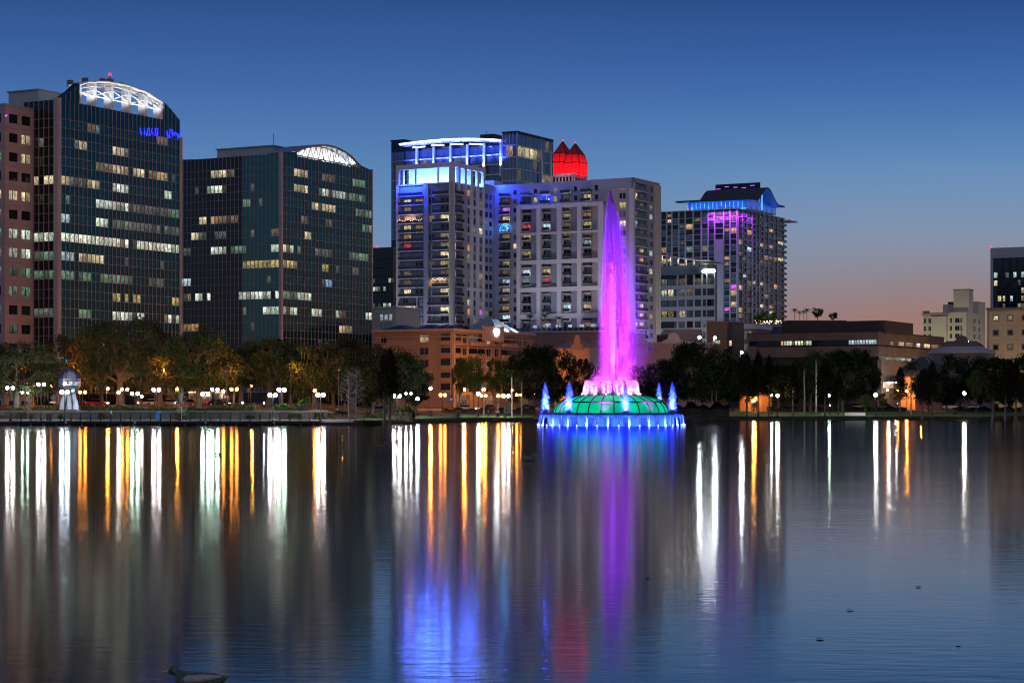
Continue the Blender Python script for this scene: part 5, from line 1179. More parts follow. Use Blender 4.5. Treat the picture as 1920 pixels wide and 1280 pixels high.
# ------------------------------------------------------------------ trees
def clumps(rng, n, k_, rx, rz, zc, leafr, low=-.35):
    """leaf centres gathered in clumps through a crown's volume, thicker near its skin, with gaps between clumps"""
    c = []
    while len(c) < k_:
        v = rng.normal(size=3); v /= np.linalg.norm(v); r_ = rng.uniform(.45, 1.0)**.6
        if v[2]*r_ < low: continue
        c.append((v[0]*rx*r_, v[1]*rx*r_, zc+v[2]*rz*r_))
    c = np.array(c); i = rng.integers(0, k_, n); s_ = leafr*rng.uniform(.6, 1.3, k_)[i]
    d = rng.normal(size=(n, 3)); d /= np.linalg.norm(d, axis=1)[:, None]; d *= (rng.uniform(0, 1, n)**.45*s_)[:, None]; d[:, 2] *= .7
    return c[i]+d, c
def limb_mesh(rng, tips, base_h, tr, mat, name, n_l=9, lean=0.0):
    mb = MB(); top = Vector((lean, 0, base_h))
    mb.tube([(0, 0, -.6), (lean*.25, 0, base_h*.35), (lean*.6, .05, base_h*.7), top], [tr*1.5, tr*1.05, tr*.9, tr*.75], mat, 8)
    for k_ in rng.choice(len(tips), min(n_l, len(tips)), replace=False):
        tip = Vector(tips[k_]); st_ = Vector((lean*.6, 0, base_h*rng.uniform(.65, 1.0)))
        m1_ = st_.lerp(tip, .35) + Vector((rng.normal()*.4, rng.normal()*.4, rng.uniform(.2, .9))); m2_ = st_.lerp(tip, .7) + Vector((rng.normal()*.4, rng.normal()*.4, rng.uniform(.1, .7)))
        mb.tube([st_, m1_, m2_, tip], [tr*.55, tr*.36, tr*.22, tr*.08], mat, 5)
        for _ in range(3):
            e = m2_ + Vector(rng.normal(size=3))*1.6 + Vector((0, 0, .6)); mb.tube([m1_.lerp(m2_, rng.uniform(.2, 1)), e], [tr*.14, tr*.04], mat, 4)
    return mb.mesh(name)
TREE = {}
def proto(kind, seed):
    key = (kind, seed)
    if key in TREE: return TREE[key]
    rng = np.random.default_rng(seed*17+len(kind)); moss = None
    if kind in ('oak', 'rust', 'olive'):
        cen, tips = clumps(rng, 12000, 76, 8.2, 5.9, 8.3, 2.0, -.72)
        mats_ = {'oak': ['leaf_oak', 'leaf_olive', 'leaf_dark'], 'rust': ['leaf_olive', 'leaf_rust', 'leaf_oak'], 'olive': ['leaf_olive', 'leaf_oak', 'moss']}[kind]
        ci = rng.choice(3, len(cen), p=[.6, .25, .15]); cr2 = quads('crown', cen, ci, .36, mats_, 1.25, 0, rng)
        tr2 = limb_mesh(rng, tips, 5.2, .55, 'trunk', 'trunk', 14)
        n = 900; k_ = rng.choice(len(tips), n); b0 = tips[k_]+rng.normal(size=(n, 3))*[1.6, 1.6, .5]; b0[:, 2] -= 1.0
        mb = MB(); 
        for q in b0[:380]:
            l_ = rng.uniform(.6, 2.2); w_ = rng.uniform(.05, .13); a = rng.uniform(0, 6.28); dx, dy = math.cos(a)*w_, math.sin(a)*w_
            mb.poly([(q[0]-dx, q[1]-dy, q[2]), (q[0]+dx, q[1]+dy, q[2]), (q[0]+dx*.2+.1*rng.normal(), q[1]+dy*.2, q[2]-l_)], 'moss')
        moss = mb.mesh('moss')
    elif kind == 'dark':
        cen, tips = clumps(rng, 9500, 56, 5.6, 6.2, 8.0, 1.8, -.9)
        ci = rng.choice(2, len(cen), p=[.8, .2]); cr2 = quads('crown', cen, ci, .36, ['leaf_dark', 'leaf_oak'], 1.25, 0, rng); tr2 = limb_mesh(rng, tips, 5.0, .36, 'trunk', 'trunk', 12)
    elif kind == 'thin':          # tall slim cypress, feathery, on a straight trunk
        n = 4200; hgt = rng.uniform(0, 1, n)**.8; r_ = (1-hgt)**.6*2.6*np.sqrt(rng.uniform(.05, 1, n)); th = rng.uniform(0, 6.28, n)
        blob = np.floor(hgt*11)*1.9; cen = np.stack([r_*np.cos(th+blob)*(1+.35*np.sin(3*th+blob)), r_*np.sin(th+blob), 5.5+hgt*9.5+rng.normal(0, .3, n)], 1)
        cr2 = quads('crown', cen, rng.choice(2, n, p=[.7, .3]), .30, ['leaf_dark', 'leaf_rust'], 1.4, 0, rng)
        mb = MB(); mb.tube([(0, 0, -.6), (0, 0, .6), (.05, 0, 5), (0, .1, 14.5)], [.55, .26, .2, .04], 'trunk', 7)
        for q in range(16):
            z_ = 5+q*.55; a = q*2.4; l_ = 2.4*(1-q/18); mb.tube([(0, 0, z_), (math.cos(a)*l_, math.sin(a)*l_, z_+.7)], [.07, .02], 'trunk', 4)
        tr2 = mb.mesh('trunk')
    elif kind == 'bright':
        cen, tips = clumps(rng, 5200, 30, 3.6, 3.4, 6.6, 1.4, -.8)
        cr2 = quads('crown', cen, rng.choice(2, len(cen), p=[.6, .4]), .30, ['leaf_bright', 'leaf_oak'], 1.25, 0, rng); tr2 = limb_mesh(rng, tips, 3.4, .24, 'trunk', 'trunk', 10)
    elif kind == 'bare':
        mb = MB()
        def grow(p0, d, l_, r_, dep):
            p1 = p0+d*l_; mb.tube([p0, p0.lerp(p1, .5)+Vector(rng.normal(size=3))*l_*.05, p1], [r_, r_*.8, r_*.6], 'pale_bark', 5 if dep < 2 else 4, cap=False)
            if dep >= 3: return
            for _ in range(4 if dep else 0):
                nd = (d*rng.uniform(.2, .7)+Vector(rng.normal(size=3))*.7+Vector((0, 0, .25))).normalized(); grow(p0.lerp(p1, rng.uniform(.35, 1)), nd, l_*rng.uniform(.45, .7), r_*.45, dep+1)
        mb.tube([(0, 0, -.8), (0, 0, .5), (.1, 0, 4), (0, .1, 10)], [.45, .2, .14, .03], 'pale_bark', 7)
        for q in range(22):
            z_ = 2.2+q*.36; a = q*2.39; grow(Vector((.05, 0, z_)), Vector((math.cos(a), math.sin(a), .35)).normalized(), 1.0+1.7*(1-abs(q-9)/14), .055, 1)
        cr2 = None; tr2 = mb.mesh('trunk')
    elif kind == 'palm':
        mb = MB(); 
        for q in range(26):
            a = q*2.4; el = 1.15-1.75*q/26; l_ = 2.6; P = []
            for s_ in range(6):
                u = s_/5; P.append(Vector((math.cos(a)*l_*u*math.cos(el*(1-.2*u)), math.sin(a)*l_*u*math.cos(el*(1-.2*u)), 8.2+l_*u*math.sin(el)-1.1*u*u)))
            side = Vector((-math.sin(a), math.cos(a), 0))
            for s_ in range(5):
                for w_ in (-1, 1):
                    for e in (0, .5):
                        b_ = P[s_].lerp(P[s_+1], e); dd = (P[s_+1]-P[s_]).normalized(); tp = b_+side*w_*(.75-.09*s_)+dd*.45-Vector((0, 0, .25)); mb.poly([b_-dd*.06, tp, b_+dd*.10], 'palm_leaf')
        cr2 = mb.mesh('crown'); mb = MB(); mb.tube([(0, 0, -.5), (.05, 0, 3), (0, .05, 6), (0, 0, 8.3)], [.24, .17, .16, .2], 'palm_bark', 8); tr2 = mb.mesh('trunk')
    TREE[key] = (cr2, tr2, moss); return TREE[key]
tn_ = {'oak': 'oak_tree', 'rust': 'oak_tree', 'olive': 'oak_tree', 'dark': 'park_tree', 'thin': 'cypress_tree', 'bright': 'young_tree', 'bare': 'bare_cypress', 'palm': 'palm_tree'}
base_h = {'oak': 14.2, 'rust': 14.2, 'olive': 14.2, 'dark': 14.6, 'thin': 15.2, 'bright': 10.2, 'bare': 10.2, 'palm': 9.6}
base_w = {'oak': 18.5, 'rust': 18.5, 'olive': 18.5, 'dark': 13.5, 'thin': 6.0, 'bright': 9.0, 'bare': 6.5, 'palm': 5.0}
def tree(kind, px, Y, pytop, wpx, label, seed=1, group=None, z=None, rz=None):
    cr2, tr2, moss = proto(kind, seed); gx, gy, g0 = G(px, Y)
    if z is not None: g0 = z
    hgt = zw(pytop, Y)-g0; sw = wpx*Y/F/base_w[kind]; sh = hgt/base_h[kind]
    r0 = tag(empty(tn_[kind], (gx, gy, g0), rz if rz is not None else random.uniform(0, 6.28)), label, 'palm' if kind == 'palm' else 'tree', group)
    r0.scale = (sw, sw, sh)
    if kind == 'thin' or kind == 'palm': r0.scale = ((sw+sh)/2 if kind == 'palm' else sw, (sw+sh)/2 if kind == 'palm' else sw, sh)
    if cr2: part('crown', cr2, r0)
    part('trunk', tr2, r0)
    if moss: part('moss', moss, r0, kind='stuff')
    return r0
GL = 'oaks along the promenade'
for a in (('olive', 30, 352, 640, 190, 'broad mossy oak reaching in over the promenade railing by the frame edge', 1), ('olive', 225, 372, 594, 215, 'tallest mossy oak, standing beside the mirrored head sculpture', 2),
          ('rust', 135, 392, 632, 150, 'oak behind the mirrored head sculpture, orange lit', 3), ('oak', 372, 372, 620, 175, 'spreading oak before the wide glass block, thick leaning trunk', 4),
          ('rust', 300, 398, 632, 150, 'rust-leaved oak between the two tallest oaks', 5), ('oak', 505, 385, 632, 165, 'dark oak above the twin green-white lamps', 6),
          ('rust', 452, 402, 650, 140, 'orange lit oak behind the parked bus', 7), ('oak', 590, 378, 640, 150, 'oak behind the brightest warm lamp by the boardwalk end', 8),
          ('rust', 660, 392, 633, 150, 'oak with orange glow behind the pale bare cypress', 9), ('oak', 738, 396, 650, 140, 'wide dark oak at the end of the lit lawn', 10),
          ('oak', -60, 372, 618, 180, 'oak cut off by the frame edge', 11)):
    tree(*a[:5], a[5], a[6], GL)
for a in (('rust', 60, 408, 668, 130, 'low orange lit oak against the pink stone block', 3), ('oak', 190, 410, 664, 120, 'low oak close to the tower foot', 6), ('rust', 260, 412, 668, 120, 'low rust oak in the second row behind the walking man', 5), ('rust', 400, 414, 664, 120, 'low oak in the second row over the bus', 7), ('oak', 545, 412, 664, 120, 'low oak in the second row behind the twin lamps', 10), ('rust', 625, 412, 662, 110, 'low rust oak in the second row by the boardwalk end', 9)):
    tree(*a[:5], a[5], a[6], GL)
GD = 'dark trees of the park'
for a in (('dark', 700, 376, 668, 95, 'dark round tree between bare cypress and lit lawn', 1), ('dark', 778, 404, 690, 80, 'low dark tree before the hotel corner', 2),
          ('dark', 1000, 436, 640, 90, 'tall dark tree by the fountain, nearest to the hotel', 3), ('dark', 1045, 448, 642, 85, 'dark tree close behind the fountain dome', 1), ('dark', 968, 452, 664, 70, 'dark tree at the hotel end wall', 2),
          ('dark', 1098, 462, 668, 70, 'low dark tree hidden behind the plume foot', 1), ('dark', 1238, 450, 672, 80, 'dark tree at the plume side, below the round window', 2), ('dark', 1290, 446, 632, 90, 'tallest dark tree below the rooftop lamps', 3),
          ('dark', 1345, 456, 642, 90, 'dark tree below the tan parapet block', 1), ('dark', 1402, 470, 664, 80, 'dark tree before the library corner', 2), ('dark', 1460, 474, 676, 70, 'small dark tree below the lit slot windows', 3),
          ('dark', 1520, 468, 660, 95, 'round dark tree before the library front', 1), ('dark', 1580, 462, 647, 105, 'big round dark tree before the library corner', 3), ('dark', 1622, 472, 655, 70, 'dark tree beside the lit loading bay', 2),
          ('dark', 1742, 470, 690, 80, 'low dark tree in front of the hip-roofed house', 2), ('dark', 1800, 478, 658, 100, 'wide dark tree below the cathedral dome', 1), ('dark', 1862, 470, 662, 100, 'dark tree below the tan block', 3), ('dark', 1918, 466, 660, 90, 'dark tree cut by the frame edge below the tan block', 2),
          ('dark', 1215, 474, 684, 65, 'dark bush-like tree in the second row by the plume foot', 1), ('dark', 1262, 476, 668, 75, 'dark tree in the second row below the round window', 3), ('dark', 1318, 478, 664, 75, 'dark tree in the second row below the mast lamps', 2), ('dark', 1374, 482, 668, 75, 'dark tree in the second row before the tan block', 3),
          ('dark', 1432, 486, 680, 70, 'dark tree in the second row behind the orange porch', 1), ('dark', 1490, 488, 684, 75, 'dark tree in the second row below the cool slot windows', 2), ('dark', 1550, 484, 690, 70, 'dark tree in the second row under the library front', 1), ('dark', 1022, 470, 672, 70, 'dark tree in the second row behind the fountain', 2), ('dark', 1775, 490, 700, 70, 'dark tree in the second row beside the hip-roofed house', 3), ('dark', 1838, 492, 690, 70, 'dark tree in the second row below the dome', 2), ('dark', 1895, 490, 690, 80, 'dark tree in the second row below the tan block', 1),
          ('dark', 1190, 470, 680, 55, 'dark tree half hidden by the violet plume', 3)):
    tree(*a[:5], a[5], a[6], GD)
GC = 'slim cypresses at the water'
for px, Y, top, w_, lb_ in ((721, 334.5, 660, 55, 'slim cypress standing in the water at the lawn end, paler trunk'), (731, 336, 655, 60, 'slim cypress beside its twin at the lawn end'), (1400, 427, 664, 45, 'slim cypress on the far bank before the orange porch'),
                     (1422, 428, 660, 45, 'slim cypress at the orange porch, second one'), (1442, 429, 668, 40, 'slim cypress next to the bright bank lamp'), (1487, 430, 680, 40, 'slim cypress alone on the lawn below the library front'),
                     (1547, 430, 672, 44, 'slim cypress between two palms on the far bank'), (1572, 431, 695, 36, 'small slim cypress by the white low wall'), (1688, 432, 690, 40, 'slim cypress by the orange lit house'), (1729, 432, 694, 40, 'slim cypress beside the tall single palm'),
                     (1748, 433, 680, 50, 'broad cypress with flared foot before the parked white cars'), (1862, 433, 690, 40, 'slim cypress right of the far bank lamp'), (1885, 434, 676, 44, 'slim cypress next to the frame edge'), (1905, 434, 684, 44, 'outermost slim cypress at the frame edge')):
    tree('thin', px, Y, top, w_, lb_.replace(' right of', ' beyond'), 1, GC)
for px, Y, top, w_, lb_, sd_ in ((654, 336, 694, 50, 'pale leafless cypress at the boardwalk end, nearer twin', 1), (668, 335, 690, 48, 'pale leafless cypress beside the dark round tree', 2), (52, 333, 742, 26, 'small leafless snag hung with moss by the railing end', 3), (340, 331, 735, 34, 'leafless mossy snag rising from the water before the railing', 4)):
    tree('bare', px, Y, top, w_, lb_, sd_, 'leafless cypresses')
for px, Y, top, w_, lb_, sd_ in ((888, 420, 660, 46, 'green lit young tree before the hotel shops', 1), (862, 430, 668, 40, 'young tree beside the blue street sign pole', 2), (926, 436, 668, 40, 'young tree between the orange twin lamps', 3), (1622, 447, 738, 26, 'small green tree by the white low wall', 1), (1830, 462, 690, 40, 'green lit tree beside the far bank lamp', 2), (1655, 462, 735, 22, 'small tree before the loading bay', 3), (430, 392, 700, 46, 'green lit young tree by the bus', 2), (560, 380, 715, 40, 'low green tree beside the twin lamps', 3)):
    tree('bright', px, Y, top, w_, lb_, sd_, 'young trees')
for px, Y, top, w_, lb_, sd_ in ((907, 412, 700, 36, 'palm with lit trunk before the hotel', 1), (960, 408, 690, 34, 'tall palm with white lit trunk near the fountain', 1), (978, 414, 700, 32, 'palm beside the tall white-trunk palm', 1), (1530, 452, 652, 36, 'tall palm with pale trunk before the library', 1), (1508, 456, 672, 34, 'palm with leaning pale trunk before the library', 1), (1708, 448, 672, 30, 'tall single palm before the hip-roofed house', 1), (1306, 446, 716, 22, 'palm with pale trunk beside the fountain', 1), (1335, 448, 720, 22, 'palm second from the fountain', 1), (1343, 450, 722, 20, 'palm third from the fountain', 1)):
    tree('palm', px, Y, top, w_, lb_, sd_, 'park palms')
for px, w_, top in ((994, 30, 588), (1022, 30, 586), (1047, 28, 592)):
    zz = H+(HY-622)*648/F; tree('palm', px, 648, top, w_, {994: 'deck palm nearest the white tent roof', 1022: 'deck palm in the middle of three before the apartments', 1047: 'deck palm nearest the violet plume'}[px], 1, 'palms on the pool deck', z=zz)
for px, w_, top, lb_ in ((1490, 16, 577, 'skyline palm first of the row behind the library'), (1499, 12, 582, 'skyline palm, small second of the row'), (1507, 12, 581, 'skyline palm, small third of the row'), (1513, 18, 577, 'skyline palm closest to the round treetop')):
    tree('palm', px, 760, top, w_, lb_, 1, 'palms on the skyline', z=zw(604, 760))
tree('bright', 1533, 770, 576, 26, 'round treetop on the skyline behind the library', 1, 'skyline trees', z=zw(604, 770)); tree('bright', 1562, 770, 585, 22, 'small treetop on the skyline beside the roof block', 2, 'skyline trees', z=zw(606, 770)); tree('bright', 1440, 708, 584, 40, 'bushy tree on the blue roof terrace', 3, 'skyline trees', z=zw(614, 708)); tree('bright', 1424, 706, 590, 26, 'smaller bush on the blue roof terrace', 1, 'skyline trees', z=zw(614, 706))
bk = tag(empty('planted_roof', (xw(1520, 770), 770, 0)), 'flat planted roof block carrying the skyline palms', 'building'); box('block', bk, -10, 12, -8, 8, 1.5, zw(603.5, 770), 'brutal_dark'); box('coping', bk, -10.3, 12.3, -8.3, 8.3, zw(603.5, 770), zw(603.5, 770)+.3, 'brutal')

# hedges and flower beds
def bed(name, pa, pb, Y, h_, dep, mats, probs, label, n=None, grp='hedges and beds'):
    L_ = abs(xw(pb, Y)-xw(pa, Y)); n = n or int(L_*h_*dep*70+200); rng = np.random.default_rng(int(pa))
    x = rng.uniform(0, L_, n); y = rng.uniform(0, dep, n); top = h_*(.75+.25*np.sin(x*1.7+pa)*np.sin(x*.6)); z = top*rng.uniform(0, 1, n)**.5
    me = quads('leaves', np.stack([x, y, z], 1), rng.choice(len(mats), n, p=probs), .26, mats, 1.2, 0, rng)
    r0 = tag(empty(name, G((pa), Y)), label, 'hedge' if name == 'hedge' else ('flower bed' if name == 'flower_bed' else 'shrub'), grp); part('foliage', me, r0, kind='stuff')
    mb = MB(); mb.box(.1, L_-.1, .15, dep-.15, -.3, h_*.55, 'soil'); mb.obj('stems', r0); return r0
for a in (('hedge', 26, 102, 346.5, .7, 1.4, ['leaf_hedge', 'leaf_oak'], [.7, .3], 'clipped hedge on the wall nearest the frame edge'), ('flower_bed', 84, 118, 352, 1.0, 2, ['flower_yellow', 'leaf_hedge', 'flower_red'], [.35, .5, .15], 'yellow flowering bed beside the sculpture legs'),
          ('shrub', 30, 62, 343, 1.5, 1.2, ['leaf_oak', 'moss'], [.6, .4], 'loose mossy bushes at the railing end near the frame edge'), ('shrub', 108, 116, 343.5, .9, .8, ['leaf_hedge', 'leaf_oak'], [.5, .5], 'small bush below the sculpture'), ('shrub', 186, 196, 343.5, 1.2, .8, ['leaf_oak', 'leaf_hedge'], [.5, .5], 'spiky bush beside the concrete stair'), ('shrub', 325, 352, 340, 1.6, 1.4, ['leaf_olive', 'moss'], [.5, .5], 'grey mossy bush around the snag'), ('shrub', 462, 476, 343.5, 1.0, .8, ['leaf_hedge', 'leaf_bright'], [.6, .4], 'small bush before the wall by the ramp'), ('shrub', 540, 566, 343.5, 1.1, .8, ['leaf_hedge', 'leaf_oak'], [.6, .4], 'dark bush before the wall near the boardwalk end'), ('shrub', 588, 606, 343, 1.6, 1.2, ['leaf_dark', 'leaf_hedge'], [.6, .4], 'dark bush closing the end of the wall'),
          ('flower_bed', 150, 252, 352, 1.1, 2, ['flower_yellow', 'leaf_hedge', 'leaf_rust'], [.3, .5, .2], 'long flowering bed behind the walking man'), ('hedge', 204, 330, 346.5, .8, 1.4, ['leaf_hedge', 'leaf_oak'], [.7, .3], 'long clipped hedge between the walking man and the mossy snag'),
          ('flower_bed', 255, 278, 354, 1.4, 2, ['flower_red', 'leaf_hedge'], [.6, .4], 'crimson flowering shrubs behind the blue bin'), ('hedge', 345, 435, 346.5, .8, 1.4, ['leaf_hedge', 'leaf_dark'], [.6, .4], 'hedge below the parked bus'),
          ('flower_bed', 434, 476, 347, 1.6, 2, ['leaf_bright', 'flower_yellow'], [.7, .3], 'bright green bed beside the paved ramp'), ('flower_bed', 515, 562, 347, 1.6, 2, ['leaf_bright', 'leaf_hedge'], [.7, .3], 'bright green bed below the twin lamps'), ('shrub', 558, 580, 348, 2.6, 3, ['leaf_bright', 'leaf_hedge'], [.6, .4], 'rounded yellow-green shrub at the boardwalk end'),
          ('hedge', 606, 652, 345, 1.6, 2, ['leaf_dark', 'leaf_hedge'], [.6, .4], 'dark hedge behind the bare cypresses'), ('shrub', 680, 720, 352, 1.0, 3, ['leaf_bright', 'leaf_hedge'], [.4, .6], 'low shrubs behind the cypress trunks'), ('shrub', 740, 776, 352, 2.6, 4, ['leaf_dark', 'leaf_hedge'], [.5, .5], 'dense dark shrub at the near end of the lit lawn'),
          ('hedge', 832, 925, 418, 1.2, 2, ['leaf_dark', 'leaf_hedge'], [.6, .4], 'dark low hedge along the street by the lawn'), ('hedge', 935, 1003, 424, 1.5, 2, ['leaf_dark', 'leaf_hedge'], [.7, .3], 'dark low hedge running behind the fountain'),
          ('shrub', 1272, 1368, 428, 3.2, 5, ['leaf_dark'], [1.0], 'black shrubbery mass on the bank beside the fountain'), ('hedge', 1440, 1570, 470, 1.4, 2, ['leaf_dark', 'leaf_hedge'], [.7, .3], 'low hedge behind the far lawn'), ('hedge', 1570, 1700, 478, 1.3, 2, ['leaf_hedge', 'leaf_dark'], [.5, .5], 'low hedge before the parked cars'), ('hedge', 1790, 1925, 474, 1.3, 2, ['leaf_hedge', 'leaf_dark'], [.5, .5], 'low hedge at the frame edge of the far lawn')):
    bed(*a)
# ------------------------------------------------------------------ boardwalk, railing, retaining wall
bw = tag(empty('boardwalk', (0, 329, 0)), 'timber boardwalk on piles along the near promenade', 'boardwalk')
xa, xb = xw(24, 329), xw(603, 331)
for i in range(46):
    a = xa+(xb-xa)*i/46; c = xa+(xb-xa)*(i+1)/46-.02; box('deck_plank', bw, a, c, -1.2, 5.8, .62, .75, 'deck_wood')
box('fascia', bw, xa, xb, -1.3, -1.2, .28, .70, 'black_paint'); box('quay_wall', bw, xa-30, xb, -.2, .2, -1, .6, 'brutal_dark')
for i in range(24):
    a = xa+(xb-xa)*(i+.5)/24; mb = MB(); mb.tube([(a, -.9, -1), (a, -.9, .62)], .16, 'deck_wood', 6); mb.obj('pile', bw)
rl = tag(empty('railing', (0, 329, .75)), 'dark metal railing with wire infill along the boardwalk', 'railing')
for i in range(32):
    a = xa+(xb-xa)*i/31; box('post', rl, a-.10, a+.10, -1.12, -.94, 0, 1.22, 'black_paint')
box('top_rail', rl, xa, xb, -1.14, -.92, 1.10, 1.22, 'steel_dark'); box('bottom_rail', rl, xa, xb, -1.06, -1.0, .12, .17, 'steel_dark')
for i in range(8): box('wire', rl, xa, xb, -1.04, -1.02, .25+i*.105, .272+i*.105, 'steel_dark')
for px in (127, 256, 388, 516):
    mb = MB(); mb.ball((xw(px, 329), 327.6, .42), .16, 'white_paint', 8, 5); o = mb.obj('mooring_light'); tag(o, {127: 'small white fitting on the quay below the sculpture', 256: 'small white fitting on the quay below the walking man', 388: 'small white fitting on the quay by the mossy snag', 516: 'small white fitting on the quay below the twin lamps'}[px], 'fitting', 'quay fittings')
rw_ = tag(empty('retaining_wall', (0, 345, .75)), 'pale concrete retaining wall behind the promenade', 'wall')
for i in range(30):
    a = xw(-60, 345)+(xw(615, 345)-xw(-60, 345))*i/30; c = xw(-60, 345)+(xw(615, 345)-xw(-60, 345))*(i+1)/30-.03; box('wall_panel', rw_, a, c, random.uniform(-.04, .04), .35, 0, 1.42, random.choice(['concrete', 'concrete', 'concrete_stained', 'concrete_pale'])); box('coping', rw_, a, c+.03, -.06, .42, 1.42, 1.54, 'stone')
st_ = tag(empty('steps', (xw(165, 343), 343, .7)), 'short concrete stair with handrails up through the retaining wall', 'stairs')
for i in range(7): box('tread', st_, -1.6, 1.6, .3*i-.4, 2, .2*i, .2*(i+1)-.005, 'concrete')
mb = MB(); mb.tube([(-1.5, -.6, .9), (1.8, 1.6, 2.2)], .05, 'black_paint', 5); mb.tube([(-1.5, -.6, 0), (-1.5, -.6, .9)], .05, 'black_paint', 5); mb.obj('handrail', st_)
# ------------------------------------------------------------------ lamps
def lamp(px, Y, py, col, n=2, label='', r_=.27, spread=.46, group='park lamps', style='globe'):
    gx, gy, g0 = G(px, Y); zl = zw(py, Y)-g0
    r0 = tag(empty('street_lamp', (gx, gy, g0)), label, 'lamp post', group)
    mb = MB(); mb.lathe([(.22, 0), (.22, .25), (.13, .5), (.075, .7), (.06, zl-.3), (.07, zl-.25)], 'black_paint', 8); mb.obj('post', r0)
    if n == 2:
        mb = MB(); mb.tube([(-spread, 0, zl-.28), (-spread*.4, 0, zl-.42), (0, 0, zl-.35), (spread*.4, 0, zl-.42), (spread, 0, zl-.28)], .04, 'black_paint', 5); mb.obj('cross_arm', r0)
    for s_ in ((-1, 1) if n == 2 else (0,)):
        mb = MB(); mb.ball((s_*spread, 0, zl), r_, col, 8, 5); gl = mb.obj('globe', r0)
        mb = MB(); mb.lathe([(.05, zl+r_*.95), (.10, zl+r_), (.02, zl+r_*1.35)], 'black_paint', 6, (s_*spread, 0)); mb.obj('finial', gl)
    return r0
LP = [(19, 335, 727, 'lamp_white', 2, 'twin white lamp nearest the frame edge on the promenade'), (47, 350, 736, 'lamp_green', 2, 'small twin lamp under the frame-edge oak', .18), (77, 342, 720.5, 'lamp_white', 2, 'twin white lamp just before the blue road sign'),
      (91, 362, 723, 'lamp_orange', 2, 'twin orange street lamp behind the blue road sign'), (121, 331.5, 735, 'lamp_blue', 2, 'brightest twin lamp, in front of the mirrored head sculpture', .36), (155, 364, 735, 'lamp_orange', 2, 'twin orange lamp beside the sculpture head'),
      (222.5, 352, 735, 'lamp_white', 1, 'single white lamp beside the orange palm-lit trunk'), (234, 364, 729.5, 'lamp_orange', 2, 'twin orange lamp beside the tallest oak trunk'), (253, 332, 737.5, 'lamp_green', 2, 'twin white lamp on the boardwalk by the tallest oak trunk'),
      (293, 350, 730.5, 'lamp_pink', 2, 'bright pinkish twin lamp behind the blue bin', .34), (266, 378, 743, 'lamp_small', 1, 'small far white lamp between oak trunks'), (385, 332, 739, 'lamp_green', 2, 'twin greenish lamp on the boardwalk before the bus'),
      (403, 352, 730, 'lamp_green', 2, 'taller twin greenish lamp beside the bus'), (419, 366, 733, 'lamp_orange', 1, 'single orange lamp above the bus rear'), (439, 366, 729.5, 'lamp_orange', 2, 'twin orange lamp beyond the bus'), (455, 398, 755, 'lamp_blue', 1, 'low bluish lamp behind the green bed', .15), (495, 398, 755, 'lamp_blue', 1, 'low white lamp behind the paved ramp', .15),
      (511.5, 332, 740.5, 'lamp_pink', 2, 'pinkish twin lamp on the boardwalk, shorter of a pair', .36), (528, 348, 730.5, 'lamp_green', 2, 'brightest green-white twin lamp, taller of a pair', .38), (590, 362, 732, 'lamp_orange', 1, 'small orange lamp behind the brightest warm lamp'), (601, 340, 740, 'lamp_pink', 2, 'brightest warm twin lamp at the boardwalk end', .38), (597, 358, 739, 'flood_orange', 1, 'orange lamp glowing behind the boardwalk-end twin lamp', .22),
      (744, 350, 742, 'lamp_white', 2, 'twin white lamp over the dense dark shrub', .34), (766, 372, 737.5, 'lamp_white', 2, 'small twin white lamp behind the dense shrub', .24), (783, 385, 747, 'lamp_blue', 1, 'blue-white star lamp at the end of the lawn', .36),
      (830, 430, 740.5, 'lamp_orange', 2, 'twin orange lamp beside the blue pole sign', .36), (897, 402, 738, 'lamp_green', 1, 'green-white lamp by the green lit young tree', .42), (907, 436, 742, 'lamp_orange', 2, 'twin orange lamp behind the hotel palm', .32), (938, 440, 742, 'lamp_orange', 2, 'orange twin lamp half hidden by a white one', .36), (949, 404, 742, 'lamp_pink', 2, 'bright warm twin lamp on a tall black post by the lawn', .36), (973, 442, 740, 'lamp_orange', 2, 'twin orange lamp nearest the fountain', .32), (1003, 450, 739, 'lamp_orange', 1, 'small orange lamp deep behind the dark trees', .2),
      (1287, 452, 740, 'lamp_white', 1, 'small lamp beside the fountain among pale palm trunks', .26), (1447, 446, 741, 'lamp_blue', 1, 'smaller bluish lamp beside the bright bank lamp', .24), (1458, 432, 741.5, 'lamp_white', 1, 'bright white lamp on the far bank beside the orange porch', .40), (1555, 450, 741, 'lamp_green', 1, 'green-white lamp below the pale palm trunk', .30), (1642, 434, 740, 'lamp_white', 1, 'brightest white lamp on the far lawn before the loading bay', .44), (1555.5, 470, 760, 'lamp_small', 1, 'low garden lamp by the hedge', .14), (1808, 436, 737, 'lamp_white', 1, 'white lamp on the far lawn beside the green lit tree', .44)]
for q in LP: lamp(q[0], q[1], q[2], q[3], q[4], q[5], q[6]*.85 if len(q) > 6 else .26)
# rooftop lamps; most orange masts are added to light facades and crowns
def mast(px, Y, py, col, r_, label):
    g0 = gz(px, Y); zl = zw(py, Y)-g0; r0 = tag(empty('light_mast', (xw(px, Y), Y, g0)), label, 'lamp post', 'tall light masts'); mb = MB(); mb.tube([(0, 0, 0), (0, 0, zl-.3), (.25, -.3, zl)], .09, 'steel_dark', 6); mb.obj('post', r0); mb = MB(); mb.ball((.3, -.45, zl), r_, col, 8, 5); mb.obj('lamp_head', r0)
    if 'leaves' in label or 'tall orange' in label:      # added shield keeping the lamp off the lake and out of view
        mb = MB(); mb.lathe([(r_*1.7, zl-r_*1.5), (r_*1.7, zl+r_*1.3)], 'black_paint', 10, (.3, -.45), math.pi*1.02, math.pi*1.98); mb.lathe([(.02, zl-r_*1.5), (r_*1.7, zl-r_*1.5)], 'black_paint', 10, (.3, -.45)); mb.obj('shade', r0)
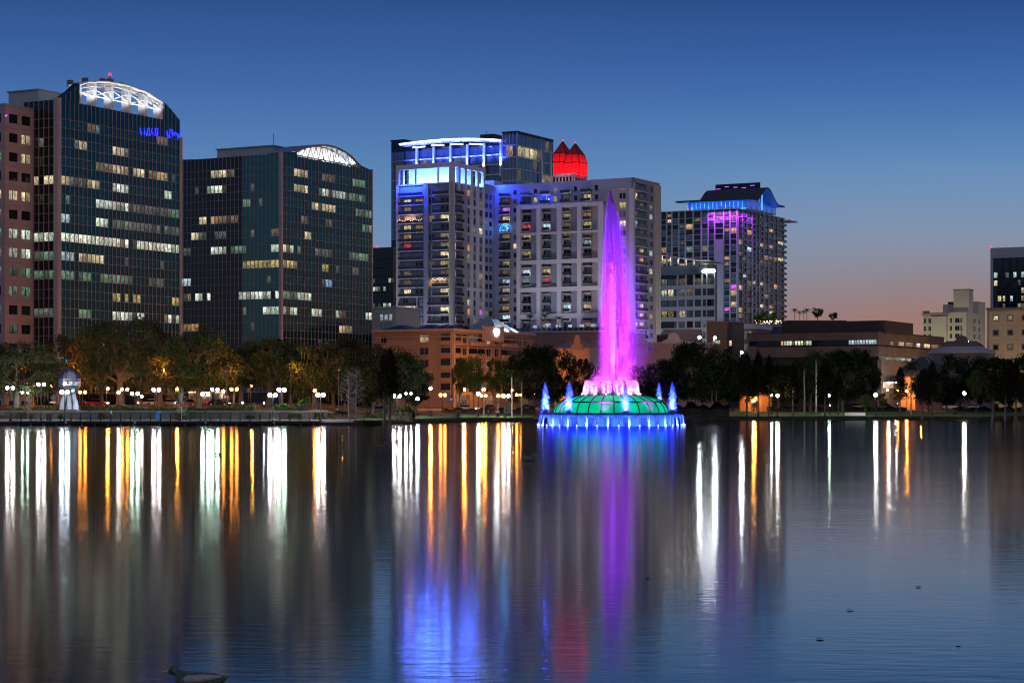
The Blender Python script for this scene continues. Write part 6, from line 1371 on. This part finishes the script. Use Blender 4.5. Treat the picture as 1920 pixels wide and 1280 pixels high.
for a in ((1309, 500, 632, 'flood_white', .34, 'tall mast with dazzling cool lamp above the dark trees, nearer the plume'), (1338, 502, 633, 'flood_white', .34, 'tall mast with dazzling cool lamp before the tan block'), (1388, 500, 660, 'flood_white', .34, 'mast with cyan-white lamp below the arched windows'),
          (30, 402, 730, 'flood_orange', .30, 'added orange fill lamp at the pink stone block'), (70, 408, 726, 'flood_orange', .30, 'added orange fill lamp at the glass tower corner'), (200, 415, 728, 'flood_orange', .32, 'added orange fill lamp at the glass tower foot'), (330, 418, 728, 'flood_orange', .30, 'added orange fill lamp between tower and glass block'), (470, 424, 722, 'flood_orange', .30, 'added orange fill lamp before the wide glass block'), (640, 428, 726, 'flood_orange', .30, 'added orange fill lamp behind the bare cypresses'),
          (130, 369, 692, 'flood_orange', .22, 'orange fill light added among the leaves above the sculpture'), (300, 369, 696, 'flood_orange', .22, 'orange fill light added among the leaves between the two tallest oaks'), (425, 369, 692, 'flood_orange', .22, 'orange fill light added among the leaves over the bus'), (545, 371, 694, 'flood_orange', .22, 'orange fill light added among the leaves above the brightest green lamp'), (635, 368, 690, 'flood_orange', .22, 'orange fill light added among the leaves beside the bare cypress'), (150, 384, 712, 'flood_orange', .3, 'tall orange fill light added inside the crown behind the sculpture'), (290, 386, 708, 'flood_orange', .3, 'tall orange fill light added inside the rust-leaved oak'), (430, 390, 712, 'flood_orange', .3, 'tall orange fill light added above the bus'), (545, 390, 708, 'flood_orange', .3, 'tall orange fill light added inside the crowns above the twin lamps'), (690, 400, 712, 'flood_orange', .3, 'tall orange fill light added behind the dark round tree'), (760, 410, 712, 'flood_orange', .3, 'tall orange fill light added at the lawn end'), (805, 500, 728, 'fill_orange', .36, 'added orange fill lamp before the hotel long front'), (868, 505, 730, 'fill_orange', .36, 'added orange fill lamp at the hotel corner'), (905, 520, 730, 'fill_orange', .36, 'added orange fill lamp by the hotel arcade'), (958, 545, 730, 'fill_orange', .36, 'added orange fill lamp at the hotel side'), (1020, 520, 735, 'flood_orange', .26, 'added orange lamp behind the dark fountain trees'), (1410, 470, 752, 'flood_orange', .24, 'low orange lamp at the porch'), (1725, 505, 742, 'flood_orange', .22, 'orange lamp by the parked cars')):
    mast(*a)
# orange porch behind the far bank
pc = tag(empty('porch', G(1418, 476)), 'small brick porch glowing orange under a lamp on the far bank', 'building')
box('back_wall', pc, -3.6, 3.6, 2.6, 2.9, 0, 3.6, 'stucco'); box('roof', pc, -4, 4, -.4, 3.2, 3.6, 4.0, 'brick')
for x in (-3.4, -1.2, 1.2, 3.4): box('pillar', pc, x-.2, x+.2, -.2, .2, 0, 3.6, 'stucco_trim')
box('doorway', pc, -.8, .8, 2.5, 2.6, 0, 2.4, 'dark_glass')
for i in range(18): box('baluster', pc, -3.3+i*.39, -3.2+i*.39, -.1, 0, 0, 1.0, 'stucco_trim')
mb = MB(); mb.ball((0, 1.2, 3.3), .16, 'flood_orange'); mb.obj('ceiling_lamp', pc)
# ------------------------------------------------------------------ mirrored head sculpture on three pale legs
sc2 = tag(empty('sculpture', G(129, 350)), 'mirrored faceted globe sculpture on three flaring white legs', 'sculpture')
glass('mirror', (.42, .42, .46), .28, 1.0, .05); pm('leg_white', (.42, .42, .48), .4, var=.05)
zs_ = zw(716, 350)-gz(129, 350); mb = MB(); rr = random.Random(9)
R0 = 2.15; nl, nm_ = 12, 16
V = [[(R0*(.93+.10*rr.random())*math.sin(math.pi*j/nl)*math.cos(2*math.pi*i/nm_)*1.0, R0*math.sin(math.pi*j/nl)*math.sin(2*math.pi*i/nm_)*.6, zs_-R0*1.1*math.cos(math.pi*j/nl)) for i in range(nm_)] for j in range(nl+1)]
for j in range(nl):
    for i in range(nm_): mb.poly([V[j][i], V[j][(i+1) % nm_], V[j+1][(i+1) % nm_], V[j+1][i]], 'mirror')
mb.obj('faceted_globe', sc2)
for a, b_ in ((-1.15, -.55), (.05, .1), (1.25, .75)):
    mb = MB(); mb.tube([(a, 0, 0), (a*.85+b_*.15, 0, 1.4), (b_, 0, zs_-R0*.85)], [.55, .42, .34], 'leg_white', 8); mb.obj('leg', sc2)
mb = MB(); mb.prism([(-1.6, 0), (1.7, 0), (1.5, .2), (-1.4, .2)], -.7, .7, 'concrete'); mb.obj('plinth', sc2)
mb = MB(); mb.box(-.12, .22, -1.35, -1.25, zs_-.35, zs_+.3, 'flower_yellow'); mb.obj('gold_badge', sc2)
spot('sculpture_light', sc2, (-2.2, -2.4, .2), (0, 0, 3), (.72, .78, 1), 260, 80); spot('sculpture_light', sc2, (2.4, -2.4, .2), (.6, 0, 2), (.45, .75, 1), 320, 80)
# ------------------------------------------------------------------ signs, bins, boxes, walls
sg = tag(empty('road_sign', G(100, 366)), 'blue diamond road sign with a smaller plate on a post', 'sign')
zz = zw(745, 366)-gz(100, 366); mb = MB(); mb.tube([(0, 0, 0), (0, 0, zz+.5)], .05, 'steel_dark', 5); mb.obj('post', sg)
mb = MB(); mb.prism([(-.62, zz), (0, zz+.62), (.62, zz), (0, zz-.62)], -.1, -.05, 'sign_blue'); mb.obj('diamond_plate', sg); box('lower_plate', sg, -.62, .4, -.1, -.05, zz-1.0, zz-.7, 'white_paint'); box('sign_plate', sg, -.3, .45, -.1, -.05, zz-.68, zz-.45, 'sign_blue')
sg = tag(empty('street_sign', G(847.5, 425)), 'blue street sign on a tall dark pole beside the lawn', 'sign')
zz = zw(749, 425)-gz(847, 425); mb = MB(); mb.tube([(0, 0, 0), (0, 0, zw(690, 425)-gz(847, 425))], .13, 'black_paint', 6); mb.obj('pole', sg); box('sign_plate', sg, -.55, .35, -.25, -.15, zz-.5, zz+.55, 'blue_paint'); box('sign_print', sg, -.4, .2, -.262, -.252, zz+.1, zz+.2, 'white_paint'); box('sign_print', sg, -.4, .1, -.262, -.252, zz-.2, zz-.1, 'white_paint'); box('pole_box', sg, -.3, .3, -.2, .2, zw(701, 425)-gz(847, 425)-.4, zw(701, 425)-gz(847, 425)+.2, 'black_paint')
def binn(px, Y, mat, label, h_=1.1, r_=.38):
    r0 = tag(empty('litter_bin', G(px, Y)), label, 'bin'); mb = MB(); mb.lathe([(r_*.85, 0), (r_, .1), (r_, h_*.8)], mat, 12); mb.obj('body', r0); mb = MB(); mb.lathe([(r_*1.06, h_*.8), (r_*1.06, h_*.86), (r_*.6, h_), (.02, h_*1.02)], mat, 12); mb.obj('lid', r0)
binn(298, 338, 'blue_paint', 'blue recycling bin on the promenade behind the railing', 1.5, .5); binn(808, 388, 'black_paint', 'black litter bin standing on the lit lawn'); binn(858, 390, 'black_paint', 'black litter bin on the lawn near the blue pole sign'); binn(1791, 452, 'black_paint', 'black litter bin on the far lawn beside the parked cars', 1.2, .45); binn(92, 338, 'car_dark', 'dark round bin on the promenade near the sculpture', 1.2, .5)
ub = tag(empty('utility_cabinet', G(953, 424)), 'green utility cabinet by the tall warm twin lamp', 'cabinet'); box('body', ub, -.95, .95, -.5, .5, 0, 1.75, 'green_box'); box('door', ub, -.85, -.04, -.54, -.5, .15, 1.6, 'green_box'); box('door', ub, .04, .85, -.54, -.5, .15, 1.6, 'green_box'); box('roof', ub, -1.0, 1.0, -.58, .55, 1.75, 1.85, 'green_box')
lw = tag(empty('monument_wall', G(1604, 440)), 'low white curved wall on the far lawn', 'wall')
for i in range(8):
    a = -2.2+i*.55; box('wall_block', lw, a, a+.53, .12*abs(i-3.5)*.5, .12*abs(i-3.5)*.5+.4, 0, .75-.02*abs(i-3.5), 'white_paint')
def bench(px, Y, label, mat='concrete'):
    r0 = tag(empty('park_bench', G(px, Y)), label, 'bench', 'park benches')
    for i in range(4): box('seat_slat', r0, -.9, .9, -.25+i*.13, -.14+i*.13, .42, .46, mat)
    for i in range(3): box('back_slat', r0, -.9, .9, .28, .32, .55+i*.14, .66+i*.14, mat)
    for x in (-.75, .75): box('leg', r0, x-.04, x+.04, -.22, .3, 0, .42, 'black_paint')
bench(228, 341, 'bench on the promenade behind the walking man'); bench(265, 341, 'pale bench on the promenade by the blue bin'); bench(675, 345, 'bench on the bank between bare cypress and shrubs'); bench(150, 341, 'bench on the promenade before the sculpture'); bench(75, 341, 'bench on the promenade by the frame-edge hedge')
# ------------------------------------------------------------------ vehicles
CARP = {}
def car(px, Y, rz, mat, label, lights=False, suv=False, z=None):
    g0 = G(px, Y); r0 = tag(empty('parked_car' if not lights else 'car', g0, rz), label, 'car', 'cars on the street')
    key = (mat, suv)
    if key not in CARP:
        h_ = 1.75 if suv else 1.45; hb = .98 if suv else .88
        secs = [(-2.25, .55, hb-.12, .80), (-2.1, .35, hb-.02, .86), (-1.2, .28, hb, .90), (1.0, .28, hb-.03, .90), (1.9, .32, hb-.14, .86), (2.2, .5, hb-.28, .76)]
        mb = MB(); rings = []
        for x, zb_, zt_, w_ in secs: rings.append([(x, -w_, zb_), (x, -w_*1.02, (zb_+zt_)/2), (x, -w_*.93, zt_), (x, w_*.93, zt_), (x, w_*1.02, (zb_+zt_)/2), (x, w_, zb_)])
        for ra, rb in zip(rings, rings[1:]):
            for i in range(6): mb.poly([ra[i], rb[i], rb[(i+1) % 6], ra[(i+1) % 6]], mat)
        mb.poly(rings[0], mat); mb.poly(list(reversed(rings[-1])), mat); body = mb.mesh('body', True)
        mb = MB(); A = [(-1.75 if not suv else -2.1, hb-.01), (-1.1 if not suv else -1.8, h_-.04), (.25, h_-.04), (1.05, hb-.02)]
        lo = [(-.80, .80)]; q0 = [(A[0][0], s_*.80, A[0][1]) for s_ in (-1, 1)]; q1 = [(A[1][0], s_*.62, A[1][1]) for s_ in (-1, 1)]; q2 = [(A[2][0], s_*.62, A[2][1]) for s_ in (-1, 1)]; q3 = [(A[3][0], s_*.80, A[3][1]) for s_ in (-1, 1)]
        for s_ in (0, 1): mb.poly([q0[s_], q3[s_], q2[s_], q1[s_]], 'dark_glass')
        mb.poly([q0[0], q0[1], q1[1], q1[0]], 'dark_glass'); mb.poly([q3[0], q3[1], q2[1], q2[0]], 'dark_glass'); cabin = mb.mesh('windows')
        mb = MB(); mb.prism([(A[1][0]-.03, h_-.05), (A[2][0]+.03, h_-.05), (A[2][0]-.1, h_+.01), (A[1][0]+.1, h_+.01)], -.64, .64, mat); roof = mb.mesh('roof')
        mb = MB(); mb.prism([(.33*math.cos(t_*math.pi/8), .33*math.sin(t_*math.pi/8)) for t_ in range(16)], -.11, .11, 'tyre'); ty = mb.mesh('tyre')
        mb = MB(); mb.prism([(.19*math.cos(t_*math.pi/6), .19*math.sin(t_*math.pi/6)) for t_ in range(12)], -.125, .125, 'rim'); ri = mb.mesh('rim')
        CARP[key] = (body, cabin, roof, ty, ri)
    body, cabin, roof, ty, ri = CARP[key]
    part('body', body, r0); part('windows', cabin, r0); part('roof', roof, r0)
    for x in (-1.4, 1.35):
        for y in (-.84, .84):
            w_ = part('tyre', ty, r0); w_.location = (x, y, .33); e = bpy.data.objects.new('rim', ri); C.objects.link(e); e.parent = w_
    for y in (-.62, .62):
        box('headlight', r0, 2.12, 2.24, y-.15, y+.15, .55, .68, 'headlight' if lights else 'rim'); box('taillight', r0, -2.28, -2.2, y-.16, y+.16, .62, .76, 'taillight' if lights else 'car_red')
for a in ((1590, 528, .5, 'car_dark', 'dark parked car behind the white low wall'), (1612, 530, .4, 'car_silver', 'silver parked car beside the bright lawn lamp', False, True), (1662, 532, .3, 'car_silver', 'silver parked car below the loading bay'), (1690, 534, .2, 'car_white', 'white parked car before the orange lit house'),
          (1733, 530, .25, 'car_white', 'white parked saloon by the broad cypress'), (1781, 528, .2, 'car_white', 'white parked car by the black litter bin', False, True), (1828, 530, .2, 'car_silver', 'silver parked car beyond the far lawn lamp'), (1553, 530, .3, 'car_dark', 'dark parked car below the pale palm trunk'),
          (707, 396, 2.5, 'car_blue', 'blue parked car behind the cypress trunks'), (410, 412, 0, 'car_dark', 'dark car in front of the bus with lit headlamps', True), (350, 414, 3.14, 'car_red', 'red car with lit lamps behind the mossy snag', True), (322, 415, 0, 'car_silver', 'silver car behind the leaning oak trunk', True), (280, 412, 3.14, 'car_white', 'white car behind the crimson shrubs', True),
          (182, 410, 0, 'car_red', 'red car behind the long flowering bed', True), (152, 411, 0, 'car_dark', 'dark car beside the sculpture legs'), (875, 466, 0, 'car_white', 'white car with lit headlamps passing the hotel shops', True), (1000, 470, 0, 'car_silver', 'silver car with lit lamps behind the fountain jets', True), (985, 478, 3.14, 'car_dark', 'dark car with lit lamps by the hotel end', True), (915, 468, 3.14, 'car_red', 'red car with lit lamps behind the palm', True)):
    car(*a)
bs = tag(empty('bus', G(397, 418)), 'orange lit city bus passing behind the oak trunk', 'bus')
box('body', bs, -4.6, 4.6, -1.2, 1.2, .5, 3.0, 'bus_paint'); box('roof', bs, -4.4, 4.4, -1.1, 1.1, 3.0, 3.2, 'white_paint')
for i in range(7): box('window', bs, -4.3+i*1.24, -3.2+i*1.24, -1.23, -1.2, 1.5, 2.5, 'lit_warm' if i in (5, 6) else 'lit_dimwarm')
for x in (-3, 3):
    mb = MB(); mb.prism([(x+.48*math.cos(t_*math.pi/8), .48+.48*math.sin(t_*math.pi/8)) for t_ in range(16)], -1.22, -.95, 'tyre'); mb.obj('wheel', bs)
box('door', bs, 3.7, 4.5, -1.23, -1.2, .6, 2.6, 'dark_glass'); box('light_strip', bs, -4.6, 4.6, -1.22, -1.2, 2.72, 2.78, 'string_light')
# ------------------------------------------------------------------ people
def person(px, Y, rz, top, label, h_=1.74, step=.22, z=None):
    g0 = list(G(px, Y)); g0[2] = z if z is not None else g0[2]
    k_ = h_/1.75; r0 = tag(empty('person', g0, rz), label, 'person', None); r0.scale = (k_, k_, k_)
    def skin(name, V, E, Rd, mat, root):
        me = bpy.data.meshes.new(name); me.from_pydata(V, E, []); me.materials.append(MATS[mat]); o = bpy.data.objects.new(name, me); C.objects.link(o); o.parent = r0
        md = o.modifiers.new('skin', 'SKIN'); md.use_smooth_shade = True
        for i, r_ in enumerate(Rd): me.skin_vertices[0].data[i].radius = r_ if isinstance(r_, tuple) else (r_, r_)
        me.skin_vertices[0].data[root].use_root = True; s_ = o.modifiers.new('sub', 'SUBSURF'); s_.levels = 1; s_.render_levels = 1; return o
    s_ = step
    V = [(0, 0, .93), (0, 0, 1.12), (0, 0, 1.35), (.01, 0, 1.48), (.03, 0, 1.58), (.03, 0, 1.70),
         (0, .17, 1.40), (-.05, .22, 1.13), (.06, .24, .90), (.10, .24, .80), (0, -.17, 1.40), (.08, -.22, 1.14), (.20, -.22, .95), (.25, -.22, .87),
         (0, .09, .88), (s_*.5, .10, .50), (s_, .10, .08), (s_+.17, .11, .04), (0, -.09, .88), (-s_*.3, -.10, .50), (-s_, -.10, .10), (-s_+.16, -.11, .04)]
    E = [(0, 1), (1, 2), (2, 3), (3, 4), (4, 5), (2, 6), (6, 7), (7, 8), (8, 9), (2, 10), (10, 11), (11, 12), (12, 13), (0, 14), (14, 15), (15, 16), (16, 17), (0, 18), (18, 19), (19, 20), (20, 21)]
    Rd = [(.13, .15), (.11, .14), (.12, .16), .055, .085, .075, .065, .045, .036, .035, .065, .045, .036, .035, .085, .065, .045, .035, .085, .065, .045, .035]
    skin('body', V, E, Rd, 'skin', 0)
    skin('shirt', [(0, 0, .90), (0, 0, 1.12), (0, 0, 1.36), (0, 0, 1.45), (0, .18, 1.40), (-.05, .23, 1.14), (0, -.18, 1.40), (.08, -.23, 1.15)], [(0, 1), (1, 2), (2, 3), (2, 4), (4, 5), (2, 6), (6, 7)], [(.15, .175), (.14, .165), (.14, .185), .075, .085, .07, .085, .07], top, 1)
    skin('trousers', [(0, 0, .95), (0, .09, .86), (s_*.5, .10, .50), (s_, .10, .12), (0, -.09, .86), (-s_*.3, -.10, .50), (-s_, -.10, .14)], [(0, 1), (1, 2), (2, 3), (0, 4), (4, 5), (5, 6)], [(.14, .16), .105, .08, .065, .105, .08, .065], 'trousers', 0)
    mb = MB(); mb.ball((.0, 0, 1.69), .105, 'hair', 10, 6); mb.obj('hair', r0)
person(208, 335.5, .3, 'shirt_blue', 'person in a light blue shirt walking on the boardwalk', 1.75, .24, .75)
person(916, 396, 2.6, 'shirt_red', 'person in a red top standing on the lawn walk', 1.7, .12)
person(935, 398, .2, 'shirt_white', 'person in a white top near the green cabinet', 1.7, .16); person(932, 399, 1.2, 'shirt_white', 'second person in white close behind another by the cabinet', 1.62, .1)
# ------------------------------------------------------------------ water birds
def bird(px, py, label, mat, L_=.42, rz=0.0, head=True):
    Y = H*F/(py-HY); r0 = tag(empty('water_bird', (xw(px, Y), Y, 0), rz), label, 'bird', 'birds resting on the lake')
    mb = MB(); n = 10
    prof = [(-.5, .10, .02), (-.42, .13, .05), (-.2, .17, .13), (.05, .16, .16), (.28, .13, .13), (.42, .08, .07), (.5, .10, .01)]
    rings = []
    for x, zc, r_ in prof: rings.append([(x*L_, math.cos(2*math.pi*i/n)*r_*L_*1.15, (zc+math.sin(2*math.pi*i/n)*r_)*L_) for i in range(n)])
    if head:
        for x, zc, r_ in ((.36, .30, .075), (.38, .42, .085), (.46, .46, .07), (.53, .45, .02)): rings.insert(len(rings)-1, [(x*L_, math.cos(2*math.pi*i/n)*r_*L_, (zc+math.sin(2*math.pi*i/n)*r_)*L_) for i in range(n)])
        rings.pop()
    for ra, rb in zip(rings, rings[1:]):
        for i in range(n): mb.poly([ra[i], rb[i], rb[(i+1) % n], ra[(i+1) % n]], mat)
    mb.obj('body', r0, True)
    mb = MB(); mb.tube([(.50*L_, 0, .45*L_), (.62*L_, 0, .42*L_)], [.03*L_, .01*L_], 'bill', 5); mb.obj('bill', r0)
    mb = MB(); mb.tube([(-.40*L_, 0, .2*L_), (-.1*L_, -.12*L_, .30*L_), (.2*L_, -.14*L_, .24*L_)], [.02*L_, .06*L_, .04*L_], mat, 6); mb.obj('wing', r0)
bird(410, 853, 'dark coot on the water before the orange lamp streaks', 'coot', .55, 0); bird(489, 849, 'dark coot seen from behind by the pinkish lamp streaks', 'coot', .5, 1.4); bird(715, 838, 'grey bird across the orange-red streak', 'grey_feather', .75, .1); bird(744, 829, 'dark bird across the white streak below the lawn', 'grey_feather', .8, 3.0); bird(769, 823, 'small black coot beside the blue-white streak', 'coot', .5, .8); bird(988, 863, 'pale grey bird close to the blue fountain reflection', 'grey_feather', .95, .2); bird(1214, 1084, 'tiny pale bird beside the violet reflection', 'grey_feather', .12, .2)
# near duck, cut by the lower frame edge
Yd = 27.4; dk_ = tag(empty('duck', (xw(372, Yd), Yd, 0), R(165)), 'mottled green and grey duck swimming at the lower frame edge', 'duck')
mb = MB(); n = 14; Ld = .76
def rings_obj(name, prof, mat, parent, L_):
    mb = MB(); rings = [[(x*L_, math.cos(2*math.pi*i/n)*r_*L_*w_, (zc+math.sin(2*math.pi*i/n)*r_)*L_) for i in range(n)] for x, zc, r_, w_ in prof]
    for ra, rb in zip(rings, rings[1:]):
        for i in range(n): mb.poly([ra[i], rb[i], rb[(i+1) % n], ra[(i+1) % n]], mat)
    return mb.obj(name, parent, True)
rings_obj('body', [(-.58, .26, .005, 1), (-.5, .22, .05, 1.2), (-.3, .16, .15, 1.2), (0, .12, .20, 1.15), (.25, .13, .18, 1.05), (.36, .20, .13, 1), (.40, .27, .09, .95), (.43, .32, .085, .95), (.48, .34, .085, .95), (.55, .33, .06, .9), (.59, .32, .02, .9)], 'duck_green', dk_, Ld)
for s_ in (-1, 1):
    mb = MB(); mb.tube([(-.5*Ld, .10*s_*Ld, .27*Ld), (-.2*Ld, .19*s_*Ld, .24*Ld), (.12*Ld, .2*s_*Ld, .2*Ld), (.24*Ld, .16*s_*Ld, .2*Ld)], [.02*Ld, .075*Ld, .09*Ld, .03*Ld], 'duck_grey', 8); mb.obj('wing', dk_, True)
rings_obj('breast', [(.22, .10, .17, 1.06), (.33, .14, .155, 1.0), (.40, .22, .10, .95), (.42, .26, .01, .9)], 'duck_brown', dk_, Ld)
mb = MB(); mb.tube([(.56*Ld, 0, .325*Ld), (.70*Ld, 0, .29*Ld)], [.04*Ld, .022*Ld], 'bill', 6); mb.obj('bill', dk_)
for s_ in (-1, 1):
    mb = MB(); mb.ball((.50*Ld, s_*.068*Ld, .37*Ld), .013*Ld, 'duck_black', 6, 4); mb.obj('eye', dk_)
# drifting leaves on the calm water
for i, (px, py) in enumerate(((1722, 1100), (1538, 1198), (1797, 1213), (1620, 836), (1594, 1144))):
    Y = H*F/(py-HY); mb = MB(); a = random.random()*3; l_ = .07+.04*random.random()
    mb.poly([(math.cos(a)*l_, math.sin(a)*l_, .012), (-math.sin(a)*l_*.4, math.cos(a)*l_*.4, .03), (-math.cos(a)*l_, -math.sin(a)*l_, .012), (math.sin(a)*l_*.4, -math.cos(a)*l_*.4, .008)], 'leaf_dark'); o = mb.obj('floating_leaf'); o.location = (xw(px, Y), Y, 0); tag(o, ['largest dark leaf adrift on the calm pale water', 'dark leaf adrift low on the calm water', 'dark leaf adrift near the lower corner', 'dark leaf adrift close under the far bank', 'small dark leaf between two others on calm water'][i], 'leaf', 'drifting leaves')
